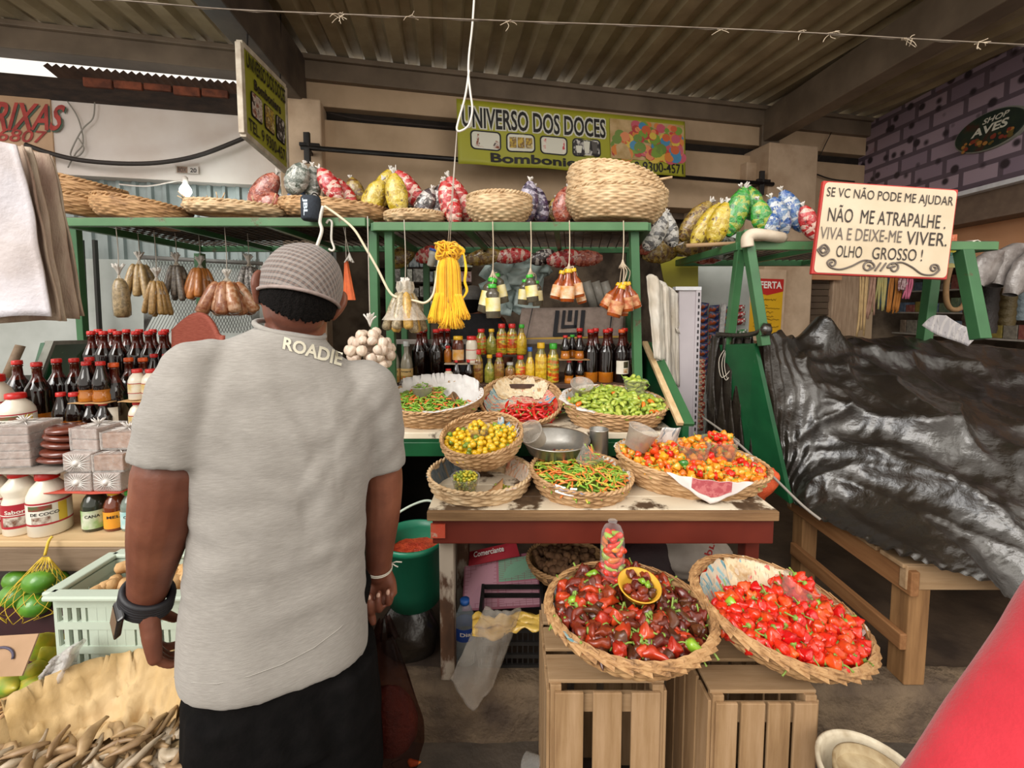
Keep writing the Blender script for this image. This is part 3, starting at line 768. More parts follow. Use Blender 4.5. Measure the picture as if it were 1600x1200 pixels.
# ================================================================== BASKETS, PAPERS, CUPS AND PEPPERS
def wicker(name, a, b, c):
 if name in _M: return _M[name]
 t = NT(name)
 n1 = t.noise(t.coord((1, 1, 1)), 16, 4); n2 = t.noise(t.coord((6, 6, 60)), 6, 3)
 col = t.ramp(t.math('ADD', t.math('MULTIPLY', n1, .5), t.math('MULTIPLY', n2, .5)), [(.36, c), (.48, a), (.62, b)])
 _M[name] = t.done(t.bsdf(col, .62, 0, .35, n2, .3, .003)); return _M[name]
m_wick = wicker('wicker_honey', 'b58d62', 'cfab80', '7d5a38')
m_wickp = wicker('wicker_pale', 'c8a880', 'dcc29c', '8d6d4a')
m_wickd = wicker('wicker_brown', 'a57c52', 'bd9668', '64462a')
def weave(mb, rx, ry, H, br, row=.012, stake=.036, bulge=.15, th=.006, amp=.0038, mi=0, nrow=None):
 nr = nrow or max(4, int(H * 1.12 / row)); N = int(2 * PI * (rx + ry) / 2 / stake / 2) * 2; n = N * 4
 def wall(side):
  vs = []
  for i in range(nr * 3 + 1):
   t = i / (nr * 3); r_i = i // 3; ph = i % 3
   s_ = br + (1 - br) * t + bulge * sin(PI * t) * .35
   gro = -.0028 if ph == 0 else .0012
   for j in range(n):
    a = 2 * PI * j / n
    w = amp * cos(N * a / 2 + r_i * PI) if ph else 0
    o = w + gro * side + side * th / 2
    vs.append(((rx * s_ + o) * cos(a), (ry * s_ + o) * sin(a), -H + H * t))
  return vs
 k = nr * 3
 for side in (1, -1):
  vs = wall(side); fs = []
  for i in range(k):
   for j in range(n):
    j2 = (j + 1) % n; f = (i * n + j, i * n + j2, (i + 1) * n + j2, (i + 1) * n + j)
    fs.append(f if side > 0 else f[::-1])
  fs.append(tuple(range(n)) if side < 0 else tuple(range(n - 1, -1, -1)))
  mb.add(vs, fs, mi, True)
 return mb
def basket_rim(mb, rx, ry, z=0, r=.007, style='rope', mi=0, n=160):
 if style == 'rope':
  for ph in (0, PI):
   pts = [];
   for j in range(n):
    a = 2 * PI * j / n; w = a * 26 + ph
    pts.append(((rx + r * .6 * cos(w)) * cos(a), (ry + r * .6 * cos(w)) * sin(a), z + r * .6 * sin(w)))
   mb.tube(pts, r * .75, 6, mi, closed=True)
 else:   # broad folded splints laid over one another
  m = 34
  for j in range(m):
   a = 2 * PI * j / m; b = a + 2 * PI / m * 1.5
   f = lambda q, dr, dz: V(((rx + dr) * cos(q), (ry + dr) * sin(q), z + dz))
   mb.add([f(a, -.012, .006), f(a, .006, .002), f((a + b) / 2, .012, -.002), f(b, .014, -.012), f(b, -.004, .010), f((a + b) / 2, -.012, .010)], [(0, 1, 2, 5), (5, 2, 3, 4)], mi, False)
  mb.tube([(rx * cos(2 * PI * j / 96), ry * sin(2 * PI * j / 96), z - .002) for j in range(96)], .006, 6, mi, closed=True)
 return mb
def basket(name, cen, rx, ry, H, label, br=.72, tilt=(0, 0, 0), m=None, rim='rope', row=.012, stake=.036, rr=.007, bulge=.15, group=None):
 m = m or m_wick
 o = weave(MB(), rx, ry, H, br, row, stake, bulge).obj(name, m, None, cen, tilt)
 T(o, label, 'basket', group)
 q = basket_rim(MB(), rx, ry, 0, rr, rim).obj('rim', m, o)
 if rim != 'rope':
  q.modifiers.new('s', 'SOLIDIFY').thickness = .003
 o['_g'] = (rx, ry, H, br); return o
def bz_(g, x, y):
 rx, ry, H, br = g; q = math.hypot(x / rx, y / ry)
 return -H if q < br else -H + (q - br) / (1 - br) * H
def mw(o): return Matrix.Translation(o.location) @ o.rotation_euler.to_matrix().to_4x4()
def news_mat(name, base, pal, scale=16, text='5a5450', stain=None):
 if name in _M: return _M[name]
 t = NT(name); co = t.coord((1, 1.6, 1), (0, 0, .5), 'Object')
 br = t.add('TexBrick'); br.inputs['Scale'].default_value = scale; br.inputs['Mortar Size'].default_value = .035
 br.inputs['Color1'].default_value = (0, 0, 0, 1); br.inputs['Color2'].default_value = (1, 1, 1, 1); br.inputs['Mortar'].default_value = (.5, .5, .5, 1)
 t.link(co, br.inputs['Vector'])
 n1 = t.noise(t.coord(), scale * .22, 2); sp_ = t.add('SeparateColor'); t.link(br.outputs['Color'], sp_.inputs[0])
 sx_ = t.add('SeparateXYZ'); t.link(t.coord(), sx_.inputs[0]); gx = t.math('ADD', t.math('MULTIPLY', sx_.outputs[0], 1.3), .12)
 fac = t.math('ADD', t.math('ADD', t.math('MULTIPLY', sp_.outputs[0], .34), gx), t.math('MULTIPLY', t.math('SUBTRACT', n1, .15), .6))
 c = t.ramp(fac, [(.18 + .62 * i / max(1, len(pal)), c) for i, c in enumerate(pal)], 'CONSTANT')
 c = t.mixc(t.math('MULTIPLY', br.outputs['Fac'], .7), c, base)
 wv = t.noise(t.coord((140, 40, 40), (0, 0, .5)), 1.2, 2)
 c = t.mixc(t.ramp(wv, [(.6, '000000'), (.66, 'aaaaaa')]), c, text)
 c = t.mixc(t.ramp(t.noise(t.coord(), 7, 4), [(.55, '000000'), (.7, '9a9a9a')]), c, base)
 if stain: c = t.mixc(t.ramp(t.noise(t.coord(), 11, 5), [(.5, '000000'), (.66, 'ffffff')]), c, stain)
 _M[name] = t.done(t.bsdf(c, .75, 0, .2, t.noise(t.coord(), 30, 4), .3, .004)); return _M[name]
m_news = news_mat('coupon_newsprint', 'cdbba0', ['6d9aa6', '8fb0b4', 'c9b79f', 'cc6a60', 'd08a78', 'cf7a70', '5f9ab8'], 15)
m_newsw = news_mat('pale_newsprint', 'ddd6cc', ['d6cfc4', 'cfc8bf', 'e0dad0', 'c4bdb4'], 18)
m_newss = news_mat('stained_newsprint', 'd9c6a4', ['c9ae84', 'dbc8a6', 'e0d2b6', 'b8946a'], 12, stain='a87f4e')
m_wpap = mat('white_paper', 'e2dedb', 'd3ccc8', .8, scale=9, bump=.5, bscale=22)
def liner(bk, a0, a1, q0, q1, label, m, lift=.004, wr=.006, seed=1, edge=.1, name='paper_liner', nu=44, nv=18, over=0.0):
 """paper lying inside a basket from angle a0 to a1 and radius q0 to q1 (1 = rim), ragged at its edge"""
 g_ = tuple(bk['_g']); rx, ry, H, br = g_; g = MB()
 def fn(u, v):
  a = math.radians(a0 + (a1 - a0) * u)
  qe = q1 * (1 + edge * (nz(u * 7, seed * 3.1) + .5 * nz(u * 19, seed * 1.7)))
  q = q0 + (qe - q0) * v
  x, y = rx * q * cos(a) * .96, ry * q * sin(a) * .96
  z = bz_(g_, x, y) + lift + wr * abs(nz(x * 22, y * 22, seed)) + wr * .6 * nz(x * 60, y * 60, seed + 4)
  if q > 1: z = .004 + over * (1 - (q - 1) * 8)
  return (x, y, z)
 g.grid(fn, nu, nv); o = g.obj(name, m); o.location = bk.location; o.rotation_euler = bk.rotation_euler
 return T(o, label, 'paper')
def heap(bk, hf, m, label, qmax=.93, name='pepper_heap', seed=0):
 g_ = tuple(bk['_g']); rx, ry, H, br = g_
 def fn(u, v):
  a = 2 * PI * u; q = v * qmax; x, y = rx * q * cos(a), ry * q * sin(a)
  h = hf(x, y); b = bz_(g_, x, y) + .004
  return (x, y, b - .006 if h is None else max(b, h - .014 + .006 * nz(x * 70, y * 70, seed)))
 o = MB().grid(fn, 48, 16, wrapu=True).obj(name, m); o.location = bk.location; o.rotation_euler = bk.rotation_euler
 return T(o, label, 'peppers', kind='stuff')
# ---- pepper shapes
def pod(L, R, prof, bend=0.0, lobes=0, lob=.1, wr=0.0, seed=0, n=9, m=8):
 g = MB(); vs = []
 for i in range(m + 1):
  t = i / m; r_ = max(R * prof(t), R * .02)
  cx = bend * sin(PI * t * .8) ; cx2 = bend * .35 * sin(t * 5 + seed)
  for j in range(n):
   a = 2 * PI * j / n
   q = r_ * (1 + (lob * cos(lobes * a + seed) if lobes else 0) + wr * nz(cos(a) * 2 + seed, sin(a) * 2, t * 4))
   vs.append((cx + q * cos(a), cx2 + q * sin(a), t * L))
 fs = [(i * n + j, i * n + (j + 1) % n, (i + 1) * n + (j + 1) % n, (i + 1) * n + j) for i in range(m) for j in range(n)]
 fs += [tuple(range(n - 1, -1, -1)), tuple(m * n + j for j in range(n))]
 g.add(vs, fs, 0, True); return g
m_stem = mat('green_stem', '6f8f35', '88a045', .5, rnd=.4)
def pep_mat(name, a, b, rough=.25, rnd=.35, scale=30): return mat(name, a, b, rough, scale=scale, rnd=rnd, coat=.3, sss=.0)
P_THIN = lambda t: (.75 + .5 * t) * (1 - t ** 3) if t < .99 else .02
P_LONG = lambda t: min(1, .55 + 3 * t) * (1 - t ** 2.2) ** .8 if t < .99 else .02
P_LIME = lambda t: min(1, .45 + 3.2 * t) * (1 - max(0, t - .25) ** 1.6 * 1.45) if t < .97 else .06
P_BALL = lambda t: math.sqrt(max(.02, 1 - (2 * t - 1) ** 2 * .98))
P_BON = lambda t: (math.sqrt(max(.03, 1 - (1 - min(1, t / .38)) ** 2)) * (1 - max(0, t - .4) ** 1.5 * 1.75)) if t < .98 else .12
class Kind:
 """a few shapes of one kind of pepper; make() places one, the first of each shape being the shape itself"""
 def __init__(s, name, shapes, body, label, group, stem=None, cat='pepper'):
  s.name, s.shapes, s.body, s.label, s.group, s.stem, s.cat = name, shapes, body, label, group, stem, cat; s.protos = [None] * len(shapes)
  s.bodies = body if isinstance(body, list) else [body]
 def make(s, M, label=None, k=None, scale=1.0, mi=None):
  k = RND.randrange(len(s.shapes)) if k is None else k
  mi = RND.randrange(len(s.bodies)) if mi is None else mi
  if s.protos[k] is None: s.protos[k] = {}
  if mi not in s.protos[k]:
   o = s.shapes[k]().obj(s.name, s.bodies[mi]); s.protos[k][mi] = o
   if s.stem:
    L, bend = s.stem; q = MB(); q.tube(spline([(0, 0, .002), (bend * .3, 0, -L * .5), (bend, bend * .3, -L)], 3), [L * .16] * 1 + [L * .1] * 5 + [L * .13], 5); q.lathe([(L * .4, .003), (L * .3, -.001), (.0005, -.003)], 6)
    q.obj('stem', m_stem, o)
   T(o, s.label, s.cat, s.group)
  else:
   o = dup(s.protos[k][mi], label=s.label)
  if label:
   o['label'] = label
   if 'group' in o: del o['group']
  else: o['group'] = s.group
  o.matrix_world = M @ Matrix.Scale(scale, 4); return o
def rot_flat(rr, lift=.35, h=None):
 """a pepper lying at random with its length roughly level"""
 a = rr.uniform(0, 2 * PI) if h is None else h
 return Matrix.Rotation(a, 4, 'Z') @ Matrix.Rotation(PI / 2 + rr.uniform(-lift, lift), 4, 'Y') @ Matrix.Rotation(rr.uniform(0, 6.28), 4, 'Z')
def darts(rr, n, d, ok, R, tries=40):
 pts = []
 for _ in range(n * tries):
  x, y = rr.uniform(-R, R), rr.uniform(-R, R)
  if ok(x, y) and all((x - a) ** 2 + (y - b) ** 2 > d * d for a, b in pts): pts.append((x, y))
  if len(pts) >= n: break
 return pts
def pile(bk, hf, kinds, layers, seed, L=.03, lift=.35, upright=False, R=None):
 """heap peppers over the surface z = hf(x, y) (None = nothing there), in basket coordinates"""
 rr = random.Random(seed); g_ = tuple(bk['_g']); R = R or max(g_[0], g_[1]); B = mw(bk); out = []
 tot = sum(w for _, w in kinds)
 for n, d, dz in layers:
  for x, y in darts(rr, n, d, lambda x, y: hf(x, y) is not None, R):
   r_ = rr.uniform(0, tot)
   for kd, w in kinds:
    r_ -= w
    if r_ <= 0: break
   # lie along the slope of the heap
   e = .012; h0 = hf(x, y); hx = hf(x + e, y); hy = hf(x, y + e)
   nx = ((h0 - hx) / e if hx is not None else 0); ny = ((h0 - hy) / e if hy is not None else 0)
   nv = V((nx, ny, 1)).normalized(); S_ = V((0, 0, 1)).rotation_difference(nv).to_matrix().to_4x4()
   M = B @ Matrix.Translation((x, y, h0 + dz + rr.uniform(-.004, .004))) @ S_ @ rot_flat(rr, lift) @ Matrix.Translation((0, 0, -L / 2))
   out.append(kd.make(M, scale=rr.uniform(.8, 1.15)))
 return out
# ---- plastic cups and bowls
m_cup = clear_mat('clear_cup', 'fbfaf8', 'e8e6e2', .08, .2)
m_cupm = clear_mat('milky_cup', 'ece8e2', 'e6e0d8', .38, .3)
def cup(name, M, r0, r1, h, label, m=None, group=None):
 g = MB(); t = .0012
 g.lathe([(r0 - t, t), (r1 - t, h), (r1 + .003, h + .002), (r1 + .003, h - .003), (r1, h - .004), (r0, 0), (.001, 0)], 28, cap=False)
 g.lathe([(.0005, t), (r0 - t, t)], 28, cap=False)
 o = g.obj(name, m or m_cup); o.matrix_world = M
 return T(o, label, 'cup', group)
def in_cup(M, r0, r1, h, kind, d, top=.0, n=(9, 9), labelfmt=None, seed=3, lift=.5, L=.03, fill=1.0, mound=.4):
 rr = random.Random(seed); z = d * .4; out = []
 while z < h * fill + mound * r1:
  r = (r0 + (r1 - r0) * min(1, z / h)) - d * .5
  if z > h: r *= max(.2, 1 - (z - h) / (mound * r1 + .001) * .75)
  ok = lambda x, y: x * x + y * y < r * r
  for x, y in darts(rr, 40, d * .86, ok, r, 12):
   if z < h * .75 and x * x + y * y < (r * .62) ** 2: continue
   out.append(kind.make(M @ Matrix.Translation((x, y, z)) @ rot_flat(rr, lift) @ Matrix.Translation((0, 0, -L / 2)), scale=rr.uniform(.85, 1.05)))
  z += d * .72
 return out
def strew(bk, hf, shapes, mats, layer, seed, L, lift, label, name):
 """the chillies nobody could count under the top ones: one object"""
 rr = random.Random(seed); g_ = tuple(bk['_g']); g = MB(); sh = [f() for f in shapes]; n, d, dz = layer
 for x, y in darts(rr, n, d, lambda x, y: hf(x, y) is not None, max(g_[0], g_[1])):
  M = Matrix.Translation((x, y, hf(x, y) + dz)) @ rot_flat(rr, lift) @ Matrix.Translation((0, 0, -L / 2))
  q = rr.choice(sh); g.add(q.v, q.f, rr.randrange(len(mats)), True, M)
 o = g.obj(name, mats); o.location = bk.location; o.rotation_euler = bk.rotation_euler
 return T(o, label, 'peppers', kind='stuff')
def TR(v): return Matrix.Translation(v)
def disc(rx, ry, f): return lambda x, y: f(x, y) if (x / rx) ** 2 + (y / ry) ** 2 < 1 else None
# -------------------------------------------------------------- B8, dark peppers on the near crate
R8 = .222
b8 = basket('wicker_basket', P(983, 948, 1.145), R8, R8 * .88, .085, 'round shallow basket of dark dried peppers on the near crate', .7, (math.radians(3), math.radians(1.5), 0), m_wickd, 'splint', .012, .034)
liner(b8, 100, 250, .5, .99, 'newspaper lining the left side of the dark pepper basket', m_news, seed=2)
h8 = disc(R8 * .86, R8 * .75, lambda x, y: -.028 + .030 * (1 - (x * x + y * y) / R8 ** 2) + .012 * nz(x * 9, y * 9))
m_dk = [pep_mat('dark_pepper_a', '4f1a10', '702716', .3, .5), pep_mat('dark_pepper_b', '6a2012', '8f331c', .28, .35), pep_mat('dark_pepper_c', '45200f', '5e2e18', .34, .4), pep_mat('dark_pepper_d', 'a52a16', 'c23a1c', .25, .3)]
heap(b8, h8, m_dk[2], 'mass of dark dried peppers beneath the top layer in the near basket')
shB = [lambda s=s: pod(.038, .019, P_BON, .004, 4, .16, .6, s, 12, 9) for s in (1, 5)]
shD = [lambda s=s: pod(.066, .0135, P_LONG, .012, 5, .14, .7, s, 10, 11) for s in (2, 7)]
K8 = Kind('dark_pepper', shB + shD, m_dk, 'wrinkled dark red pepper in the round basket on the near crate', 'dark peppers in the basket', (.026, .010))
bowlM = mw(b8) @ TR((.032, .030, .016)) @ Matrix.Rotation(.22, 4, 'X')
def h8b(x, y):
 if (x - .032) ** 2 + (y - .030) ** 2 < .064 ** 2: return None
 if (x + .022) ** 2 + (y - .115) ** 2 < .034 ** 2: return None
 return h8(x, y)
pile(b8, h8b, [(K8, 1)], [(170, .020, .002), (120, .026, .014)], 4, .05)
for x, y, m_, lb in ((-.165, .0, 'a', 'small bright green pepper at the left edge of the dark pepper basket'), (.105, -.13, 'b', 'yellow-green pepper at the front right edge of the dark pepper basket'), (-.062, .11, 'a', 'green pepper near the bag of peppers at the back of the dark basket')):
 Kind('green_pepper', [lambda: pod(.04, .014, P_LIME, .004, 4, .1, .2, 3)], pep_mat('green_pep', '6f9a22', '95b832', .25, .2), lb, 'x', (.02, .008)).make(mw(b8) @ TR((x, y, h8(x, y) + .022)) @ rot_flat(random.Random(int(x * 999)), .2), label=lb)
g = MB(); g.lathe([(.001, .0), (.030, .001), (.046, .012), (.0575, .034), (.060, .036), (.056, .037), (.044, .016), (.028, .006), (.001, .005)], 32, cap=False)
yb = g.obj('plastic_bowl', mat('yellow_bowl', 'd9a936', 'c9952a', .4, scale=4)); yb.matrix_world = bowlM; T(yb, 'small yellow plastic bowl lying on the dark peppers', 'bowl')
K8b = Kind('dark_pepper', [shB[0], shB[1]], m_dk[:3], 'dark wrinkled pepper inside the small yellow bowl', 'dark peppers in the yellow bowl', (.02, .008))
rr = random.Random(8)
for n_, r_, z in ((5, .018, .016), (8, .036, .026), (4, .016, .036)):
 for k in range(n_):
  a = 6.28 * k / n_ + rr.random(); K8b.make(bowlM @ TR((r_ * cos(a), r_ * sin(a), z)) @ rot_flat(rr, .5) @ TR((0, 0, -.018)), scale=.72)
Kg = Kind('green_pepper', [lambda: pod(.04, .014, P_LIME, .004, 4, .1, .2, 3)], _M['green_pep'], 'green pepper inside the small yellow bowl', 'green peppers in the yellow bowl', (.02, .008))
for x, y in ((.004, .004), (.022, -.006)): Kg.make(bowlM @ TR((x, y, .046)) @ rot_flat(rr, .3) @ TR((0, 0, -.012)), scale=.6)
# tall clear bag of mixed peppers standing at the back of the basket
bagM = mw(b8) @ TR((-.022, .105, -.005))
bg = MB(); bg.lathe([(.028, 0), (.034, .02), (.036, .07), (.035, .13), (.032, .16), (.024, .178), (.010, .186), (.014, .196)], 24, lobes=lambda a, z: 1 + .05 * nz(cos(a) * 2, sin(a) * 2, z * 30))
bo_ = bg.obj('pepper_bag', clear_mat('shiny_clear_bag', 'ffffff', 'ffffff', .04, .12, .6, 60)); bo_.matrix_world = bagM @ Matrix.Rotation(-.05, 4, 'Y'); T(bo_, 'tall clear bag packed with red, orange and green peppers standing in the dark basket', 'bag')
mixm = [pep_mat('mix_red', 'c4251b', 'd8352a'), pep_mat('mix_orange', 'd9702a', 'e08a35'), pep_mat('mix_green', '8aa63a', 'a3b84a'), pep_mat('mix_red2', 'b82a1c', 'd0402a')]
Km = Kind('mixed_pepper', [lambda s=s: pod(.05, .012, P_LIME, .004, 3, .08, .15, s) for s in (1, 4)], mixm, 'glossy pepper packed inside the tall clear bag', 'peppers in the clear bag')
rr = random.Random(21); z = .014
while z < .165:
 for k in range(6):
  a = k * 1.047 + rr.random() * .5 + z * 40; r_ = .022 if z < .15 else .013
  Km.make(bo_.matrix_world @ TR((r_ * cos(a), r_ * sin(a), z)) @ Matrix.Rotation(a + PI / 2 + rr.uniform(-.4, .4), 4, 'Z') @ Matrix.Rotation(PI / 2 + rr.uniform(-.5, .5), 4, 'Y') @ TR((0, 0, -.025)), scale=.85)
 z += .0155
# -------------------------------------------------------------- B9, bright red peppers, tilted
R9 = .238
b9 = basket('wicker_basket', P(1217, 948, 1.20), R9 * 1.0, R9 * .86, .085, 'tilted shallow basket of bright red peppers hanging over the far crate', .68, (math.radians(8), math.radians(10), 0), m_wickd, 'splint', .012, .034)
liner(b9, 60, 215, .15, 1.0, 'coloured coupon newspaper lining the empty left end of the red pepper basket', m_news, seed=5, wr=.01)
liner(b9, 0, 110, .3, 1.02, 'stained brown paper lining the back of the red pepper basket', m_newss, seed=9, wr=.01, lift=.008)
liner(b9, -80, 0, .5, .99, 'pale newspaper showing along the front right rim of the red pepper basket', m_newsw, seed=4)
def h9(x, y):
 if (x / (R9 * .9)) ** 2 + (y / (R9 * .75)) ** 2 > 1: return None
 lim = .06 - .12 * (x + .05) if x > -.12 else .06 + 1.2 * (x + .12)
 if y > lim + .02 * nz(x * 20, 3) and not (x > .05 and y < .12): return None
 if x < -.22: return None
 return -.036 + .038 * max(0, 1 - ((x - .05) ** 2 + (y + .06) ** 2) / .05) + .01 * nz(x * 10, y * 10)
m_rd = [pep_mat('red_bonnet_a', 'd31f12', 'e8301c', .22, .25), pep_mat('red_bonnet_b', 'c91a12', 'e02818', .22, .25), pep_mat('red_bonnet_c', 'dd3f16', 'e85a22', .24, .2)]
heap(b9, h9, m_rd[1], 'mass of bright red peppers beneath the top layer in the tilted basket', seed=2)
K9 = Kind('red_pepper', [lambda s=s: pod(.034, .0185, P_BON, .003, 4, .2, .55, s, 13, 9) for s in (1, 3, 6)], m_rd, 'glossy bright red bonnet pepper in the tilted basket', 'red bonnet peppers in the basket', (.022, .010))
pile(b9, h9, [(K9, 1)], [(170, .0215, .004), (110, .028, .019)], 9, .034, .6)
for x, y, lb, s_ in ((-.055, .085, 'bright green wrinkled pepper lying on the paper above the red peppers', 1), (-.155, -.02, 'small green pepper at the left among the red peppers', .8), (.12, .035, 'thin yellow-green pepper behind the cup in the red pepper basket', .9)):
 Kind('green_pepper', [lambda: pod(.036, .019, P_BON, .003, 4, .14, .3, 2, 10, 8)], pep_mat('lime_green_pep', '86b02a', '9cc238', .25, .2), lb, 'x', (.02, .008)).make(mw(b9) @ TR((x, y, (h9(x, y) or bz_(tuple(b9['_g']), x, y)) + .026)) @ rot_flat(rr, .3), label=lb, scale=s_)
cm9 = mw(b9) @ TR((.055, .03, -.005)) @ Matrix.Rotation(.25, 4, 'Y') @ Matrix.Rotation(-.1, 4, 'X')
cup('plastic_cup', cm9, .034, .047, .07, 'clear cup full of red peppers standing in the tilted red pepper basket')
in_cup(cm9, .034, .047, .07, Kind('red_pepper', [K9.shapes[0], K9.shapes[1]], m_rd, 'red bonnet pepper heaped in the clear cup of the tilted basket', 'red peppers in the clear cup', (.022, .01)), .03, L=.034, seed=5)
# -------------------------------------------------------------- table baskets
RX7, RY7 = .293, .195
b7 = basket('wicker_basket', P(1080, 716, 1.70), RX7, RY7, .125, 'large oval basket of orange peppers at the right end of the table', .72, (math.radians(6), math.radians(5), math.radians(-6)), m_wick, 'rope', .0125, .038)
liner(b7, 20, 190, .6, 1.05, 'newspaper lining the back of the orange pepper basket', m_newsw, seed=7)
h7 = disc(RX7 * .94, RY7 * .92, lambda x, y: -.03 + .042 * (1 - (x / RX7) ** 2 - (y / RY7) ** 2) + .008 * nz(x * 11, y * 11))
m_or = [pep_mat('orange_pep_a', 'e08a1c', 'eda028', .22, .2), pep_mat('orange_pep_b', 'e5952a', 'f0b040', .22, .2), pep_mat('orange_pep_c', 'dd6a1c', 'e57a26', .22, .2)]
heap(b7, h7, m_or[0], 'mass of orange peppers beneath the top layer in the oval basket', seed=3)
shO = [lambda s=s: pod(.027, .0155, P_BON, .002, 4, .14, .3, s, 12, 8) for s in (2, 5, 8)]
K7 = Kind('orange_pepper', shO, m_or, 'round glossy orange pepper heaped in the large oval basket', 'orange peppers in the oval basket', (.016, .006))
K7r = Kind('red_pepper', shO, m_rd, 'red pepper mixed among the orange ones in the oval basket', 'red peppers among the orange ones', (.016, .006))
c7 = [(.0, -.03, .047, .060, .078), (.118, .035, .058, .071, .085)]
def h7b(x, y):
 for cx_, cy_, a, b, h in c7:
  if (x - cx_) ** 2 + (y - cy_) ** 2 < (a - .004) ** 2: return None
 return h7(x, y)
pile(b7, h7b, [(K7, 5), (K7r, 1)], [(210, .022, .004), (100, .031, .018)], 17, .029, .6)
Kind('green_pepper', [lambda: pod(.036, .019, P_BON, .003, 4, .14, .3, 2, 10, 8)], pep_mat('deep_green_pep', '2f6d22', '3d8030', .22, .1), 'single deep green pepper in front of the cup in the orange basket', 'x', (.02, .008)).make(mw(b7) @ TR((-.055, -.095, .015)) @ rot_flat(random.Random(4), .3) @ TR((0, 0, -.018)), label='single deep green pepper in front of the cup in the orange basket')
K7c = Kind('orange_pepper', shO, m_or, 'orange pepper heaped in the smaller clear cup of the oval basket', 'orange peppers in the smaller cup', (.016, .006))
K7d = Kind('orange_pepper', shO, m_or + [m_rd[0]], 'pepper heaped in the wide clear cup at the back right of the oval basket', 'orange peppers in the wide cup', (.016, .006))
for (cx_, cy_, a, b, h), kd, lb in zip(c7, (K7c, K7d), ('clear cup of orange peppers standing in the middle of the oval basket', 'wide clear cup of orange and red peppers at the back right of the oval basket')):
 M_ = mw(b7) @ TR((cx_, cy_, -.008)) @ Matrix.Rotation(math.radians(-6), 4, 'X') @ Matrix.Rotation(math.radians(-5), 4, 'Y')
 cup('plastic_cup', M_, a, b, h, lb); in_cup(M_, a, b, h, kd, .03, L=.029, seed=int(a * 1000))
M_ = mw(b7) @ TR((-.17, .045, .045)) @ Matrix.Rotation(math.radians(-55), 4, 'Y') @ Matrix.Rotation(math.radians(70), 4, 'X')
cup('plastic_cup', mw(b7) @ TR((-.215, .02, .01)) @ Matrix.Rotation(.25, 4, 'Y') @ TR((0, 0, 0)), .046, .058, .085, 'empty clear cup at the left end of the orange pepper basket', m_cupm)
nwp = MB(); f = quad_fn((-.115, .10, .0), (-.03, .115, .0), (-.025, .10, .085), (-.105, .085, .08)); nwp.grid(lambda u, v: f(u, v) + V((0, .006 * sin(u * 7), .002)), 10, 6)
o = nwp.obj('paper_scrap', news_mat('grey_newsprint', 'd8d6d0', ['8f9aa2', 'd2d0ca', 'b9b8b4', '6d7a88'], 30), None, solid=.001); o.matrix_world = mw(b7); T(o, 'folded scrap of grey newspaper sticking up behind the orange peppers', 'paper')
# white and red cloth corner hanging over the front of B7
ck = MB()
def cf(u, v):
 a = math.radians(-118 + 62 * u); r_ = 1.0 + .03 * (1 - v)
 w = (abs(u - .5) * 2); dz = .012 - .085 * v * (1 - w)
 return ((RX7 * (.97 + .055 * v) + .01) * cos(a) * (1 - .05 * v), (RY7 * (.97 + .055 * v) + .012) * sin(a) * 1.0, dz + .002 * sin(u * 30))
ck.grid(cf, 28, 12); t = NT('checked_paper'); uvn = t.coord((1, 1, 1)); c = t.ramp(t.noise(uvn, 12, 2), [(.42, 'ded6d0'), (.5, 'cfc5c0')])
br = t.add('TexBrick'); br.inputs['Scale'].default_value = 9; br.inputs['Color1'].default_value = lin('a84a50'); br.inputs['Color2'].default_value = lin('b55a5c'); br.inputs['Mortar'].default_value = lin('d5b0ac'); br.inputs['Mortar Size'].default_value = .05
t.link(t.coord((1, 1, 1), (1.2, 0, .75)), br.inputs['Vector'])
o = ck.obj('paper_cloth', [t.done(t.bsdf(c, .8))], None, solid=.0015); o.matrix_world = mw(b7); T(o, 'white paper cloth corner with a red check hanging over the front of the orange basket', 'cloth')
ck2 = MB(); ck2.grid(lambda u, v: V(cf(.28 + .44 * u, v * .72 + .0)) + V((0, -.0025, 0)), 16, 10); o2 = ck2.obj('red_check', t_ := mat('red_check', 'a84a50', 'bd6a6a', .8, scale=60, thr=(.45, .55)), o)
R6 = .192
b6 = basket('wicker_basket', P(908, 735, 1.64), R6, R6 * .98, .10, 'round basket of thin green and orange chillies at the middle of the table', .72, (math.radians(4), math.radians(3), 0), m_wick, 'rope')
liner(b6, -30, 60, .5, 1.02, 'crumpled pink-edged newspaper along the right side of the thin chilli basket', m_newsw, seed=3, wr=.012)
liner(b6, -140, -85, .55, 1.06, 'grey magazine scrap with white lettering at the front of the thin chilli basket', mat('magazine_blue', '8c95b5', 'a5a8bd', .5, scale=8), seed=13)
h6 = disc(R6 * .93, R6 * .93, lambda x, y: -.024 + .034 * (1 - (x * x + y * y) / R6 ** 2) + .006 * nz(x * 13, y * 13) if not (y < -.14 and x < .02) else -.03)
m_th = [pep_mat('thin_green_a', '5d8f22', '7aa832', .3, .4), pep_mat('thin_green_b', '86a836', 'a3b845', .3, .3), pep_mat('thin_orange', 'd5642a', 'e08040', .3, .3), pep_mat('thin_yellow', 'b8a83a', 'cdb848', .3, .3)]
heap(b6, h6, mat('chilli_heap', '6f7a2a', '4e5c20', .5, scale=60), 'mass of thin chillies beneath the top layer in the middle table basket', seed=5)
shT = [lambda s=s: pod(.046, .0042, P_THIN, .005 * (1 if s % 2 else -1), 0, 0, 0, s, 6, 6) for s in (1, 2, 3)]
K6 = Kind('chilli_pepper', shT, m_th, 'thin chilli of the green and orange heap in the middle table basket', 'thin chillies in the middle table basket')
M6 = mw(b6) @ TR((.01, .035, .006)) @ Matrix.Rotation(math.radians(35), 4, 'Y') @ Matrix.Rotation(-.1, 4, 'X')
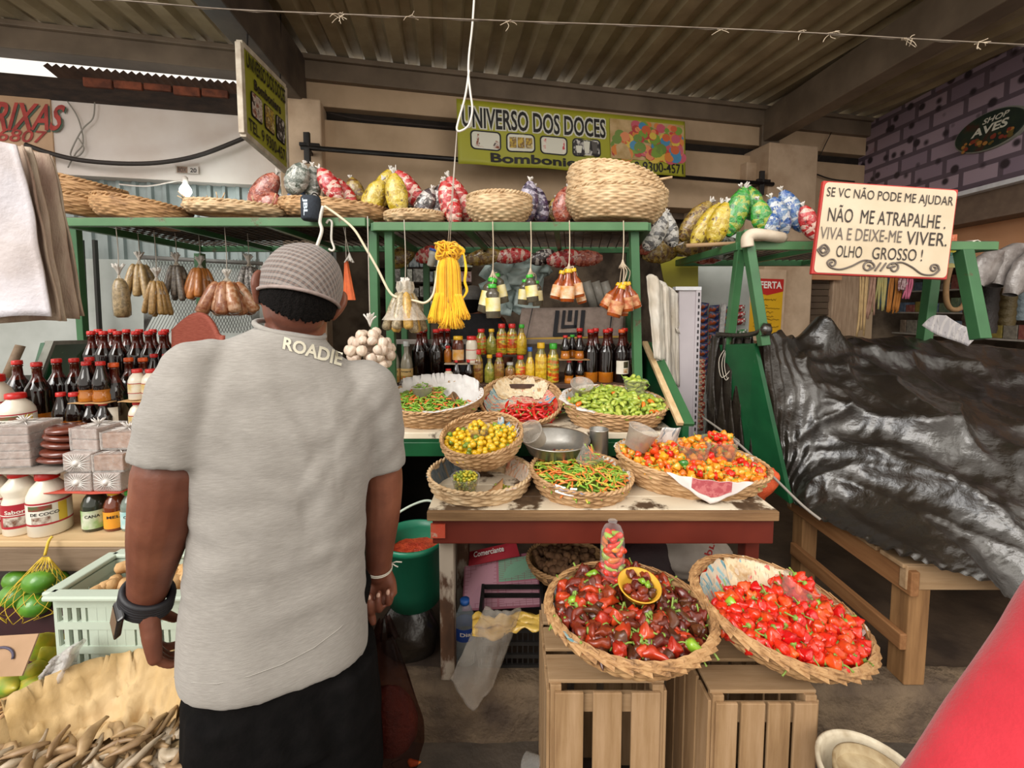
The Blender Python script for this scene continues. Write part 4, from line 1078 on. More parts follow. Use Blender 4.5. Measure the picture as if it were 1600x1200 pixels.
pile(b6, lambda x, y: None if (x - .01) ** 2 + (y - .03) ** 2 < .03 ** 2 else h6(x, y), [(K6, 1)], [(105, .023, .012)], 23, .046, .25)
strew(b6, h6, shT, m_th, (330, .0125, .005), 24, .046, .25, 'mass of thin green and orange chillies under the top ones on the table', 'chilli_mass')
cup('plastic_cup', M6, .034, .046, .07, 'clear cup tipped over among the thin chillies on the table')
in_cup(M6, .034, .046, .07, Kind('chilli_pepper', shT[:2], m_th, 'thin chilli spilling from the tipped cup in the middle table basket', 'thin chillies in the tipped cup'), .027, L=.046, seed=2, lift=.9, fill=.8)
g = MB(); text_fn(g, 'ELE', lambda u, v: V((-.115 + .075 * u, -.148 - .035 * sin(u * 2.6) * .4 - .012 * u, -.012 + .024 * v - .002 * u)) + V((0, -.012 * (1 - v), 0)), 0, .05)
o = g.obj('lettering', mat('mag_white', 'eeeae6', rough=.5)); o.parent = [q for q in bpy.data.objects if q.get('label', '').startswith('grey magazine')][0]
R5 = .198
b5 = basket('wicker_basket', P(750, 736, 1.66), R5, R5 * .95, .098, 'wide low basket lined with newspaper under the yellow pepper basket', .78, (math.radians(3), 0, 0), m_wickp, 'rope')
liner(b5, 120, 215, .3, 1.04, 'dark grey newspaper at the left end of the low table basket', news_mat('dark_newsprint', '6d7478', ['5a6468', '4c565c', '80705a', '59636a'], 14), seed=6, wr=.014)
liner(b5, -60, 55, .2, 1.06, 'orange-tinted newspaper at the right end of the low table basket', news_mat('peach_newsprint', 'e0b898', ['dba080', 'e5c8ae', 'd89070', 'd8c8b8'], 14), seed=8, wr=.014)
m_ty = [pep_mat('tiny_yellow', 'c9b42c', 'd9c83a', .3, .3), pep_mat('tiny_green', '8a9a2a', 'a3ac3a', .3, .3)]
K5 = Kind('tiny_pepper', [lambda s=s: pod(.013, .0055, P_BALL, 0, 0, 0, .1, s, 6, 5) for s in (1, 2)], m_ty, 'tiny yellow-green pepper piled in the low table basket', 'tiny peppers in the low basket')
M5 = mw(b5) @ TR((-.048, -.085, -.04))
cup('plastic_cup', M5, .040, .051, .058, 'clear cup heaped with tiny yellow peppers at the front of the low basket')
in_cup(M5, .040, .051, .058, Kind('tiny_pepper', K5.shapes, m_ty, 'tiny yellow pepper in the cup of the low table basket', 'tiny peppers in the low basket cup'), .0125, L=.013, seed=6, lift=1, mound=.3)
def h5(x, y):
 if (x - .045) ** 2 + (y + .12) ** 2 < .045 ** 2 or (x - .085) ** 2 + (y + .02) ** 2 < .03 ** 2: return -.06
 return None
pile(b5, h5, [(K5, 1)], [(90, .011, .004)], 5, .013, 1)
g = MB(); g.grid(lambda u, v: (.0 + .09 * u, -.10 + .10 * v, -.07 + .05 * u * u + .01 * sin(v * 5)), 8, 8); o = g.obj('cardboard_piece', mat('kraft_card', 'b98a5c', 'a87a4e', .8), solid=.003); o.matrix_world = mw(b5); T(o, 'bent piece of brown card among the tiny peppers in the low basket', 'cardboard')
R4 = .166
b4 = basket('wicker_basket', P(752, 676, 1.76), R4, R4 * .97, .115, 'deep round basket of small yellow peppers propped on the low basket', .62, (math.radians(16), math.radians(-5), 0), m_wick, 'rope', .0115, .03, .006, .35)
h4 = disc(R4 * .93, R4 * .9, lambda x, y: (-.05 + .04 * (1 - (x * x + y * y) / R4 ** 2) - .12 * max(0, y - .02)) if y < .085 + .02 * nz(x * 9, 4) else None)
m_ye = [pep_mat('yellow_pep_a', 'dfae1c', 'ecc42c', .22, .2), pep_mat('yellow_pep_b', 'e5ba28', 'f0cd3c', .22, .2)]
heap(b4, h4, m_ye[0], 'mass of yellow peppers beneath the top layer in the propped basket', qmax=.8, seed=7)
shY = [lambda s=s: pod(.024, .0125, P_BALL, 0, 4, .04, .1, s, 9, 7) for s in (1, 4)]
K4 = Kind('yellow_pepper', shY, m_ye, 'small round yellow pepper heaped in the propped deep basket', 'yellow peppers in the deep basket', (.010, .004))
K4g = Kind('yellow_pepper', shY, pep_mat('greenish_pep', '6d8a2a', '8fa03a', .25, .3), 'greenish small round pepper among the yellow ones in the deep basket', 'greenish peppers among the yellow ones', (.010, .004))
M4 = mw(b4) @ TR((-.01, .0, -.035)) @ Matrix.Rotation(math.radians(-12), 4, 'X')
pile(b4, lambda x, y: None if (x + .01) ** 2 + (y - .005) ** 2 < .036 ** 2 else h4(x, y), [(K4, 10), (K4g, 1)], [(120, .0205, .004), (60, .027, .014)], 31, .024, 1)
cup('plastic_cup', M4, .036, .045, .06, 'clear cup heaped with yellow peppers in the deep propped basket')
in_cup(M4, .036, .045, .06, Kind('yellow_pepper', shY, m_ye, 'small yellow pepper heaped in the clear cup of the deep basket', 'yellow peppers in the cup', (.01, .004)), .022, L=.024, seed=9, lift=1)
liner(b4, 25, 62, .5, .92, 'crumpled blue printed paper at the back of the yellow pepper basket', news_mat('blue_print', 'a8c0cc', ['4a8aa8', '7aa8bc', 'c8c0b8', '5a90b0'], 20), seed=3, wr=.02, lift=.012)
liner(b4, -8, 22, .6, .96, 'white and purple printed paper at the right of the yellow pepper basket', news_mat('purple_print', 'd8cfd0', ['cfc8cc', 'a88ab0', 'dcd4d6', 'c8a8b0'], 20), seed=4, wr=.012, lift=.008)
# -------------------------------------------------------------- counter baskets
R1 = .245
b1 = basket('wicker_basket', P(676, 618, 2.14), R1, R1 * .82, .11, 'round basket of thin green chillies on white paper, on the counter beside the man', .74, (math.radians(12), math.radians(-2), 0), m_wick, 'rope', .012)
liner(b1, -175, 178, .0, 1.08, 'crumpled white paper lining the thin green chilli basket on the counter', m_wpap, seed=12, wr=.016, nu=90, edge=.06, over=.006)
liner(b1, 15, 140, .72, 1.12, 'white paper flap standing up at the back of the thin green chilli basket', m_wpap, seed=17, wr=.02, over=.045)
def h1(x, y):
 if (x / (R1 * .95)) ** 2 + (y / (R1 * .72)) ** 2 > 1: return None
 if x > .03 and y > .02 - .25 * (x - .03) + .01 * nz(x * 20, 1): return None
 if x > .2: return None
 return -.045 + .032 * max(0, 1 - ((x + .05) ** 2 + (y + .02) ** 2) / .05) + .005 * nz(x * 14, y * 14)
heap(b1, h1, _M['chilli_heap'], 'mass of thin green chillies beneath the top layer in the counter basket', qmax=.8, seed=8)
K1 = Kind('chilli_pepper', shT, m_th[:2] + m_th[:2] + [m_th[2]], 'thin green chilli heaped on white paper in the counter basket', 'thin green chillies in the counter basket')
pile(b1, h1, [(K1, 1)], [(120, .023, .012)], 41, .046, .25)
strew(b1, h1, shT, m_th[:2] + m_th[:2] + [m_th[2]], (330, .0135, .005), 42, .046, .25, 'mass of thin green chillies under the top ones on the counter', 'chilli_mass')
M1 = mw(b1) @ TR((-.06, .04, -.02)) @ Matrix.Rotation(math.radians(-12), 4, 'X')
cup('plastic_cup', M1, .042, .052, .05, 'clear cup heaped with thin green chillies in the counter basket', m_cupm)
in_cup(M1, .042, .052, .05, Kind('chilli_pepper', shT[:2], m_th[:2], 'thin green chilli heaped in the clear cup on the counter', 'thin green chillies in the cup'), .026, L=.046, seed=12, lift=.3, mound=.45)
cup('plastic_cup', mw(b1) @ TR((.10, -.0, -.03)) @ Matrix.Rotation(math.radians(60), 4, 'Y') @ TR((0, 0, -.03)), .028, .036, .05, 'small brown cup lying on its side among the green chillies', mat('brown_cup', '8a6a4a', '7a5a3a', .5))
R2 = .213
b2 = basket('wicker_basket', P(814, 622, 2.22), R2, R2 * .97, .075, 'round shallow basket tilted forward with long red chillies on coupon newspaper', .75, (math.radians(24), 0, 0), m_wick, 'rope', .011, .034)
liner(b2, 15, 200, .0, .93, 'coloured coupon newspaper lining the tilted red chilli basket', m_news, seed=21, wr=.008)
liner(b2, 40, 140, .55, 1.0, 'brown crumpled paper at the back of the tilted red chilli basket', m_newss, seed=22, wr=.014, lift=.01)
def h2(x, y):
 if ((x - .03) / .14) ** 2 + ((y + .085) / .075) ** 2 > 1: return None
 return -.05 + .03 * (1 - ((x - .03) / .14) ** 2 - ((y + .085) / .075) ** 2)
m_lr = [pep_mat('long_red_a', 'b3141a', 'cc2022', .22, .3), pep_mat('long_red_b', 'c01a1c', 'd62a26', .22, .3)]
heap(b2, h2, m_lr[0], 'mass of red chillies beneath the top layer in the tilted basket', qmax=.9, seed=4)
K2 = Kind('red_chilli', [lambda s=s: pod(.075, .0095, P_LONG, .012 * (1 if s % 2 else -1), 0, 0, .12, s, 8, 9) for s in (1, 2, 3)], m_lr, 'long glossy red chilli piled on coupon newspaper in the tilted basket', 'long red chillies in the tilted basket', (.018, .006))
pile(b2, h2, [(K2, 1)], [(46, .024, .004), (24, .03, .014)], 51, .075, .2)
R3 = .252
b3 = basket('wicker_basket', P(960, 625, 2.12), R3, R3 * .8, .13, 'round basket of lime green peppers at the right end of the counter', .74, (math.radians(10), math.radians(2), 0), m_wick, 'rope', .012)
liner(b3, 100, 240, .4, 1.1, 'white crumpled paper at the left of the lime green pepper basket', m_wpap, seed=31, wr=.014, over=.006)
liner(b3, 20, 110, .4, 1.06, 'pale newspaper behind the lime green peppers', m_newsw, seed=32, wr=.012)
h3 = disc(R3 * .94, R3 * .75, lambda x, y: -.026 + .045 * (1 - (x / R3) ** 2 - (y / R3 / .8) ** 2) + .008 * nz(x * 12, y * 12) if not (x < -.15 and y > .02) else None)
m_li = [pep_mat('lime_pep_a', '98a838', 'abb848', .25, .25), pep_mat('lime_pep_b', 'a8b448', 'bcc45a', .25, .25), pep_mat('lime_pep_c', '8c9f34', '9fb044', .25, .25)]
heap(b3, h3, m_li[2], 'mass of lime green peppers beneath the top layer in the counter basket', qmax=.85, seed=9)
shL = [lambda s=s: pod(.047, .0115, P_LIME, .005, 4, .06, .12, s, 9, 8) for s in (1, 3, 5)]
K3 = Kind('lime_pepper', shL, m_li, 'lime green pepper heaped in the round basket at the counter end', 'lime green peppers in the counter basket', (.016, .006))
K3o = Kind('lime_pepper', shL, m_or[2:], 'orange pepper among the lime green ones on the counter', 'orange peppers among the lime ones', (.016, .006))
pile(b3, h3, [(K3, 14), (K3o, 1)], [(150, .023, .004), (80, .03, .015)], 61, .047, .4)
M3 = mw(b3) @ TR((.115, .06, .0)) @ Matrix.Rotation(math.radians(-10), 4, 'X')
cup('plastic_cup', M3, .044, .058, .085, 'clear cup heaped with lime green peppers at the back of the counter basket')
in_cup(M3, .044, .058, .085, Kind('lime_pepper', shL, m_li, 'lime green pepper heaped in the clear cup on the counter', 'lime green peppers in the cup', (.016, .006)), .025, L=.047, seed=19, lift=.6)
cup('plastic_tub', mw(b3) @ TR((-.155, .075, .005)) @ Matrix.Rotation(.3, 4, 'X'), .044, .056, .055, 'empty milky tub at the back left of the lime pepper basket', m_cupm)
# -------------------------------------------------------------- aluminium bowl, cup, can
m_alu = mat('aluminium', 'c5c2bc', 'a5a29c', .35, metal=.85, scale=8, bump=.1)
bw = P(868, 686, 1.80)
g = MB(); g.lathe([(.001, -.075), (.075, -.073), (.115, -.05), (.138, -.004), (.146, 0), (.146, .004), (.135, .002), (.11, -.045), (.072, -.067), (.001, -.069)], 40, cap=False)
o = g.obj('metal_bowl', m_alu, None, bw, (.06, 0, 0)); T(o, 'shallow aluminium bowl behind the thin chilli basket on the table', 'bowl')
g = MB(); g.lathe([(.001, 0), (.05, 0), (.05, bw.z - .078 - zt), (.001, bw.z - .078 - zt)], 24, cap=False); o = g.obj('tin_can', m_alu, None, (bw.x, bw.y, zt)); T(o, 'upturned tin holding up the aluminium bowl', 'tin')
cup('plastic_cup', TR(bw + V((-.075, .01, -.005))) @ Matrix.Rotation(math.radians(-35), 4, 'Y') @ Matrix.Rotation(math.radians(38), 4, 'X') @ TR((0, 0, -.01)), .036, .05, .085, 'empty milky cup tilted in the aluminium bowl', m_cupm)
K0 = Kind('dry_chilli', [lambda: pod(.02, .005, P_LIME, .002, 0, 0, .4, 1, 6, 5)], pep_mat('dry_red', '5a1a18', '74262a', .5, .4), 'tiny dry red chilli in the aluminium bowl', 'dry chillies in the metal bowl')
rr = random.Random(2)
for k in range(26): K0.make(TR(bw + V((.03 + rr.uniform(-.04, .04), -.01 + rr.uniform(-.03, .03), -.058))) @ rot_flat(rr, .2))
cn = P(936, 670, 1.84)
g = MB(); g.lathe([(.001, 0), (.038, 0), (.04, .004), (.04, cn.z - zt - .006), (.0425, cn.z - zt - .003), (.0425, cn.z - zt), (.039, cn.z - zt), (.038, .01), (.001, .01)], 28, cap=False)
o = g.obj('metal_can', m_alu, None, (cn.x, cn.y, zt)); T(o, 'dull metal can standing between the chilli basket and the orange basket', 'can')
# ================================================================== BOTTLES AND JARS
def solid_mat(name, c, rough=.12, rnd=0, spec=.6, c2=None, scale=30, coat=.5): return mat(name, c, c2, rough, spec=spec, rnd=rnd, scale=scale, coat=coat)
m_cola = solid_mat('dark_liquor', '120706', .08)
m_amber = solid_mat('amber_oil', 'a35a14', .12, c2='b8701e', scale=12)
m_amberd = solid_mat('amber_neck', '4a130a', .08)
m_capr = mat('red_cap', 'c4201c', 'd42a22', .35, scale=9); m_capo = mat('orange_cap', 'dd5a22', rough=.35); m_capg = mat('green_cap', '3aa52e', rough=.35)
m_capy = mat('yellow_cap', 'dfae1e', rough=.35); m_capb = mat('blue_cap', '2a5fae', rough=.35); m_capw = mat('grey_cap', 'a8a8a4', rough=.35)
m_milk = solid_mat('milky_plastic', 'ddd3c0', .3, c2='e6ddcb', scale=6, coat=.2)
m_lab = mat('paper_label', 'e0d8c8', 'cfc6b4', .5, scale=20)
def lprof(kind, h, r):
 if kind == 'tall':  # long-necked litre bottle
  return [(r * .9, 0), (r, .01 * h), (r, .56 * h), (r * .96, .60 * h), (r * .62, .70 * h), (r * .40, .77 * h), (r * .36, .90 * h), (r * .42, .905 * h), (r * .42, .925 * h), (r * .34, .93 * h), (r * .34, .955 * h)]
 if kind == 'small':  # waisted little bottle
  return [(r * .92, 0), (r, .02 * h), (r, .16 * h), (r * .9, .2 * h), (r * .9, .30 * h), (r, .34 * h), (r, .50 * h), (r * .8, .62 * h), (r * .5, .80 * h), (r * .42, .88 * h), (r * .42, .93 * h)]
 if kind == 'milk':
  return [(r * .9, 0), (r, .025 * h), (r, .58 * h), (r * .97, .64 * h), (r * .78, .76 * h), (r * .5, .85 * h), (r * .44, .88 * h), (r * .44, .92 * h)]
 if kind == 'milkw':  # milk bottle with a waist
  return [(r * .9, 0), (r, .025 * h), (r, .48 * h), (r * .86, .56 * h), (r * .84, .60 * h), (r * .95, .68 * h), (r * .92, .74 * h), (r * .6, .83 * h), (r * .45, .88 * h), (r * .45, .92 * h)]
 if kind == 'jar':
  return [(r * .9, 0), (r, .03 * h), (r, .60 * h), (r * .85, .72 * h), (r * .58, .80 * h), (r * .56, .90 * h)]
 if kind == 'wide':
  return [(r * .92, 0), (r, .03 * h), (r, .68 * h), (r * .9, .78 * h), (r * .74, .83 * h), (r * .74, .90 * h)]
 if kind == 'thin':
  return [(r * .9, 0), (r, .02 * h), (r, .45 * h), (r * .8, .6 * h), (r * .45, .72 * h), (r * .4, .88 * h), (r * .4, .93 * h)]
def cap_of(kind, h, r, m, par):
 q = {'tall': .42, 'small': .5, 'milk': .54, 'milkw': .56, 'jar': .62, 'wide': .8, 'thin': .5}[kind] * r
 z0 = {'tall': .935, 'small': .90, 'milk': .88, 'milkw': .88, 'jar': .86, 'wide': .86, 'thin': .88}[kind] * h
 g = MB(); n = 24
 g.lathe([(q, z0), (q * 1.03, z0 + .01 * h), (q, h - .008 * h), (q * .9, h), (.0005, h)], n, lobes=lambda a, z: 1 + .03 * cos(12 * a)); return g.obj('cap', m, par)
def band(par, name, m, r, z0, z1, a0=-180, a1=180, lift=.0008, n=24):
 g = MB(); a0, a1 = math.radians(a0), math.radians(a1)
 g.grid(lambda u, v: ((r + lift) * cos(a0 + (a1 - a0) * u), (r + lift) * sin(a0 + (a1 - a0) * u), z0 + (z1 - z0) * v), n, 1)
 return g.obj(name, m, par)
def wrap_text(par, s, m, r, z0, h, a_mid, width, lift=.0016, bold=.02):
 g = MB(); w = width / r
 text_fn(g, s, lambda u, v: ((r + lift) * cos(math.radians(a_mid) - w / 2 + w * u), (r + lift) * sin(math.radians(a_mid) - w / 2 + w * u), z0 + h * v), 0, bold)
 return g.obj('lettering', m, par)
def bottle(kind, h, r, body, cap_m, name='bottle', lower=None, lower_h=.28, neck=None, label=None, n=22):
 """label = (material, z0, z1, stripe material or None)"""
 p = lprof(kind, h, r); prof = []
 for a, b in zip(p, p[1:]):  # extra ring where the contents change
  prof.append(a)
  if lower and a[1] < lower_h * h < b[1]:
   t = (lower_h * h - a[1]) / (b[1] - a[1]); prof.append((a[0] + (b[0] - a[0]) * t, lower_h * h))
 prof.append(p[-1])
 ms = [body] + ([lower] if lower else [body]) + ([neck] if neck else [body])
 fun = lambda z0, z1: 1 if lower and (z0 + z1) / 2 < lower_h * h else (2 if neck and (z0 + z1) / 2 > .68 * h else 0)
 o = MB().lathe([(.001, .002)] + prof, n, mfun=fun).obj(name, ms)
 T(o, '-', 'bottle')
 if cap_m: cap_of(kind, h, r, cap_m, o)
 if label:
  m_, z0, z1, st = label; b = band(o, 'label', m_, r, z0 * h, z1 * h)
  if st:
   for zz_ in (z0, z1 - .02): band(o, 'label_stripe', st, r, zz_ * h, (zz_ + .022) * h, lift=.0014)
 return o
def face(o, deg=-90): o.rotation_euler = (0, 0, math.radians(deg)); return o
# ---- middle stall, right: tall dark bottles
tallA = Stamp(lambda: bottle('tall', .30, .043, m_cola, m_capr, lower=m_amber, lower_h=.20, neck=m_amberd))
tallB = Stamp(lambda: bottle('tall', .30, .043, m_cola, m_capr, neck=m_amberd))
GT = 'tall dark bottles at the right of the middle stall'
for i, px in enumerate((922, 946, 970, 990)):
 p = P(px, 590, 2.46); p.z = STEP_Z
 lb = 'tall red-capped dark bottle right of the jars, front row, %s from left' % ORD[i]
 if i == 2: o = bottle('tall', .30, .043, m_cola, m_capr, neck=m_amberd); o.location = p
 else: o = (tallA if i < 2 else tallB)(p, (0, 0, i), lb, GT)
 if i == 2:
  r_ = .043
  o['label'] = 'tall dark liquor bottle with orange cap and white round-fruit label, right of the jars'
  b_ = band(o, 'label', m_lab, r_, .05, .125, -140, -30); band(o, 'label_picture', mat('dark_green_print', '25351f', '4a3a20', .5, scale=60), r_, .085, .12, -85, -45, .0016); band(o, 'label_picture', mat('passionfruit_print', 'a05a2a', 'd8c8a0', .5, scale=70), r_, .055, .08, -85, -45, .0016)
  o.rotation_euler = (0, 0, 0); [c for c in o.children if c.name.startswith('cap')][0].data = [c for c in o.children if c.name.startswith('cap')][0].data.copy(); [c for c in o.children if c.name.startswith('cap')][0].data.materials[0] = m_capo
for i, px in enumerate((905, 930, 952, 975, 994)):
 p = P(px, 580, 2.60); p.z = STEP_Z
 tallB(p, (0, 0, i), 'tall red-capped dark bottle right of the jars, back row, %s from left' % ORD[i], GT)
for i, px in enumerate((656, 682)):
 p = P(px, 586, 2.48); p.z = STEP_Z; tallB(p, (0, 0, i), ('tall dark bottle standing left of the yellow-capped sauce, outer one', 'tall dark bottle standing left of the yellow-capped sauce, inner one')[i])
for i, px in enumerate((664, 690, 700)):
 p = P(px, 580, 2.64); p.z = STEP_Z; tallB(p, (0, 0, i), 'tall dark bottle behind the pair below the yellow yarn, %s from left' % ORD[i])
# ---- small waisted bottles, in two tiers with a card between
smallA = Stamp(lambda: bottle('small', .13, .026, m_cola, m_capr, lower=m_amber, lower_h=.34))
smallN = Stamp(lambda: bottle('small', .13, .026, m_cola, m_capr))
m_card = mat('card_strip', 'b08a60', '9c7850', .8, scale=20)
def card(px, py, Y, w, d, label, z=None, m=None, rz=0):
 p = P(px, py, Y);
 if z is not None: p.z = z
 o = MB().grid(lambda u, v: ((u - .5) * w, (v - .5) * d, .003 * nz(u * 4 + px, v * 4)), 14, 6).obj('cardboard_sheet', m or m_card, None, p, (0, 0, rz), solid=.003)
 return T(o, label, 'cardboard')
for i, px in enumerate((889, 906)):
 p = P(px, 592, 2.42); p.z = STEP_Z; smallA(p, (0, 0, i), ('small waisted dark bottle, lower tier, left of the tall bottles, outer', 'small waisted dark bottle, lower tier, left of the tall bottles, inner')[i])
card(896, 562, 2.43, .17, .1, 'strip of card between the two tiers of small dark bottles', STEP_Z + .134)
for i, (px, cm_) in enumerate(((883, m_capr), (894, m_capg), (905, m_capr))):
 p = P(px, 566, 2.42 + (.06 if i == 1 else 0)); p.z = STEP_Z + .138
 o = smallA(p, (0, 0, i), ('small dark bottle with amber bottom, upper tier, leftmost', 'small dark bottle with green cap, upper tier', 'small dark bottle with amber bottom, upper tier, beside the tall bottles')[i])
 if i == 1: q = [c for c in o.children if c.name.startswith('cap')][0]; q.data = q.data.copy(); q.data.materials[0] = m_capg
for i, px in enumerate((714, 733)):
 p = P(px, 592, 2.42); p.z = STEP_Z; smallN(p, (0, 0, i), ('small dark bottle under the sauce shelf beside the jars, left one', 'small dark bottle under the sauce shelf beside the jars, right one')[i])
# ---- preserves: jars of peppers in oil
def pickles(name, pal):
 if name in _M: return _M[name]
 t = NT(name); vz = t.add('TexVoronoi', feature='F1'); vz.inputs['Scale'].default_value = 75; t.link(t.coord((1, 1, .8)), vz.inputs['Vector'])
 sp_ = t.add('SeparateColor'); t.link(vz.outputs['Color'], sp_.inputs[0]); c = t.ramp(sp_.outputs[0], [(i / len(pal), c) for i, c in enumerate(pal)], 'CONSTANT')
 layer = t.noise(t.coord((.2, .2, 1)), 30, 1); c2 = t.ramp(layer, [(.37 + .28 * i / len(pal), q) for i, q in enumerate(pal)], 'CONSTANT')
 c = t.mixc(.72, c, c2)
 c = t.mixc(t.ramp(vz.outputs['Distance'], [(.5, '000000'), (.75, '909090')]), c, '4a3010')
 _M[name] = t.done(t.bsdf(c, .12, 0, .6, Coat_Weight=.5)); return _M[name]
pk = [pickles('pickle_red_green', ['b8b040', 'c9321c', '8a9a30', 'd0582a']), pickles('pickle_green', ['8a8a34', 'a39a40', '6d7a2c']), pickles('pickle_mixed', ['c9401f', 'd8b838', '8f9a34', 'c0601f']), pickles('pickle_yellow', ['d8b02a', 'e0c040', 'c99a28']), pickles('pickle_brown', ['8a5a2c', '9c7a34', '6a4020'])]
m_clearneck = mat('oil_neck', '8a7a40', '6d6a34', .1, coat=.5)
JZ = P(780, 553, 2.60).z
rk = empty('jar_rack', (P(780, 553, 2.6).x, 2.6, STEP_Z), label='low dark shelf holding the upper row of pepper jars', cat='shelf'); wjr = S(78, 2.6)
MB().box((0, 0, JZ - STEP_Z - .006), (wjr, .12, .012)).obj('board', mat('dark_board', '3a2a22', '241a15', .6), rk, bevel=.002)
for x in (-wjr / 2 + .01, wjr / 2 - .01): MB().box((x, 0.03, (JZ - STEP_Z - .012) / 2), (.014, .05, JZ - STEP_Z - .012)).obj('upright', _M['dark_board'], rk)
ups = [(752, 513, .019, 0, m_capr, 'red-capped jar of green and red peppers'), (768, 513, .018, 1, m_capy, 'yellow-capped jar of green peppers'), (784, 505, .019, 2, m_capr, 'tall red-capped jar of layered red peppers'), (800, 505, .018, 2, m_capr, 'tall red-capped jar of mixed yellow and red peppers'), (815, 506, .016, 3, m_capg, 'slim green-capped jar of yellow and red peppers')]
for i, (px, top, r_, k, cm_, nm) in enumerate(ups):
 p = P(px, 553, 2.58); p.z = JZ; h = S(553 - top, 2.58) * 1.0
 o = bottle('jar' if i in (0, 2, 3) else 'thin', h, S(8, 2.58) * 1.05, pk[k], cm_, 'pepper_jar', neck=m_clearneck, n=18); o.location = p; o.rotation_euler = (0, 0, i)
 T(o, nm + ' on the small rack, %s from left' % ORD[i], 'jar')
lows = [(747, 553, 605, 4, m_capr, 'red-capped jar of brown peppers below the rack at its left'), (765, 562, 606, 1, m_capy, 'slim yellow-capped jar of green peppers below the rack'), (780, 553, 600, 4, m_capr, 'red-capped jar of dark peppers below the rack centre'), (797, 568, 600, 4, m_capw, 'small grey-capped jar below the rack'), (813, 555, 598, 2, m_capr, 'red-capped jar of red and yellow peppers at the right end below the rack'), (828, 542, 598, 3, m_capb, 'slim blue-capped jar of yellow peppers right of the rack'), (845, 539, 602, 3, m_capy, 'tall yellow-capped bottle of yellow peppers right of the rack'), (864, 543, 605, 2, m_capg, 'tall green-capped bottle of red and yellow peppers beside the small dark bottles')]
for i, (px, top, bot, k, cm_, nm) in enumerate(lows):
 Y = 2.44; h = S(bot - top, Y); p = P(px, bot - 8, Y); p.z = STEP_Z
 o = bottle('thin' if i in (1, 5) else 'jar', h, S(8.2 if i < 5 else (7.5 if i == 5 else 9.5), Y), pk[k], cm_, 'pepper_jar', neck=m_clearneck, n=18); o.location = p; o.rotation_euler = (0, 0, i)
 T(o, nm, 'jar')
# sauces on the left with their little board
SZ = P(718, 566, 2.46).z
o = MB().box((0, 0, 0), (S(52, 2.46), .1, .008)).obj('small_board', mat('pale_board2', 'b8a890', 'a08f78', .7), None, (P(722, 566, 2.46).x, 2.46, SZ - .004), bevel=.002); T(o, 'thin board under the yellow-capped sauce and the white bottle', 'board')
for px, k, body, cm_, lab, nm in ((716, 'wide', solid_mat('sauce_brown', '5a2410', .1), m_capy, mat('sauce_label', 'd8982a', 'd8c0a0', .5, scale=25), 'yellow-capped jar of brown sauce with an orange label'), (737, 'wide', m_milk, m_capr, m_lab, 'white red-capped jar beside the brown sauce')):
 h = S(42, 2.44); o = bottle(k, h, S(9, 2.44), body, cm_, 'sauce_jar', label=(lab, .12, .5, m_capr if body is m_milk else None)); o.location = (P(px, 560, 2.44).x, 2.44, SZ); T(o, nm, 'jar')
o = bottle('jar', S(26, 2.46), S(6, 2.46), m_amber, m_capr, 'sauce_jar'); o.location = (P(700, 566, 2.46).x, 2.46, SZ); T(o, 'tiny red-capped amber jar left of the brown sauce', 'jar')
o = bottle('milk', S(24, 2.36), S(8, 2.36), m_milk, m_capr, 'milk_bottle'); p = P(699, 586, 2.36); o.location = (p.x, 2.40, STEP_Z); T(o, 'small white red-capped bottle behind the white-papered chilli basket', 'bottle')
lb_a = mat('tan_label', 'c9a86c', 'b8945a', .5, scale=14)
for i, px in enumerate((616, 636)):
 h = S(66, 2.42); o = bottle('thin', h, S(9.5, 2.42), mat('clear_spirit', '8a8270', '6d6658', .08, coat=.6), m_capw, 'spirit_bottle', label=(lb_a, .03, .36, None), n=18); p = P(px, 596, 2.42); o.location = (p.x, 2.42, STEP_Z)
 T(o, ('clear bottle with tan label nearest the garlic', 'clear bottle with tan label beside the tall dark bottles')[i], 'bottle')
 wrap_text(o, 'Aguard', m_blk, S(9.5, 2.42), h * .26, h * .06, -90, S(17, 2.42)); band(o, 'label_picture', mat('fruit_print', 'b8602a', '7a8a3a', .5, scale=80), S(9.5, 2.42), h * .05, h * .19, -150, -30, .0014)
# ================================================================== LEFT STALL: stepped display of bottles, cakes, milks
LZ = P(80, 846, 1.38).z
ls = empty('display_stand', (-1.75, 1.38, .19), label='stepped wooden display stand of the left stall with a pale front board', cat='stand'); c = ls.location
xr = P(220, 846, 1.38).x
def lb_(x0, x1, y0, y1, z0, z1, m, nm): MB().box(((x0 + x1) / 2 - c.x, (y0 + y1) / 2 - c.y, (z0 + z1) / 2 - c.z), (x1 - x0, y1 - y0, z1 - z0)).obj(nm, m, ls, bevel=.003)
m_ply = wood('raw_ply', 'd0b48c', 'c2a57c', 'a88c64', 'X'); m_oldb = wood('weathered_board', '8a7662', '7a6652', '5c4a3a', 'X')
LX = -2.9
lb_(LX, -.80, 1.38, 1.85, LZ - .02, LZ, m_ply, 'worktop')
lb_(LX, -.80, 1.375, 1.40, LZ - .10, LZ - .02, m_oldb, 'front_board')
Z1 = P(60, 668, 1.72).z; Z2 = P(200, 600, 2.2).z; Z3 = P(200, 585, 2.4).z
lb_(LX, -.84, 1.62, 1.98, Z1 - .02, Z1, m_ply, 'step'); lb_(LX, -.86, 2.02, 2.5, Z2 - .02, Z2, mat('dark_step', '2a2a20', '1c1a15', .7), 'step')
lb_(LX, -.84, 1.84, 1.86, LZ, Z1 - .02, m_oldb, 'riser'); lb_(LX, -.86, 2.0, 2.02, Z1, Z2 - .02, m_greend, 'riser')
for x in (LX + .1, -.90):
 for y in (1.45, 2.4): lb_(x, x + .05, y, y + .05, .19, LZ - .02, m_legp, 'leg')
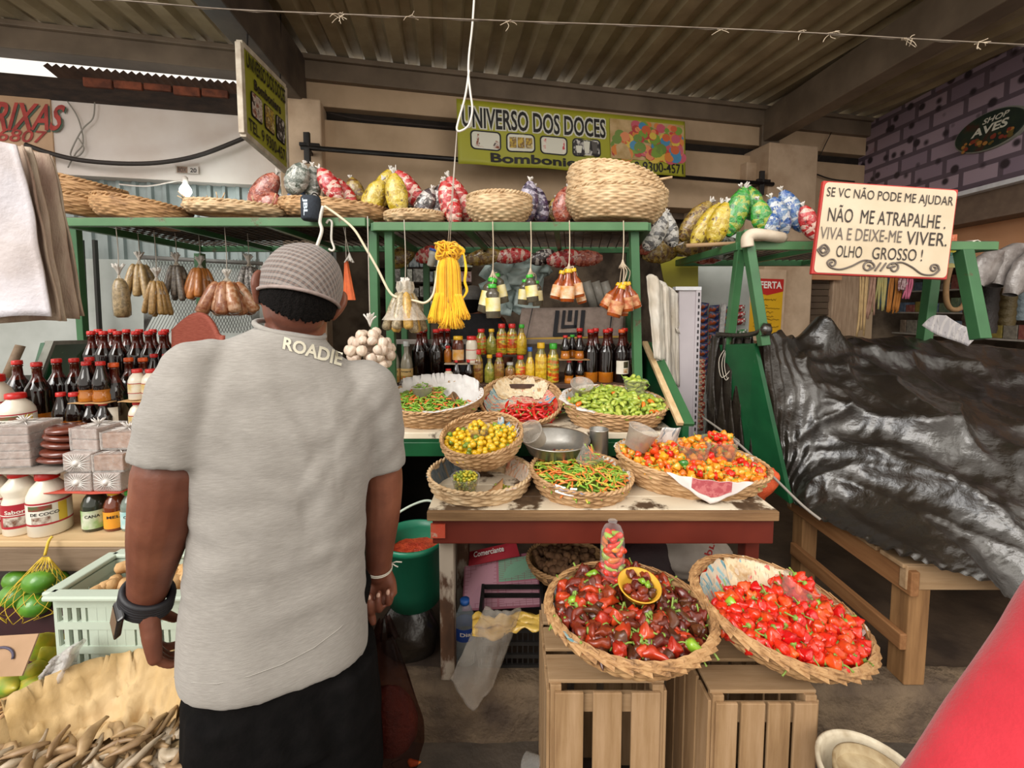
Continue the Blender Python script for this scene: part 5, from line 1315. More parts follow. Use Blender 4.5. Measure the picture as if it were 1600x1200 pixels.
lb_(LX, -.88, 2.46, 2.5, .19, Z2 - .02, mat('under_dark', '2a1512', '1c100e', .9), 'back_panel')
MILK = []
for k, kind in enumerate(('milk', 'milkw')):
 MILK.append(None)
m_labr = mat('red_milk_label', 'a3202c', 'b02a34', .4, scale=8); m_labw = mat('white_milk_label', 'e4dfd2', 'd9d2c4', .4, scale=8)
m_cocoa = mat('coconut_print', '6a4028', 'd8cfc0', .5, scale=60); m_laby = mat('yellow_print', 'd8b83a', rough=.5)
def big_milk(kind, h, r, red):
 o = bottle(kind, h, r, m_milk, m_capr, 'milk_bottle')
 if red:
  band(o, 'label', m_labr, r, .13 * h, .50 * h); band(o, 'label_stripe', m_labw, r, .33 * h, .345 * h, lift=.0012)
  wrap_text(o, 'Sabores', m_labw, r, .36 * h, .06 * h, -90, r * 1.4); band(o, 'label_picture', m_cocoa, r, .17 * h, .31 * h, -140, -60, .0014)
 else:
  band(o, 'label', m_labw, r, .20 * h, .56 * h)
  for z in (.20, .535): band(o, 'label_stripe', m_labr, r, z * h, (z + .028) * h, lift=.0012)
  band(o, 'label_logo', mat('green_red_logo', '2f6a3a', '8a2f2a', .5, scale=40), r, .44 * h, .52 * h, -140, -75, .0014)
  wrap_text(o, 'DE COCO', m_blk, r, .36 * h, .05 * h, -95, r * 1.3); band(o, 'label_picture', m_cocoa, r, .23 * h, .34 * h, -130, -80, .0014); band(o, 'label_side', m_laby, r, .23 * h, .53 * h, -60, -35, .0014)
 return o
for i, (px, top, bot, w, kind, red, nm) in enumerate(((-3, 742, 845, 46, 'milk', False, 'large white coconut milk bottle cut by the left edge of the view'), (38, 739, 842, 45, 'milkw', True, 'white waisted milk bottle with a red label and red cap on the front board'), (81, 739, 838, 52, 'milk', False, 'white coconut milk bottle with red-striped white label and red cap on the front board'))):
 Y = 1.45; h = S(bot - top, Y); o = big_milk(kind, h, S(w / 2, Y), red); p = P(px, bot, Y); o.location = (p.x, Y, LZ); T(o, nm, 'bottle')
 o.rotation_euler = (0, 0, math.radians(38))
for i, (px, top, bot, w, body, cap_m, labm, txt, nm) in enumerate(((152, 767, 836, 34, mat('dark_green_juice', '2a2f25', '3a3a2c', .15, coat=.4), m_capg, mat('cane_label', 'c9cbb8', '6fa04a', .5, scale=22), 'CANA', 'dark bottle with bright green cap and green-white label beside the yellow-capped one'), (183, 766, 830, 30, solid_mat('honey_brown', '6d2f14', .1), m_capy, mat('orange_label', 'e09a2a', 'd88a20', .5, scale=10), 'MEL', 'brown honey bottle with yellow cap and orange label'), (208, 768, 832, 28, mat('teal_juice', '6d7a70', '7f8a80', .15, coat=.4), m_capg, mat('teal_label', '8fc0c0', 'd0d8d4', .5, scale=20), 'CANA', 'bottle with green cap half hidden behind the man\'s arm'))):
 Y = 1.47; h = S(bot - top, Y); r_ = S(w / 2, Y); o = bottle('milk', h, r_, body, cap_m, 'juice_bottle', label=(labm, .08, .5, None)); p = P(px, bot, Y); o.location = (p.x, Y, LZ); o.rotation_euler = (0, 0, math.radians(34)); T(o, nm, 'bottle')
 wrap_text(o, txt, m_blk, r_, .34 * h, .07 * h, -95, r_ * 1.1)
 cap2 = [q for q in o.children if q.name.startswith('cap')][0]
# cakes: slabs and cubes in clear film, on cardboard laid over the bottles
CZ = LZ + S(103, 1.45) + .003
card(70, 737, 1.5, .32, .22, 'sheet of cardboard laid across the white milk bottles', CZ, mat('grey_card', '9a8f84', '7f756c', .8))
m_film = clear_mat('cake_film', 'ffffff', 'f2ece6', .35, .18, .5, 50)
m_rap = mat('brown_sugar', '7a4c2c', '8f5f3a', .6, scale=24, bump=.3); m_rapd = mat('dark_sweet', '4a2014', '6a3020', .25, scale=10, coat=.5, bump=.3, bscale=20); m_tape = mat('grey_sweet', '7a6258', '8f766a', .5, scale=20)
def slab_block(w, d, h, n, m, name, tuft=True, film=True):
 o = empty(name); hh = h / n
 for k in range(n): MB().box((0, 0, hh * (k + .5)), (w, d, hh * .93)).obj('slab', m, o, bevel=.004)
 if film:
  g = MB()
  def fn(u, v):
   a = 2 * PI * u; x = max(-1, min(1, 1.5 * cos(a))); y = max(-1, min(1, 1.5 * sin(a))); return (x * (w / 2 + .003 + .002 * nz(u * 30, v * 6)), y * (d / 2 + .003 + .002 * nz(u * 30, v * 6, 2)), -.001 + (h + .004) * v)
  g.grid(fn, 48, 4, wrapu=True); g.quad((-w / 2, -d / 2, h + .003), (w / 2, -d / 2, h + .003), (w / 2, d / 2, h + .003), (-w / 2, d / 2, h + .003)); g.obj('film', m_film, o)
 if tuft:
  g = MB(); rr = random.Random(n)
  for k in range(10):
   a = k * .63; g.tube([(0, 0, h + .002), (.006 * cos(a), .006 * sin(a), h + .012), (.02 * cos(a), .02 * sin(a), h + .02 + .008 * rr.random())], [.002, .003, .001], 5)
  for k in range(8):
   a = k * .785; g.tube([(0, 0, h + .004), (w * .45 * cos(a), d * .45 * sin(a), h + .004)], [.0025, .001], 4)
  g.obj('film_knot', mat('white_film', 'd8d2cc', rough=.3), o)
 return o
def place_block(px, py, Y, z, w, h, d, n, m, nm, rz=0, tuft=True):
 o = slab_block(w, d, h, n, m, 'wrapped_sweet', tuft); p = P(px, py, Y); o.location = (p.x, Y, z); o.rotation_euler = (0, 0, rz); T(o, nm, 'sweet'); return o
place_block(45, 735, 1.50, CZ + .004, S(58, 1.5), S(62, 1.5), .12, 5, m_tape, 'tall stack of grey-brown sweets wrapped in clear film at the left end of the cardboard', .1)
rr = random.Random(3)
for k in range(5):
 p = P(98 + k * 3, 735, 1.49); w = S(66 - 3 * k, 1.5)
 g = MB(); g.grid(lambda u, v: (w / 2 * cos(2 * PI * u) * math.sqrt(math.sqrt(sin(PI * min(max(v, .0), 1)))) * (1 + .04 * nz(u * 9 * cos(u), v * 5, k)), .055 * sin(2 * PI * u) * math.sqrt(sin(PI * v)), -cos(PI * v) * .0125), 28, 8, wrapu=True)
 o = g.obj('flat_sweet', m_rapd, None, (p.x, 1.49, CZ + .02 + .0262 * k), (rr.uniform(-.08, .08), rr.uniform(-.1, .14), rr.uniform(-.3, .3)))
 T(o, 'glossy flat dark brown sweet, %s from the bottom of the pile on the cardboard' % ORD[k], 'sweet')
RZ = P(150, 758, 1.47).z
card(165, 760, 1.5, .26, .18, 'red cardboard strip under the wrapped cubes above the juice bottles', RZ - .004, mat('red_card', 'b8442c', 'a03a28', .7))
def facecube(px, py, w, h, nm, z, m=m_tape, Y=1.47):
 o = empty('wrapped_sweet'); ww, hh = S(w, Y), S(h, Y)
 MB().box((0, 0, hh / 2), (ww, .1, hh)).obj('sweet_block', m, o, bevel=.005)
 g = MB();
 for k in range(22):
  a = 2 * PI * k / 22; q = min(ww / 2 / max(abs(cos(a)), .01), hh / 2 / max(abs(sin(a)), .01)) * .96
  g.tube([(0, -.056, hh / 2), (q * cos(a) * .5, -.0535, hh / 2 + q * sin(a) * .5), (q * cos(a), -.051, hh / 2 + q * sin(a))], [.003, .0016, .0008], 4)
 g.lathe([(.010, -.004), (.012, .002), (.004, .008), (.0005, .009)], 8, M=TR((0, -.054, hh / 2)) @ Matrix.Rotation(PI / 2, 4, 'X')); g.obj('film_pleats', mat('white_film', 'd8d2cc', rough=.3), o)
 g = MB(); g.box((0, 0, hh / 2), (ww + .004, .104, hh + .004)); g.obj('film', m_film, o, bevel=.006)
 p = P(px, py, Y); o.location = (p.x, Y, z); T(o, nm, 'sweet'); return o
Yc = 1.47; hq = S(30, Yc)
facecube(145, 758, 42, 28, 'film-pleated cube of sweet, lower left on the red card', RZ)
facecube(189, 758, 42, 29, 'film-pleated cube of sweet, lower right on the red card', RZ)
facecube(144, 730, 43, 29, 'film-pleated cube of sweet stacked on the lower left one', RZ + S(30, Yc))
place_block(190, 728, 1.47, RZ + S(31, Yc), S(44, Yc), S(26, Yc), .1, 1, m_rap, 'wrapped brown sugar block behind the man\'s sleeve', .05)
place_block(157, 700, 1.5, RZ + S(60, Yc), S(46, Yc), S(34, Yc), .1, 2, m_tape, 'wrapped double block of sweets with a white film knot, top of the stack', -.1)
place_block(203, 700, 1.5, RZ + S(62, Yc), S(46, Yc), S(26, Yc), .1, 1, m_rap, 'wrapped brown block with a film knot at the top right of the sweets', .05)
place_block(120, 672, 1.56, Z1 + .001, S(56, 1.56), S(12, 1.56), .06, 1, m_rap, 'low wrapped slab lying in front of the small dark bottles', .05)
# first step: white bottles and dark bottles
tb_ = Stamp(lambda: bottle('tall', .262, .040, m_cola, m_capr, lower=m_amber, lower_h=.22, neck=m_amberd))
tbn = Stamp(lambda: bottle('tall', .262, .040, m_cola, m_capr, neck=m_amberd))
GL = 'tall dark bottles on the left stall'
for i, (px, py, Y) in enumerate(((34, 660, 1.80), (64, 662, 1.74), (95, 655, 1.86), (122, 655, 1.88), (146, 655, 1.92))):
 p = P(px, py, Y); p.z = Z1; (tb_ if i < 2 else tbn)(p, (0, 0, i), 'tall red-capped dark bottle on the left stall\'s lower step, %s from left' % ORD[i], GL)
p = P(183, 662, 1.72); p.z = Z1; o = bottle('tall', .262, .040, m_cola, m_capr, neck=m_amberd); o.location = p; o['label'] = 'tall orange-capped dark bottle with white label on the left stall\'s lower step'
q = [c_ for c_ in o.children if c_.name.startswith('cap')][0]; q.data = q.data.copy(); q.data.materials[0] = m_capo; band(o, 'label', m_lab, .040, .03, .09, -110, -40)
for i, px in enumerate((207, 229)):
 p = P(px, 662, 1.9); p.z = Z1; o = tbn(p, (0, 0, 0), 'orange-capped dark bottle behind the small white bottles, %s from left' % ORD[i]); q = [c_ for c_ in o.children if c_.name.startswith('cap')][0]; q.data = q.data.copy(); q.data.materials[0] = m_capo
sm = Stamp(lambda: bottle('small', .155, .030, m_cola, m_capr, lower=m_amber, lower_h=.30))
for i, px in enumerate((99, 119)):
 p = P(px, 672, 1.66); p.z = Z1; sm(p, (0, 0, i), 'waisted amber-bottomed dark bottle on the left stall\'s lower step, %s from left' % ORD[i])
for i, px in enumerate((143, 164)):
 p = P(px, 668, 1.68); p.z = Z1; o = sm(p, (0, 0, i), 'small dark bottle under the narrow tan card, %s from left' % ORD[i], scale=(1, 1, .72))
Zc = Z1 + .155 * .72 + .003
card(150, 633, 1.68, .14, .08, 'narrow card strip between stacked small bottles of the left stall', Zc, mat('tan_card', 'c9a070', 'b58c5c', .8))
for i, px in enumerate((139, 161)):
 p = P(px, 632, 1.68); p.z = Zc + .003; sm(p, (0, 0, i), 'small amber-bottomed bottle standing on the narrow tan card, %s from left' % ORD[i])
wm = Stamp(lambda: bottle('milk', .118, .030, m_milk, m_capr, 'milk_bottle', label=(mat('small_milk_label', 'ddd4bf', 'c9a85c', .5, scale=26), .22, .55, m_labr)))
for i, (px, z) in enumerate(((217, Z1), (236, Z1))):
 p = P(px, 662, 1.68); p.z = z; wm(p, (0, 0, 1), 'small white bottle under the card beside the man, %s from left' % ORD[i])
card(226, 626, 1.68, .14, .08, 'card strip carrying the small white bottles beside the man\'s sleeve', Z1 + .121, _M['tan_card'])
for i, px in enumerate((217, 238)):
 p = P(px, 630, 1.68); p.z = Z1 + .125; wm(p, (0, 0, 1), 'small white milk bottle on the card beside the man, %s from left' % ORD[i])
for i, (px, top, bot, w, Y, nm) in enumerate(((30, 614, 690, 44, 1.60, 'white coconut milk bottle with red cap standing left of the dark bottles'), (-2, 585, 690, 46, 1.64, 'tall white milk bottle at the left edge above the sweets'))):
 h = S(bot - top, Y); o = big_milk('milk', h, S(w / 2, Y), False); p = P(px, bot, Y); o.location = (p.x, Y, p.z if False else Z1 - .0); T(o, nm, 'bottle'); o.rotation_euler = (0, 0, math.radians(40))
 o.scale.z = (P(px, top, Y).z - Z1) / h
# second step: rows of dark bottles
t2 = Stamp(lambda: bottle('tall', .275, .040, m_cola, m_capr, neck=m_amberd, n=16))
for i, px in enumerate((147, 166, 188, 216, 236, 258, 280)):
 p = P(px, 590, 2.12); p.z = Z2; t2(p, (0, 0, i), 'tall dark bottle on the left stall\'s top step, front row, %s from left' % ORD[i], GL)
for i, px in enumerate((158, 180, 202, 222, 243, 262, 283, 300)):
 p = P(px, 590, 2.30); p.z = Z2; t2(p, (0, 0, i), 'tall dark bottle on the left stall\'s top step, back row, %s from left' % ORD[i], GL)
sm2 = Stamp(lambda: bottle('small', .17, .030, m_cola, m_capr, lower=m_amber, lower_h=.30))
for i, px in enumerate((243, 262, 281)):
 p = P(px, 600, 2.05); p.z = Z2; sm2(p, (0, 0, i), 'waisted dark bottle at the top step\'s front edge, %s from left' % ORD[i], scale=1.0)
# ================================================================== THINGS HANGING FROM AND LYING ON THE SHELVES
m_cord = mat('white_cord', 'd8cfc0', 'c9bda9', .7); m_string = mat('grey_string', 'a89e92', 'c0b6a8', .8); m_tuft = mat('white_tuft', 'dcd6ce', 'c9c2b8', .5)
m_hook = mat('white_hook', 'dcd6cc', rough=.4)
def strand(par, pts, r, m, name='string', n=5):
 g = MB(); g.tube(spline(pts, 4), r, n); return g.obj(name, m, par)
def tuft(par, c, L, n, m, seed=0, up=1, name='tied_top', spread=.5, r=.0022):
 g = MB(); rr = random.Random(seed)
 for k in range(n):
  a = rr.uniform(0, 6.28); s_ = rr.uniform(.3, 1) * spread * L
  g.tube(spline([V(c), V(c) + V((cos(a) * s_ * .3, sin(a) * s_ * .3, up * L * .5)), V(c) + V((cos(a) * s_, sin(a) * s_, up * L * rr.uniform(.75, 1.1)))], 2), [r, r * 1.3, r * 1.6, r * 1.3, r], 4)
 return g.obj(name, m, par)
# ---- spice packets in bunches
m_filmneck = clear_mat('film_neck', 'f8f2e8', 'e8e0d2', .55, .2, .6, 60)
def spice(px, py0, py1, Y, n, m, label, wid, seed=1, ztop=None, rad=None, cat='spices', short=.88, two=None, film=0):
 top = P(px, py0, Y); bot = P(px, py1, Y); H = top.z - bot.z; W = S(wid * 1.15, Y) / 2; n += (n > 3) * 2
 o = empty('spice_bunch', top, label=label, cat=cat); rr = random.Random(seed)
 rad = rad or W * (.30 if n < 7 else .2); nk = -H * .24
 for k in range(n):
  a = 2 * PI * (k + .3 * rr.random()) / n; q = (W - rad) * (1 if k % 3 else .55)
  e = V((cos(a) * q, sin(a) * q * .8, -H * rr.uniform(short, 1.0) + rad * .6)); s_ = V((cos(a) * q * .35, sin(a) * q * .3, -H * .2))
  g = MB(); pts = [s_.lerp(e, t) for t in (0, .06, .18, .4, .7, .94, 1)]
  g.tube(pts, [rad * q_ for q_ in (.35, .62, .85, .96, 1, .96, .6)], 10); g.obj('packet', (m if not two or k % 2 else two), o)
 g = MB()
 for k in range(n * 3):
  a = 2 * PI * k / (n * 3); q = W * rr.uniform(.25, .6)
  g.tube([(0, 0, -H * .10), (cos(a) * q * .25, sin(a) * q * .2, nk * .8), (cos(a) * q, sin(a) * q * .8, -H * .48)], [.003, .0035, .004], 5)
 if film: g.lathe([(W * .3, 0), (W * .34, -H * .12), (W * .24, -H * .24), (W * .5, -H * .45), (W * .85, -H * .7)], 40, cap=False, lobes=lambda a, z: 1 + .1 * cos(9 * a + 30 * z))
 g.obj('film_neck', m_filmneck, o)
 tuft(o, (0, 0, -H * .14), H * .2, 30, m_tuft, seed, 1, 'tied_top', .5, .0045)
 zt_ = (ztop if ztop is not None else zsh) - top.z
 strand(o, [(0, 0, -H * .1), (.004, 0, (zt_ - H * .1) / 2), (0, 0, zt_)], .0022, m_string)
 return o
def grain(name, a, b, sc=70): return mat(name, a, b, .3, scale=sc, coat=.5, thr=(.42, .58), bump=.3)
YS = 2.55
spice(185, 418, 503, 2.3, 1, grain('herb_tan', 'a08a64', '7a6848'), 'single clear packet of dried herbs hanging at the left of the spice row', 26, 1, zsl, .038, short=1)
spice(217, 398, 472, YS, 6, grain('seed_tan', 'b59868', '96794c'), 'bunch of tan seed packets hanging second in the spice row', 48, 2, zsl)
spice(244, 424, 499, YS - .1, 5, grain('seed_gold', 'c0985c', 'a07c44'), 'lower bunch of golden grain packets between the tan and grey bunches', 40, 3, zsl)
spice(275, 400, 474, YS, 6, grain('pepper_grey', '7d7264', '5a5046', 90), 'bunch of grey peppercorn packets hanging in the spice row', 42, 4, zsl)
spice(312, 405, 475, YS, 8, grain('annatto', 'c07a3c', 'b06a30', 20), 'bunch of smooth orange spice packets hanging in the spice row', 50, 5, zsl)
spice(354, 426, 500, YS - .2, 11, grain('cinnamon', 'a86c42', 'd0a888', 40), 'wide bunch of cinnamon packets just above the man\'s left shoulder', 84, 6, zsl, two=grain('cinnamon_d', '8a4c2c', 'b07c58', 40))
spice(388, 402, 474, YS, 6, grain('clove', '4a4440', 'b0a8a0', 110), 'bunch of dark peppercorn packets beside the man\'s cap', 42, 7, zsl)
spice(633, 440, 525, 2.08, 8, grain('dried_herb', 'b8a888', '84765c', 90), 'bunch of pale dried herb packets hanging right of the garlic', 68, 8, zsh, two=grain('dried_herb_y', 'c9a050', 'a8843c'), film=1)
# orange pouch and white knot near the cap
o = empty('orange_pouch', P(541, 408, 2.3), label='orange plastic pouch hanging just right of the man\'s cap', cat='pouch')
g = MB(); g.grid(lambda u, v: (S(8, 2.3) * (.35 + .9 * v) * cos(2 * PI * u) + .012 * v, .012 * sin(2 * PI * u) * (1 + .3 * sin(u * 40)), -S(60, 2.3) * v), 24, 8, wrapu=True); g.obj('pouch', mat('orange_plastic', 'd0612a', 'c05020', .4, scale=20), o); strand(o, [(0, 0, 0), (0, 0, zsl - o.location.z)], .002, m_string)
o = empty('string_knot', P(546, 398, 2.3), label='white string knot dangling under the shelf right of the cap', cat='string'); tuft(o, (0, 0, .01), .05, 16, m_tuft, 4, -1, 'tassel', .7, .003); strand(o, [(0, 0, 0), (-.015, 0, .08), (-.03, 0, zsl - o.location.z)], .002, m_string)
def hook(px, py, Y, h, label):
 p = P(px, py, Y); pts = [V((0, 0, 0)), V((.012, 0, .016)), V((.026, 0, .006)), V((.024, 0, -.03)), V((.022, 0, -h * .6)), V((.034, 0, -h * .9)), V((.024, 0, -h)), V((.008, 0, -h * .93))]
 o = MB().tube(spline([p + q for q in pts], 5), .0055, 7).obj('hook', m_hook); T(o, label, 'hook'); return o
hook(510, 349, 2.12, .13, 'white S-shaped hook hanging on the shelf edge near the green posts')
cable('looped_flex', [P(x, y, 2.08) for x, y in ((505, 322), (500, 345), (503, 360), (497, 380), (492, 392))], .008, m_hook, 'thick white cord looping over the shelf edge above the cap', 'cord')
cable('cream_cable', [P(x, y, 2.05) for x, y in ((507, 322), (530, 338), (553, 358), (570, 385), (590, 420), (608, 455), (622, 465), (648, 470), (664, 473), (676, 462), (681, 440), (688, 395))], .006, mat('cream_cord', 'ddcfb2', rough=.5), 'cream cable swinging from the shelf past the herb bunch to the lamp holder', 'cable')
o = empty('lamp_holder', P(676, 402, 2.3), (0, .3, 0), 'grey lamp holder with a blue rim beside the yellow yarn', 'lamp holder'); MB().lathe([(.012, -.05), (.018, -.045), (.02, 0), (.026, .01), (.026, .03), (.001, .031)], 16).obj('socket', mat('grey_plastic', '9a968c', rough=.4), o); MB().lathe([(.028, .03), (.028, .042), (.001, .043)], 16).obj('rim', mat('blue_plastic', '2f4fa0', rough=.4), o)
# ---- garlic
o = empty('garlic_bunch', P(578, 500, 2.0), label='big bunch of white garlic bulbs in netting hanging beside the man\'s shoulder', cat='garlic'); rr = random.Random(5)
m_gar = [mat('garlic_skin', 'dccdbc', 'c9b09c', .5, scale=40, stretch=(3, 3, .4), rnd=.15), mat('garlic_skin_b', 'd6c4b4', 'b8948a', .5, scale=40, stretch=(3, 3, .4), rnd=.15)]
bulb = pod(.05, .024, lambda t: math.sqrt(max(.02, 1 - ((t - .38) / .62) ** 2)) if t > .38 else .5 + .5 * math.sqrt(max(0, 1 - ((t - .38) / .38) ** 2)), 0, 8, .07, .08, 1, 24, 10)
bm0 = None; k = 0
for row, (z, n_, r_) in enumerate(((-.045, 5, .035), (-.082, 9, .068), (-.118, 11, .088), (-.152, 11, .09), (-.185, 8, .07), (-.20, 3, .025))):
 for j in range(n_):
  a = 2 * PI * (j + .5 * (row % 2)) / n_ + rr.uniform(-.1, .1)
  if bm0 is None: b_ = bulb.obj('garlic_bulb', m_gar[0], o); bm0 = b_
  else: b_ = bm0.copy(); COL.objects.link(b_)
  b_.parent = o; b_.location = (r_ * cos(a), r_ * .8 * sin(a), z + rr.uniform(-.006, .006)); b_.rotation_euler = (rr.uniform(-.7, .7) + PI, rr.uniform(-.7, .7), a); b_.scale = (rr.uniform(.8, 1.02),) * 3; k += 1
tuft(o, (0, 0, -.03), .06, 24, m_tuft, 9, 1, 'tied_top', .5, .003); strand(o, [(0, 0, 0), (0, 0, zsh - o.location.z)], .0025, m_string)
# ---- yellow yarn
YY = 2.06
o = empty('yarn_hank', P(700, 378, YY), label='large hank of bright yellow yarn hanging in the middle of the stall', cat='yarn')
m_yarn = mat('yellow_yarn', 'efb40c', 'f6c41c', .8, scale=30, sheen=.3); m_yarnd = mat('yellow_yarn_b', 'e8a808', 'f0b814', .8, scale=30, sheen=.3)
pxm = lambda n_: S(n_, YY)
def yz(py): return P(700, py, YY).z - o.location.z
rr = random.Random(6); g = MB()
for k in range(520):
 a = rr.uniform(0, 6.28); q = math.sqrt(rr.random()); x, y = cos(a) * q, sin(a) * q * .6
 w = pxm(20); b = pxm(21); e = rr.uniform(472, 488)
 g.tube(spline([(x * w * .6, y * w * .6, yz(402)), (x * w * .9, y * w, yz(418)), (x * w + .003 * nz(k), y * w, yz(445)), (x * b + .004 * nz(k, 5), y * b, yz(e))], 3), .0024, 4, k % 2)
g.obj('strands', [m_yarn, m_yarnd], o)
for cx_, z0, z1, w0, w1, n_, nm in ((-15, 458, 505, 12, 16, 170, 'tassel'), (4, 464, 514, 12, 21, 230, 'tassel'), (18, 460, 500, 10, 15, 150, 'tassel')):
 g = MB()
 for k in range(n_):
  a = rr.uniform(0, 6.28); q = math.sqrt(rr.random()); x, y = cos(a) * q, sin(a) * q * .6
  g.tube(spline([(pxm(cx_ * .7) + x * pxm(w0) * .8, y * pxm(w0) - .012, yz(z0)), (pxm(cx_) + x * pxm(w0), y * pxm(w0) - .02, yz((z0 + z1) / 2)), (pxm(cx_ * 1.1) + x * pxm(w1), y * pxm(w1) - .02, yz(z1 - rr.uniform(0, 9)))], 3), .0024, 5, k % 2)
 g.obj(nm, [m_yarn, m_yarnd], o)
g = MB()
for k in range(130):
 a = rr.uniform(0, 6.28); c_ = V((rr.uniform(-1, 1) * pxm(12), rr.uniform(-1, 1) * pxm(8), yz(392) + rr.uniform(-1, 1) * pxm(8))); r_ = pxm(rr.uniform(4, 9))
 ax = V((rr.uniform(-1, 1), rr.uniform(-1, 1), rr.uniform(-1, 1))).normalized(); u_ = ax.orthogonal().normalized(); v_ = ax.cross(u_)
 g.tube([c_ + (u_ * cos(t * .628) + v_ * sin(t * .628)) * r_ for t in range(10)], .0042, 5, k % 2, closed=True)
for k in range(16):
 g.tube(spline([(pxm(8), -.01, yz(392)), (pxm(18 + 3 * rr.random()), -.015, yz(386 + 4 * rr.random())), (pxm(23 + 3 * rr.random()), -.01, yz(392 + 4 * rr.random())), (pxm(16), -.005, yz(399))], 4), .0042, 5, k % 2)
g.obj('knot', [m_yarn, m_yarnd], o)
g = MB()
for k in range(3): g.tube(spline([(pxm(24), -.01, yz(394)), (pxm(27 + k), -.015, yz(420)), (pxm(25 + k), -.015, yz(440)), (pxm(28 + k), -.012, yz(455)), (pxm(19), -.01, yz(471))], 4), .0036, 5)
g.obj('loose_strand', m_yarn, o)
g = MB()
for a, b in ((-2, 690), (1, 697)): g.tube([P(a + 702, 378, YY) - o.location, P(714, 205, 2.06) - o.location], .0018, 4)
g.obj('string', m_string, o)
cable('looped_flex', [P(x, y, 2.06) for x, y in ((742, -20), (738, 40), (733, 85), (732, 115), (735, 145), (738, 172), (732, 196), (719, 205), (714, 202), (716, 190), (727, 150), (733, 110))], .005, m_hook, 'white cord hanging down from the roof to the yellow yarn\'s strings', 'cord')
# ---- bottles tied in clusters
cl_sauce = Stamp(lambda: bottle('milkw', .165, .036, mat('dark_syrup', '4a4438', '5a5446', .15, coat=.5), m_capg, 'syrup_bottle', label=(mat('green_yellow_label', 'd8c040', 'e0dcc8', .5, scale=12), .2, .6, None), n=18))
def hang_cluster(px, py_knot, items, Y, stamp, fmt, group, twine_label, ztop, topy=None):
 k0 = P(px, py_knot, Y); tw = empty('hanging_twine', k0, label=twine_label, cat='twine')
 g = MB(); g.tube(spline([V((0, 0, ztop - k0.z)), V((.003, 0, (ztop - k0.z) / 2)), V((0, 0, 0))], 4), .0026, 6); g.obj('line', m_twine, tw)
 tuft(tw, (0, 0, .02), .045, 14, m_twine, px, -1, 'knot', .5, .003)
 g = MB()
 for i, (bx, by, ln, tilt, dy) in enumerate(items):
  p = P(bx, by, Y + dy); d = V((sin(math.radians(tilt)), 0, cos(math.radians(tilt))))
  h = .165 if stamp is cl_sauce else .15
  o_ = stamp(p - d * S(ln, Y) * .0, (0, math.radians(tilt), 0), fmt % ORD[i], group, scale=S(ln, Y) / h)
  o_.rotation_euler = (Matrix.Rotation(math.radians(tilt), 3, 'Y') @ Matrix.Rotation(-PI / 2 + .5 * i, 3, 'Z')).to_euler()
  tp = p + d * S(ln, Y) * .97 - k0
  g.tube(spline([V((0, 0, 0)), tp * .5 + V((.006 * i, .002, .01)), tp], 4), .0022, 5)
 g.obj('ties', m_twine, tw)
hang_cluster(770, 428, ((757, 489, 56, 14, 0), (771, 497, 52, -2, -.03), (786, 474, 48, -14, .05)), 2.12, cl_sauce, 'dark syrup bottle with green cap tied in the left hanging cluster, %s of three', 'syrup bottles hanging on the left twine', 'twine with knot holding the left cluster of green-capped bottles', zsh)
hang_cluster(829, 425, ((817, 476, 40, 6, .05), (833, 472, 42, -8, -.04), (841, 478, 40, -6, .06)), 2.12, cl_sauce, 'dark syrup bottle tied in the right hanging cluster, %s of three', 'syrup bottles hanging on the right twine', 'twine with knot holding the right cluster of syrup bottles', zsh)
def honey(lab): return lambda: bottle('thin', .15, .032, mat('honey_amber', '8a3a12', '9c4a1a', .1, coat=.6), m_capy, 'honey_bottle', label=(lab, .10, .48, None), n=18)
hang_cluster(889, 418, ((868, 468, 46, 14, .02), (886, 472, 50, 2, -.04), (904, 465, 46, -12, .0), (910, 474, 36, -16, .07), (880, 462, 40, 6, .08)), 2.1, Stamp(honey(mat('orange_honey_label', 'd8862a', 'e0d0b8', .5, scale=22))), 'honey bottle with yellow cap and orange label in the hanging bunch, %s of five', 'honey bottles in the orange-labelled bunch', 'white twine holding the bunch of orange-labelled honey bottles', zsh)
hang_cluster(973, 412, ((944, 482, 46, 32, .03), (958, 495, 50, 16, -.04), (972, 494, 44, 0, .05), (980, 487, 46, -8, -.02), (994, 482, 44, -20, .04)), 2.1, Stamp(honey(mat('brown_honey_label', 'd0a070', 'a8502a', .5, scale=40))), 'brown honey bottle with yellow cap hanging near the right post, %s of five', 'honey bottles in the bunch near the right post', 'bundle of pale twine holding the brown honey bottles near the post', zsh)
# ---- baskets and bags on the shelves
def shelf_basket(px, py, Y, wpx, H, label, tilt=(0, 0, 0), ry=1.0, br=.62, m=None, z=None, rim='rope', bulge=.3):
 p = P(px, py, Y);
 if z is not None: p.z = z
 return basket('wicker_basket', p, S(wpx, Y) / 2, S(wpx, Y) / 2 * ry, H, label, br, tilt, m or m_wick, rim, .013, .034, .009, bulge)
shelf_basket(128, 284, 2.45, 118, .11, 'big woven tray basket lying tilted on the left end of the left shelf', (0, math.radians(13), 0), .7, .8, m_wickd)
shelf_basket(118, 306, 2.42, 124, .10, 'lower tray basket under the tilted one at the left shelf end', (0, math.radians(10), 0), .7, .8, m_wickd)
shelf_basket(224, 320, 2.35, 138, .10, 'flat basket leaning face down against the tray baskets on the left shelf', (math.radians(-6), math.radians(9), 0), .6, .8, m_wickd)
b_ = shelf_basket(372, 322, 2.4, 140, .06, 'unfinished pale basket with loose cane ends on the left shelf', (math.radians(4), math.radians(3), 0), .8, .9, m_wickp)
g = MB(); rr = random.Random(14)
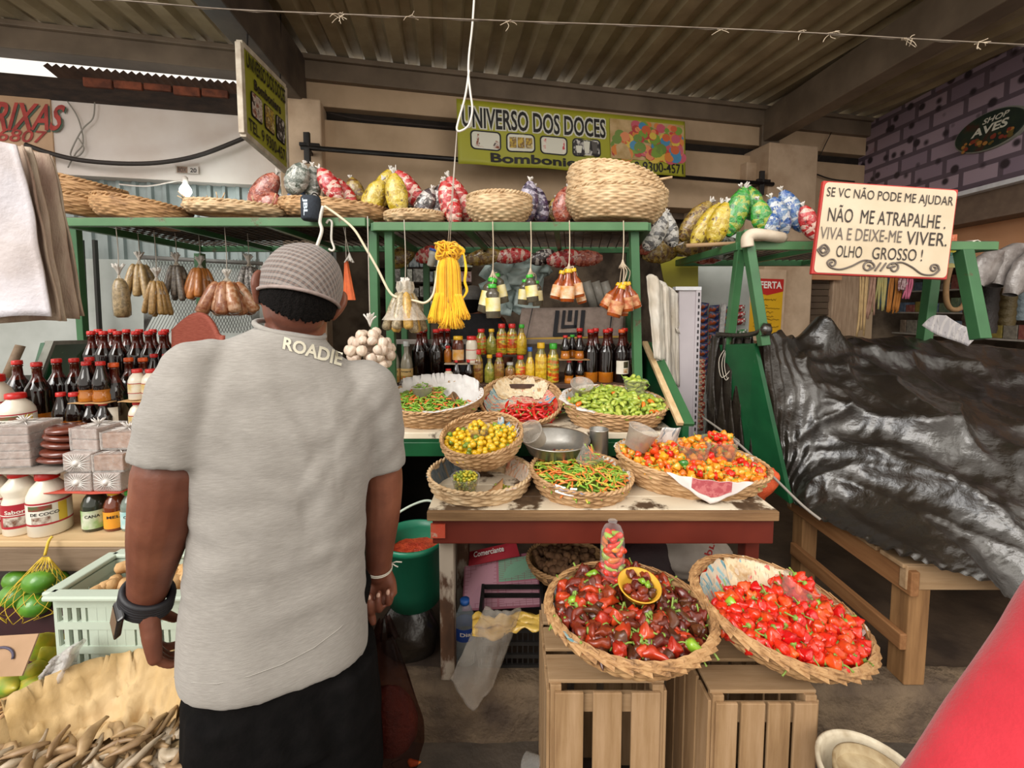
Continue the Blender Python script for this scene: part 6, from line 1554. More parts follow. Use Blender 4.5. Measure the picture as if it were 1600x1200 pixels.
for k in range(36):
 a = rr.uniform(0, 6.28); r_ = S(66, 2.4); c_ = V((r_ * cos(a), r_ * .8 * sin(a), 0)); L = rr.uniform(.04, .11)
 g.tube([c_, c_ + V((cos(a) * L * .35 + rr.uniform(-.03, .03), sin(a) * L * .3, L * rr.uniform(.2, .8)))], .0028, 5)
g.obj('cane_ends', m_wickp, b_)
shelf_basket(524, 322, 2.5, 156, .085, 'basket full of candy bags behind the small speaker on the left shelf', (math.radians(3), math.radians(4), 0), .8, .85, m_wick)
shelf_basket(648, 336, 2.4, 88, .05, 'low flat basket rim showing on the middle shelf by the yellow bags', (0, 0, 0), .8, .85, m_wickp)
shelf_basket(780, 304, 2.3, 96, .135, 'round bowl basket standing on the middle shelf', (0, 0, 0), 1, .66, m_wickp, zsh + .137 + .012, bulge=.5)
shelf_basket(963, 296, 2.3, 148, .15, 'large pale basket lowest of the stack on the middle shelf', (math.radians(2), math.radians(3), 0), .9, .78, m_wickp, zsh + .18, bulge=.3)
shelf_basket(962, 290, 2.3, 140, .12, 'middle basket of the stack on the right end of the middle shelf', (math.radians(-2), math.radians(8), 0), .9, .8, m_wickp, zsh + .215, bulge=.3)
b_ = shelf_basket(960, 278, 2.31, 138, .10, 'topmost tilted basket of the stack at the right end of the middle shelf', (math.radians(-4), math.radians(13), 0), .9, .82, m_wickp, zsh + .25, bulge=.3)
g = MB(); g.tube([(.10, -.1, -.03), (.25, -.14, .02)], .006, 6); g.obj('loose_cane', m_wickp, b_)
# small portable speaker hung on the shelf edge
sp_ = empty('portable_speaker', P(486, 326, 2.09), (0, 0, .1), 'small dark blue cylindrical speaker hanging at the left shelf edge', 'speaker')
w, h = S(29, 2.09), S(36, 2.09)
MB().lathe([(.001, -h / 2), (w * .42, -h / 2), (w * .5, -h * .42), (w * .5, h * .42), (w * .42, h / 2), (.001, h / 2)], 26).obj('body', mat('speaker_cloth', '2f3640', '262c36', .8, scale=90, bump=.3), sp_)
g = MB(); text_fn(g, 'JBL', lambda u, v: (w * .502 * sin(-.6 + .6 * v), -w * .515 * cos(-.6 + .6 * v), h * (.36 - .72 * u)), 0, .04); g.obj('logo', mat('speaker_logo', 'b9c4cf', rough=.4), sp_)
strand(sp_, [(0, 0, h / 2), (.01, .02, h * .7), (.02, .06, h * .62)], .003, mat('black_strap', '1a1a1a'), 'strap')
# ---- candy bags
def candy(name, pal, sc=46, stripe=True):
 if name in _M: return _M[name]
 t = NT(name); co = t.coord((1, 1, .45)); n1 = t.noise(co, sc, 3, .7)
 vz = t.add('TexVoronoi', feature='F1'); vz.inputs['Scale'].default_value = sc * .7; t.link(t.coord((.8, .8, 1.6)), vz.inputs['Vector']); sp = t.add('SeparateColor'); t.link(vz.outputs['Color'], sp.inputs[0])
 c = t.ramp(t.math('ADD', t.math('MULTIPLY', n1, .5), t.math('MULTIPLY', sp.outputs[0], .5)), [(.1 + .8 * i / len(pal), c) for i, c in enumerate(pal)], 'CONSTANT')
 c = t.mixc(t.ramp(vz.outputs['Distance'], [(.5, '000000'), (.8, '606060')]), c, 'c8c0b4')
 _M[name] = t.done(t.bsdf(c, .18, 0, .7, t.noise(t.coord(), 55, 5), .8, .012, Coat_Weight=.6)); return _M[name]
cd = {'yellow': candy('candy_yellow', ['6a5020', 'b89a1c', 'c9ac28', 'd0b84a', '8a6c1c']), 'red': candy('candy_red', ['6a1418', 'b02024', 'c02a2a', 'd8b0a0', '9c1c20']),
      'dark': candy('candy_dark', ['1c1818', '2a2222', 'b8b0aa', '3a2a2c', '1c1818']), 'blue': candy('candy_blue', ['26406a', '6a86a8', '2f5a9c', 'c0c4c8', '34507c']), 'green': candy('candy_green', ['1f5a24', '2f8a34', '3a9a3a', '9aa83a', '25682a']),
      'silver': candy('candy_silver', ['3a3a3c', 'c0beba', 'd0ceca', '5a5a5c', 'b8b6b2']), 'brown': candy('candy_brown', ['4a3418', '8a6c28', 'a08438', '6a4a20', 'b09850']), 'rust': candy('candy_rust', ['6a2a1c', 'a04a34', 'b86a54', '8a3424', 'c09a8a']),
      'clear': candy('candy_clear', ['4a5446', '8a8f86', 'b8b8b0', '5f665c', '90988e']), 'purple': candy('candy_purple', ['241c34', '4a3a5c', 'a8a0b0', '342844', '5c3a4a'])}
def cbag(px, py, L, w, ang, key, Y, label, tie=1, seed=0, group=None):
 """pillow bag of wrapped sweets; ang turns its long axis in the picture from upright, clockwise"""
 LL, ww = S(L, Y), S(w, Y) / 2; g = MB()
 def fn(u, v):
  a = 2 * PI * u; q = (sin(PI * min(max(v, .02), .98))) ** .42; lump = 1 + .07 * nz(cos(a) * 2.5 + seed, sin(a) * 2.5, v * 6) + .03 * nz(cos(a) * 7 + seed, sin(a) * 7, v * 16)
  return (ww * q * cos(a) * lump, ww * .72 * q * sin(a) * lump, LL * (v - .5))
 g.grid(fn, 26, 20, wrapu=True)
 o = g.obj('candy_bag', cd[key], None, P(px, py, Y), (0, math.radians(ang), 0)); T(o, label, 'bag of sweets', group)
 if tie: tuft(o, (0, 0, LL * .47), LL * .14, 16, m_tuft, seed, 1, 'tied_top', .6, .0025)
 return o
SB = [(412, 300, 66, 36, 38, 'rust', 2.5, 'long reddish-grey bag of sweets leaning at the left of the left shelf bags'), (420, 318, 40, 32, 60, 'rust', 2.42, 'rust coloured bag lying in front of the long grey-red one'),
      (464, 280, 50, 36, 25, 'clear', 2.42, 'clear greenish round bag above the small speaker'), (466, 312, 44, 34, 20, 'blue', 2.5, 'clear bag of blue sweets just behind the speaker'), (488, 290, 56, 26, 2, 'clear', 2.48, 'clear striped bag right above the speaker'),
      (516, 290, 58, 30, -32, 'red', 2.44, 'red and white bag of sweets slanting right of the speaker, upper one'), (538, 306, 62, 30, -34, 'red', 2.5, 'red bag of sweets slanting right of the speaker, lower one'), (556, 300, 44, 26, -20, 'brown', 2.62, 'small brown bag behind the red ones'),
      (584, 310, 60, 34, 26, 'yellow', 2.45, 'yellow bag of sweets leaning left on the middle shelf, first of three'), (600, 296, 60, 32, 20, 'yellow', 2.6, 'yellow bag of sweets standing behind the leaning yellow one'), (620, 306, 66, 34, -8, 'yellow', 2.4, 'upright yellow bag of sweets beside the dark red one'),
      (642, 298, 72, 30, -38, 'red', 2.55, 'dark red bag with gold stripe slanting right on the middle shelf'), (664, 320, 52, 30, 24, 'dark', 2.42, 'black and white striped bag leaning by the red bags, left one'), (684, 318, 56, 28, 12, 'dark', 2.45, 'black and white striped bag leaning by the red bags, right one'),
      (702, 316, 64, 32, -14, 'red', 2.4, 'red and silver bag standing left of the bowl basket'), (718, 312, 74, 32, -26, 'red', 2.48, 'bright red bag slanting behind the bowl basket'), (710, 334, 36, 26, 0, 'red', 2.36, 'small red bag low behind the yarn\'s string'),
      (826, 316, 62, 30, 4, 'purple', 2.4, 'purple bag of sweets standing right of the bowl basket, left one'), (843, 322, 56, 28, -12, 'purple', 2.45, 'purple bag of sweets standing right of the bowl basket, right one'), (882, 322, 56, 36, 10, 'rust', 2.42, 'red bag with a white tied top beside the stacked baskets'), (868, 328, 36, 22, 0, 'brown', 2.6, 'small brown bag between purple and red bags'),
      (1024, 362, 62, 34, 26, 'silver', 2.5, 'silver and black zigzag bag hanging past the shelf end, left one'), (1042, 355, 64, 30, -24, 'silver', 2.55, 'silver and black zigzag bag hanging past the shelf end, right one'), (1008, 378, 40, 30, 5, 'rust', 2.7, 'red bag under the silver ones at the shelf end'),
      (1086, 346, 72, 32, 38, 'brown', 2.6, 'brown and yellow bag leaning on the right stall shelf, first'), (1104, 352, 76, 30, 33, 'yellow', 2.5, 'brown and yellow bag leaning on the right stall shelf, second'), (1124, 350, 66, 34, 18, 'yellow', 2.45, 'yellow bag upright left of the green sweets'),
      (1150, 332, 76, 36, 20, 'green', 2.45, 'green bag of sweets leaning left on the right stall shelf'), (1172, 318, 56, 40, -30, 'green', 2.5, 'green bag of sweets on top of the pile on the right stall shelf'), (1190, 340, 54, 32, -14, 'green', 2.42, 'green and white bag right of the green pile'),
      (1216, 338, 60, 34, -24, 'blue', 2.5, 'blue bag of sweets slanting on the right stall shelf, left one'), (1238, 330, 70, 32, -30, 'blue', 2.55, 'blue and silver bag slanting on the right stall shelf, right one'), (1264, 348, 54, 28, -22, 'red', 2.5, 'red and silver bag beside the painted board'), (1205, 352, 36, 26, 10, 'blue', 2.4, 'small blue bag low by the shelf corner')]
for k, b in enumerate(SB): cbag(*b, seed=k)
LOW = [(1032, 392, 60, 38, 80, 'brown', 2.8, 'clear bag of brown sweets lying under the silver bags'), (1090, 384, 70, 34, 85, 'brown', 2.75, 'brown bag lying under the yellow ones above the yellow panel'), (1108, 398, 56, 30, 80, 'rust', 2.8, 'rust bag lying lowest above the white rack'), (1132, 388, 44, 30, 60, 'clear', 2.7, 'clear yellowish bag lying behind the green posts')]
for k, b in enumerate(LOW): cbag(*b, tie=0, seed=50 + k)
BK = [(756, 402, 60, 26, 80, 'brown', 2.9), (800, 400, 60, 24, 85, 'red', 2.9), (848, 402, 40, 24, 70, 'dark', 2.9), (882, 404, 56, 28, 80, 'red', 2.85), (915, 404, 52, 26, 88, 'rust', 2.85), (668, 398, 40, 26, 70, 'red', 2.9), (626, 402, 50, 30, 60, 'brown', 2.95)]
for k, b in enumerate(BK): cbag(*b, 'sweets bag hanging under the back of the middle shelf, %s from left' % ORD[[6, 5, 0, 1, 2, 3, 4].index(k) if False else (2, 3, 4, 5, 6, 1, 0)[k]], tie=0, seed=70 + k)
o = MB().tube([P(1072, 384, 2.3), P(1160, 380, 2.3)], .011, 8).obj('wooden_rod', m_pale); T(o, 'pale wooden rod sticking out left of the green posts', 'rod')
o = MB().tube(spline([P(1168, 386, 2.08), P(1168, 372, 2.08), P(1178, 366, 2.08), P(1200, 368, 2.1), P(1222, 372, 2.15)], 5), .028, 12).obj('bent_pipe', mat('cream_pipe', 'd0c2ae', 'bfae98', .5)); T(o, 'bent cream pipe lying on the corner of the right stall shelf', 'pipe')
# thin lines holding things at the shelf edge
for px, y1, nm in ((632, 440, 'herb bunch'),): pass
# ---- inside the middle stall: goods at the back
def wbox(px, py, off, w, h, d, m, label, cat='box', name='product_box', group='boxes on the dim back shelves'):
 p = PW(px, py, off); o = MB().box((0, 0, h / 2), (w, d, h)).obj(name, m, None, p, (0, 0, math.atan2(WD.y, WD.x)), bevel=.003); return T(o, label, cat, group)
bpal = [mat('pack_%d' % i, c, c2, .45, scale=26, thr=(.45, .55)) for i, (c, c2) in enumerate((('d8d8c8', 'a0a08c'), ('a8ac78', 'c4c89a'), ('a8a49a', '6a665c'), ('9c8a60', 'c0b48c'), ('8a4038', 'c0a8a0'), ('6a7478', 'a0a8a8')))]
rr = random.Random(33); proto = {}
for r_, py in enumerate((418, 441, 464, 488)):
 x = 603
 while x < 720:
  w_ = rr.choice((12, 16, 20, 26)); k = rr.randrange(6)
  if x > 690 and py > 470: break
  wbox(x + w_ / 2, py, -1.25, S(w_, 5.3) * .92, S(rr.uniform(14, 21), 5.3), .12, bpal[k], 'small pack on the dim shelves behind the herb bunch'); x += w_
 g = MB(); wslab(g, wt(560), wt(760), PW(660, py, -1.25).z - .02, PW(660, py, -1.25).z - .004, -1.4, -1.18); T(g.obj('wall_shelf', m_oldwood), 'dim back shelf of small packs, %s from the top' % ORD[r_], 'shelf')
for k, (px, py) in enumerate(((960, 470), (985, 480), (600, 520), (570, 520), (590, 470))): pass
o = empty('bag_bundle', P(785, 400, 3.1), label='hanging bundle of pale blue plastic bags behind the bottle clusters', cat='bags')
m_pb = mat('pale_blue_plastic', 'a8bcb8', 'bccac6', .35, scale=9, bump=.4, bscale=18); rr = random.Random(9)
for k in range(20):
 a0 = P(778 + rr.uniform(-12, 72), 425 + rr.uniform(-16, 46), 3.1 + rr.uniform(-.1, .15)) - o.location; w_, h_ = S(rr.uniform(26, 48), 3.1), S(rr.uniform(26, 48), 3.1); t_ = rr.uniform(-.7, .7)
 MB().grid(lambda u, v: a0 + V(((u - .5) * w_ * cos(t_) - (v - .5) * h_ * sin(t_), .05 * nz(u * 3 + k, v * 3), (u - .5) * w_ * sin(t_) + (v - .5) * h_ * cos(t_))), 8, 8).obj('bag', m_pb, o, solid=.002)
# patterned grey bag
o = empty('patterned_bag', P(885, 502, 2.72), label='taupe shopping bag with a black square key pattern leaning behind the tall bottles', cat='bag')
m_taupe = mat('taupe_cloth', '8a7a70', '7c6c62', .85, scale=30, bump=.2)
q = [P(808, 531, 2.70), P(972, 527, 2.72), P(975, 480, 2.8), P(815, 482, 2.8)]; f = quad_fn(*[v_ - o.location for v_ in q])
MB().grid(lambda u, v: f(u, v) + V((0, .01 * sin(u * 9) + .006 * nz(u * 9, v * 5), 0)), 30, 10).obj('cloth', m_taupe, o, solid=.01)
g = MB(); ff = lambda u, v: f(u, v) + V((0, -.022, 0))
def bar_(u0, v0, u1, v1): g.quad(ff(u0, v0), ff(u1, v0), ff(u1, v1), ff(u0, v1))
for u0, u1, v0, v1 in ((.33, .37, .08, .92), (.33, .62, .08, .2), (.58, .62, .08, .92), (.40, .43, .34, .92), (.40, .55, .34, .44), (.52, .55, .34, .92), (.455, .495, .56, .92)): bar_(u0, v0, u1, v1)
g.obj('key_pattern', mat('black_print', '16151a', rough=.8), o)
g = MB(); g.quad(ff(.08, .0), ff(.085, .0), ff(.11, 1), ff(.1, 1)); g.quad(ff(.86, .0), ff(.868, .0), ff(.89, 1), ff(.875, 1)); g.obj('seam', mat('black_print', '16151a'), o)
MB().grid(lambda u, v: f(u, v * .06) + V((0, -.02, 0)), 20, 2).obj('hem', mat('mustard', 'a8863a', rough=.8), o)
g = MB(); bp = P(780, 534, 2.68); g.box((0, 0, 0), (S(380, 2.7), .02, .03)); T(g.obj('wooden_rail', mat('grey_rail', '8a8078', '6d645c', .7), None, bp, bevel=.003), 'grey rail across the back of the middle stall behind the jars', 'rail')
# white and clear rolls hanging behind the honey
for k, px in enumerate((916, 930, 944)):
 o = MB().tube([P(px, 440, 3.2), P(px + 12, 480, 3.2)], S(7, 3.2), 10).obj('plastic_roll', mat('frosty_roll', 'b8b2a8', 'a09a90', .3)); T(o, 'frosted plastic roll behind the honey bunches, %s from left' % ORD[k], 'roll', 'frosted rolls behind the honey')
# ---- right of the middle stall: white bags, rack, snack packets, panel
o = empty('white_bags', P(1028, 430, 2.35), label='stack of white carrier bags hanging from the right post', cat='bags')
m_wbag = mat('white_bag', 'd8d2c8', 'c4b8a6', .45, scale=5, bump=.25, bscale=14); rr = random.Random(4)
for k in range(7):
 x0, x1 = 1010 + 4 * k, 1026 + 4.5 * k; Y = 2.3 + .035 * k; yb = (560, 640, 668, 676, 660, 600, 520)[k]
 a0, a1, b0, b1 = P(x0, 432 + 3 * k, Y) - o.location, P(x1 + 10, 438 + 3 * k, Y + .06) - o.location, P(x0 + 12 + 2 * k, yb, Y) - o.location, P(x1 + 14, yb + 4, Y + .06) - o.location
 f_ = quad_fn(b0, b1, a1, a0)
 MB().grid(lambda u, v: f_(u, v) + V((.008 * sin(u * 7 + k) * (1 - v), .03 * sin(u * 8 + k * 2) * (.3 + v * .2) + .01 * nz(u * 5, v * 9, k), .02 * sin(u * 5) * v)), 12, 24).obj('bag', m_wbag, o, solid=.003)
o = empty('display_rack', P(1066, 680, 2.55), label='white metal display rack with a slotted edge beside the bags', cat='rack'); c0 = o.location
m_rack = mat('white_rack', 'c4bcc0', 'b5adb2', .4, scale=3)
z0, z1 = P(1066, 690, 2.55).z, P(1066, 452, 2.55).z; xa, xb = P(1056, 600, 2.55).x, P(1082, 600, 2.55).x
MB().box(((xa + xb) / 2 - c0.x, 0, (z0 + z1) / 2 - c0.z - .2), (xb - xa, .03, z1 - z0 + .4)).obj('side_panel', m_rack, o, bevel=.004)
MB().box((xb - c0.x + .012, .0, (z0 + z1) / 2 - c0.z - .2), (.03, .05, z1 - z0 + .4)).obj('slotted_post', m_rack, o, bevel=.003)
g = MB()
for k in range(24): g.box((xb - c0.x + .012, -.026, z1 - c0.z - .03 - k * .036), (.008, .004, .02))
g.obj('slots', mat('slot_dark', '2a2628'), o)
MB().box(((xa + xb) / 2 - c0.x, -.002, z1 - c0.z + .004), (xb - xa + .05, .05, .02)).obj('top_cap', mat('white_paint', 'e6e6ea'), o)
pn = [P(1040, 452, 3.0), P(1091, 452, 3.0), P(1091, 402, 3.0), P(1030, 400, 3.0)]; o = MB().quad(*pn, th=.01).obj('yellow_board', mat('olive_yellow', 'a8a030', '989028', .5, scale=4)); T(o, 'olive yellow panel behind the white bags under the candy bags', 'panel')
def snack(m, name='snack_packet', w=.075, h=.05):
 g = MB(); g.grid(lambda u, v: ((u - .5) * w, -.014 * sin(PI * u) * sin(PI * v), (v - .5) * h), 8, 6); o = g.obj(name, m, None, solid=.002); return T(o, '-', 'snack')
sk = {'b': candy('snack_blue', ['14204a', '1c2c60', '2a3c78', 'b0522a', '1c2c60'], 34), 'r': candy('snack_red', ['a01c24', 'c42a2a', 'd8d0c8', '8a1c20', 'c05a2a'], 34), 'g': candy('snack_green', ['1c4a24', '2a7a3a', 'd0d4c8', '1f5a2c', '26683a'], 34), 'o': candy('snack_orange', ['b86a3a', 'd8b088', 'c03a2a', 'e0d0b8', 'a85a2c'], 34)}
SK = {k: Stamp(lambda k=k: snack(sk[k])) for k in sk}; rr = random.Random(2)
for c_, (px, key, y0, n_) in enumerate(((1098, 'b', 478, 11), (1116, 'b', 482, 11), (1136, 'b', 484, 9), (1156, 'r', 482, 3), (1158, 'g', 520, 3), (1150, 'b', 560, 2))):
 for k in range(n_):
  SK[key](P(px + rr.uniform(-1, 1), y0 + k * 10.5, 3.1), (.3, rr.uniform(-.15, .15), .1), {'b': 'dark blue snack packet clipped on the strips behind the green posts', 'r': 'red snack packet clipped on the strip beside the offer poster', 'g': 'green snack packet clipped below the red ones'}[key], {'b': 'blue snack packets on strips', 'r': 'red snack packets on a strip', 'g': 'green snack packets on a strip'}[key])
for k in range(13): SK['o'](P(1091 + rr.uniform(-1, 3), 566 + k * 8.5, 2.9), (.3, rr.uniform(-.2, .2), 0), 'orange and red snack packet hanging low right of the white rack', 'orange snack packets by the rack')
o = MB().box((0, 0, 0), (S(84, 3.2), .02, 1.9)).obj('display_board', mat('pale_board', 'b9bdb8'), None, (P(1126, 520, 3.16).x, 3.16, 1.14), bevel=.004); T(o, 'pale display board behind the strips of snack packets', 'board')
for px, nm in ((1127, 'left'), (1146, 'right')):
 o = MB().box((0, 0, 0), (.035, .006, .42)).obj('clip_strip', mat('white_strip', 'd0ccc8', '9a9694', .5, scale=40), None, P(px, 520, 3.05), (.0, .06, 0)); T(o, 'white clip strip of snack packets, %s one' % nm, 'strip')
# offer poster
o = empty('offer_poster', PW(1195, 478, .34), label='yellow and red offer poster pinned to the cream pillar behind the green posts', cat='poster')
q = [PW(1166, 532, .33), PW(1222, 533, .33), PW(1229, 422, .33), PW(1172, 420, .33)]; f = quad_fn(*[v_ - o.location for v_ in q]); ff = lambda l: (lambda u, v: f(u, v) + WN * l)
g = MB(); g.quad(f(0, 0), f(1, 0), f(1, 1), f(0, 1), th=.02); g.obj('board', m_cream2, o)
g = MB(); p_ = ff(.004); g.quad(p_(.05, .10), p_(.93, .10), p_(.93, .87), p_(.05, .87)); g.obj('sheet', mat('poster_yellow', 'd8a818', 'cf9c14', .5, scale=3), o)
g = MB(); p_ = ff(.007); g.add([p_(.05, .70), p_(.49, .64), p_(.93, .70), p_(.93, .87), p_(.05, .87)], [(0, 1, 2, 3, 4)], 0, False); g.obj('banner_band', mat('poster_red', 'b82420', rough=.5), o)
g = MB(); p_ = ff(.010); text_fn(g, 'OFERTA', lambda u, v: p_(.10 + .78 * u, .735 + .10 * v), 0, .03); g.obj('lettering', mat('poster_white', 'e8e0d8', rough=.5), o)
g = MB(); p_ = ff(.010); rr = random.Random(12)
for y in (.58, .50, .46, .40, .34, .30, .25, .20):
 x = .12 + rr.random() * .1; e = .5 + rr.random() * .38; pts = []
 while x < e: pts.append(p_(x, y + rr.uniform(-.012, .016))); x += .022
 g.tube(pts, .0018, 4)
g.obj('handwriting', m_blk, o)
# ---- right shop: shelves, ribbons and bags in the dimness
SX = 4.75
rr = random.Random(17); spal = [mat('goods_%d' % i, c, c2, .5, scale=20) for i, (c, c2) in enumerate((('6a5a4c', '8a7a68'), ('4a5a4a', '6a7a5a'), ('8a8478', '5a544c'), ('7a3a3a', '9a6a5a'), ('4a5868', '6a7888'), ('8a7a3a', '6a5c2c')))]
for r_, z in enumerate((.95, 1.25, 1.5, 1.75)):
 o = MB().box((SX + .12, 4.25, z), (.3, 2.3, .015)).obj('wall_shelf', mat('white_shelf', 'a09a92', '8a847c', .5)); T(o, 'shelf of small goods in the dim right shop, %s from the bottom' % ORD[r_], 'shelf')
 y = 3.2
 while y < 5.35:
  w_ = rr.uniform(.08, .16); h_ = rr.uniform(.07, .16)
  o = MB().box((0, 0, h_ / 2), (.12, w_ * .9, h_)).obj('product_box', rr.choice(spal), None, (SX + .1, y + w_ / 2, z + .008), bevel=.004); T(o, 'small pack on the dim shelves of the right shop', 'box', 'packs in the right shop'); y += w_
def ribbon(px, y0, y1, Y, w, n, m, label, cat='ribbons'):
 o = empty('hanging_ribbons', P(px, y0, Y), label=label, cat=cat); rr = random.Random(int(px)); g = MB(); H = P(px, y0, Y).z - P(px, y1, Y).z
 for k in range(n):
  x = (k / max(1, n - 1) - .5) * S(w, Y); e = rr.uniform(.9, 1)
  g.tube(spline([(x, rr.uniform(-.02, .02), 0), (x + rr.uniform(-.01, .01), 0, -H * .4), (x + rr.uniform(-.03, .01), 0, -H * e)], 4), .010, 5, flat=.4)
 g.obj('strips', m, o); return o
for a in ((1352, 410, 526, 3.9, 12, 5, mat('straw_strap', 'b89a6c', 'a0845a', .8), 'hanging straw-coloured straps beside the ribbed post'), (1366, 412, 500, 3.9, 8, 4, mat('pink_strap', '9c7a68', '84604e', .8), 'brownish straps hanging right of the straw ones'), (1380, 410, 490, 4.0, 14, 6, mat('yellow_rib', 'a8985c', '8a8a5a', .7), 'yellowish ribbons hanging in the right shop'), (1386, 412, 485, 4.1, 10, 5, mat('blue_rib', '6a8a9c', '587888', .7), 'pale blue ribbons hanging in the right shop'), (1402, 420, 490, 4.0, 18, 8, mat('orange_rib', 'a86a24', '945a1c', .7), 'orange cords hanging in the right shop'), (1412, 430, 455, 3.95, 14, 6, mat('striped_rib', 'b8a0a0', '6a3a44', .7, scale=40), 'striped braid hanging in the right shop'), (1422, 425, 470, 3.95, 8, 4, mat('pink_rib', 'b8607a', 'a04a64', .7), 'pink tassels hanging in the right shop')): ribbon(*a)
for k, (px, py, L, w, Y, m_) in enumerate(((1540, 420, 60, 44, 3.0, 'grey_film'), (1572, 415, 70, 50, 3.0, 'grey_film'), (1600, 425, 80, 40, 2.9, 'grey_film'), (1520, 425, 50, 26, 3.1, 'grey_film'))):
 LL, ww = S(L, Y), S(w, Y) / 2
 o = MB().grid(lambda u, v: (ww * (sin(PI * min(max(v, .03), .97))) ** .5 * cos(2 * PI * u) * (1 + .15 * nz(u * 5, v * 6, k)), ww * .5 * sin(2 * PI * u), LL * (v - .5)), 20, 14, wrapu=True).obj('hanging_bag', mat('grey_film', '6a625e', '8f8884', .3, scale=12, bump=.8, bscale=26, coat=.3), None, P(px, py, Y), (0, .5, 0)); T(o, 'greyish plastic bag hanging in the right shop, %s from left' % ORD[(1, 2, 3, 0)[k]], 'bag')
for k, (px, y0, y1, w, m_) in enumerate(((1546, 448, 520, 26, '2a2422'), (1576, 450, 508, 20, '4a3c1c'), (1594, 450, 500, 14, '5a6468'), (1520, 470, 530, 20, '3a2c26'))):
 Y = 3.2; H = S(y1 - y0, Y); o = MB().grid(lambda u, v: (S(w, Y) / 2 * cos(2 * PI * u) * (1 + .1 * sin(v * 30)), .05 * sin(2 * PI * u), -H * v), 16, 24, wrapu=True).obj('hanging_goods', mat('dim_goods_%d' % k, m_, None, .6, bump=.6, scale=20), None, P(px, y0, Y)); T(o, 'dark column of packed goods hanging in the right shop, %s from left' % ORD[(1, 2, 3, 0)[k]], 'goods')
cable('brown_hose', [P(x, y, 2.5) for x, y in ((1495, 395), (1484, 420), (1478, 450), (1480, 475), (1490, 484), (1503, 480), (1510, 465))], .014, mat('brown_rope', '8a6a44', '74583a', .8), 'loop of brown rope hanging beside the right green post', 'rope')
o = MB().quad(P(1478, 418, 2.3), P(1492, 418, 2.3), P(1496, 366, 2.3), P(1478, 368, 2.3), th=.01).obj('printed_bag', candy('teal_bag', ['4a8a7a', '6aa898', 'c8b83a', 'b85a2a', '5a9a8a'], 20)); T(o, 'teal and yellow printed bag peeking out right of the painted board', 'bag')
o = MB().grid(lambda u, v: V(P(1492 + 56 * u, 388 - 10 * sin(PI * u) , 2.14)) + V((0, .12 * v, .012 * sin(u * 12) + .008 * v)), 14, 6).obj('crumpled_bag', m_wbag, None, solid=.003); T(o, 'crumpled white bag lying on the right end of the right stall shelf', 'bag')
# painted board with the saying
bd = empty('painted_board', P(1385, 358, 2.0), label='cream hand-painted board with a red border hung from the right stall shelf', cat='sign'); o0 = bd.location
q = [P(1268, 428, 1.98), P(1480, 437, 1.98), P(1498, 296, 2.02), P(1287, 282, 2.02)]; q = [v_ - o0 for v_ in q]; f = quad_fn(*q); nn = (q[1] - q[0]).cross(q[3] - q[0]).normalized(); ff = lambda l: (lambda u, v: f(u, v) + nn * l)
g = MB(); g.quad(f(0, 0), f(1, 0), f(1, 1), f(0, 1), th=.018); g.obj('panel', mat('board_red', 'b8352e', 'a82c28', .6, scale=8), bd, bevel=.004)
g = MB(); rrect(g, ff(.002), .011, .018, .988, .984, .03, .05, 0); g.obj('painted_face', mat('board_cream', 'cfbfa6', 'c2b094', .7, scale=4), bd)
m_ink2 = mat('painted_letter', '2e2623', '3a312c', .7); p_ = ff(.005)
def pline(s, u0, u1, v0, v1, m=0, sl=0.0, bold=0.0):
 g = MB(); text_fn(g, s, lambda u, v: p_(u0 + (u1 - u0) * u, v0 + (v1 - v0) * v - sl * u), 0, bold); g.obj('lettering', m_ink2 if not m else mat('faded_letter', '6d625a', '5a504a', .7), bd)
pline('SE VC N\u00c3O PODE ME AJUDAR', .03, .965, .80, .955, sl=.02); pline('N\u00c3O  ME ATRAPALHE .', .06, .93, .565, .75, sl=.015)
pline('VIVA E DEIXE-ME', .02, .62, .375, .505, 1); pline('VIVER.', .655, .955, .36, .505)
pline('OLHO', .155, .345, .19, .315); pline('GROSSO !', .42, .79, .185, .315)
g = MB()
def curl(pts): g.tube(spline([p_(u, v) for u, v in pts], 6), .004, 5)
curl([(.015, .255), (.06, .315), (.10, .255), (.06, .195), (.015, .255)]); curl([(.035, .255), (.058, .285), (.082, .255), (.058, .225), (.035, .255)])
spir = lambda cu, cv, r_, s_: [(cu + s_ * r_ * (1 - k / 14) * cos(k * .75), cv + 1.45 * r_ * (1 - k / 14) * sin(k * .75)) for k in range(12)]
curl([(.42, .165), (.36, .165), (.28, .10), (.20, .06), (.13, .075)] + spir(.135, .12, .035, -1)); curl([(.40, .06)] + spir(.40, .10, .045, 1))
curl([(.455, .06), (.49, .15)]); curl([(.495, .06), (.53, .15)])
curl([(.60, .12)] + spir(.59, .10, .045, -1)); curl([(.57, .14), (.64, .165), (.72, .12), (.80, .05), (.88, .045), (.92, .09)] + spir(.885, .115, .035, 1))
g.obj('flourish', mat('faded_letter', '6d625a', '5a504a', .7), bd)
g = MB()
for u in (.2, .55, .9): g.tube([ff(-.01)(u, 1), P(1287 + 210 * u, 376, 2.13) - o0], .002, 4)
g.obj('hanging_wire', m_string, bd)
o = MB().grid(lambda u, v: P(268 + 80 * u, 524 - 36 * sin(PI * min(1, u * 1.1 + .08)) + 60 * v, 1.9) + V((0, .05 * sin(PI * u), 0)), 16, 8).obj('coral_bag', mat('coral_weave', 'c06a58', 'a85444', .7, scale=60, stretch=(1, 1, 6)), None, solid=.02); T(o, 'coral striped bag showing behind the man\'s left shoulder', 'bag')
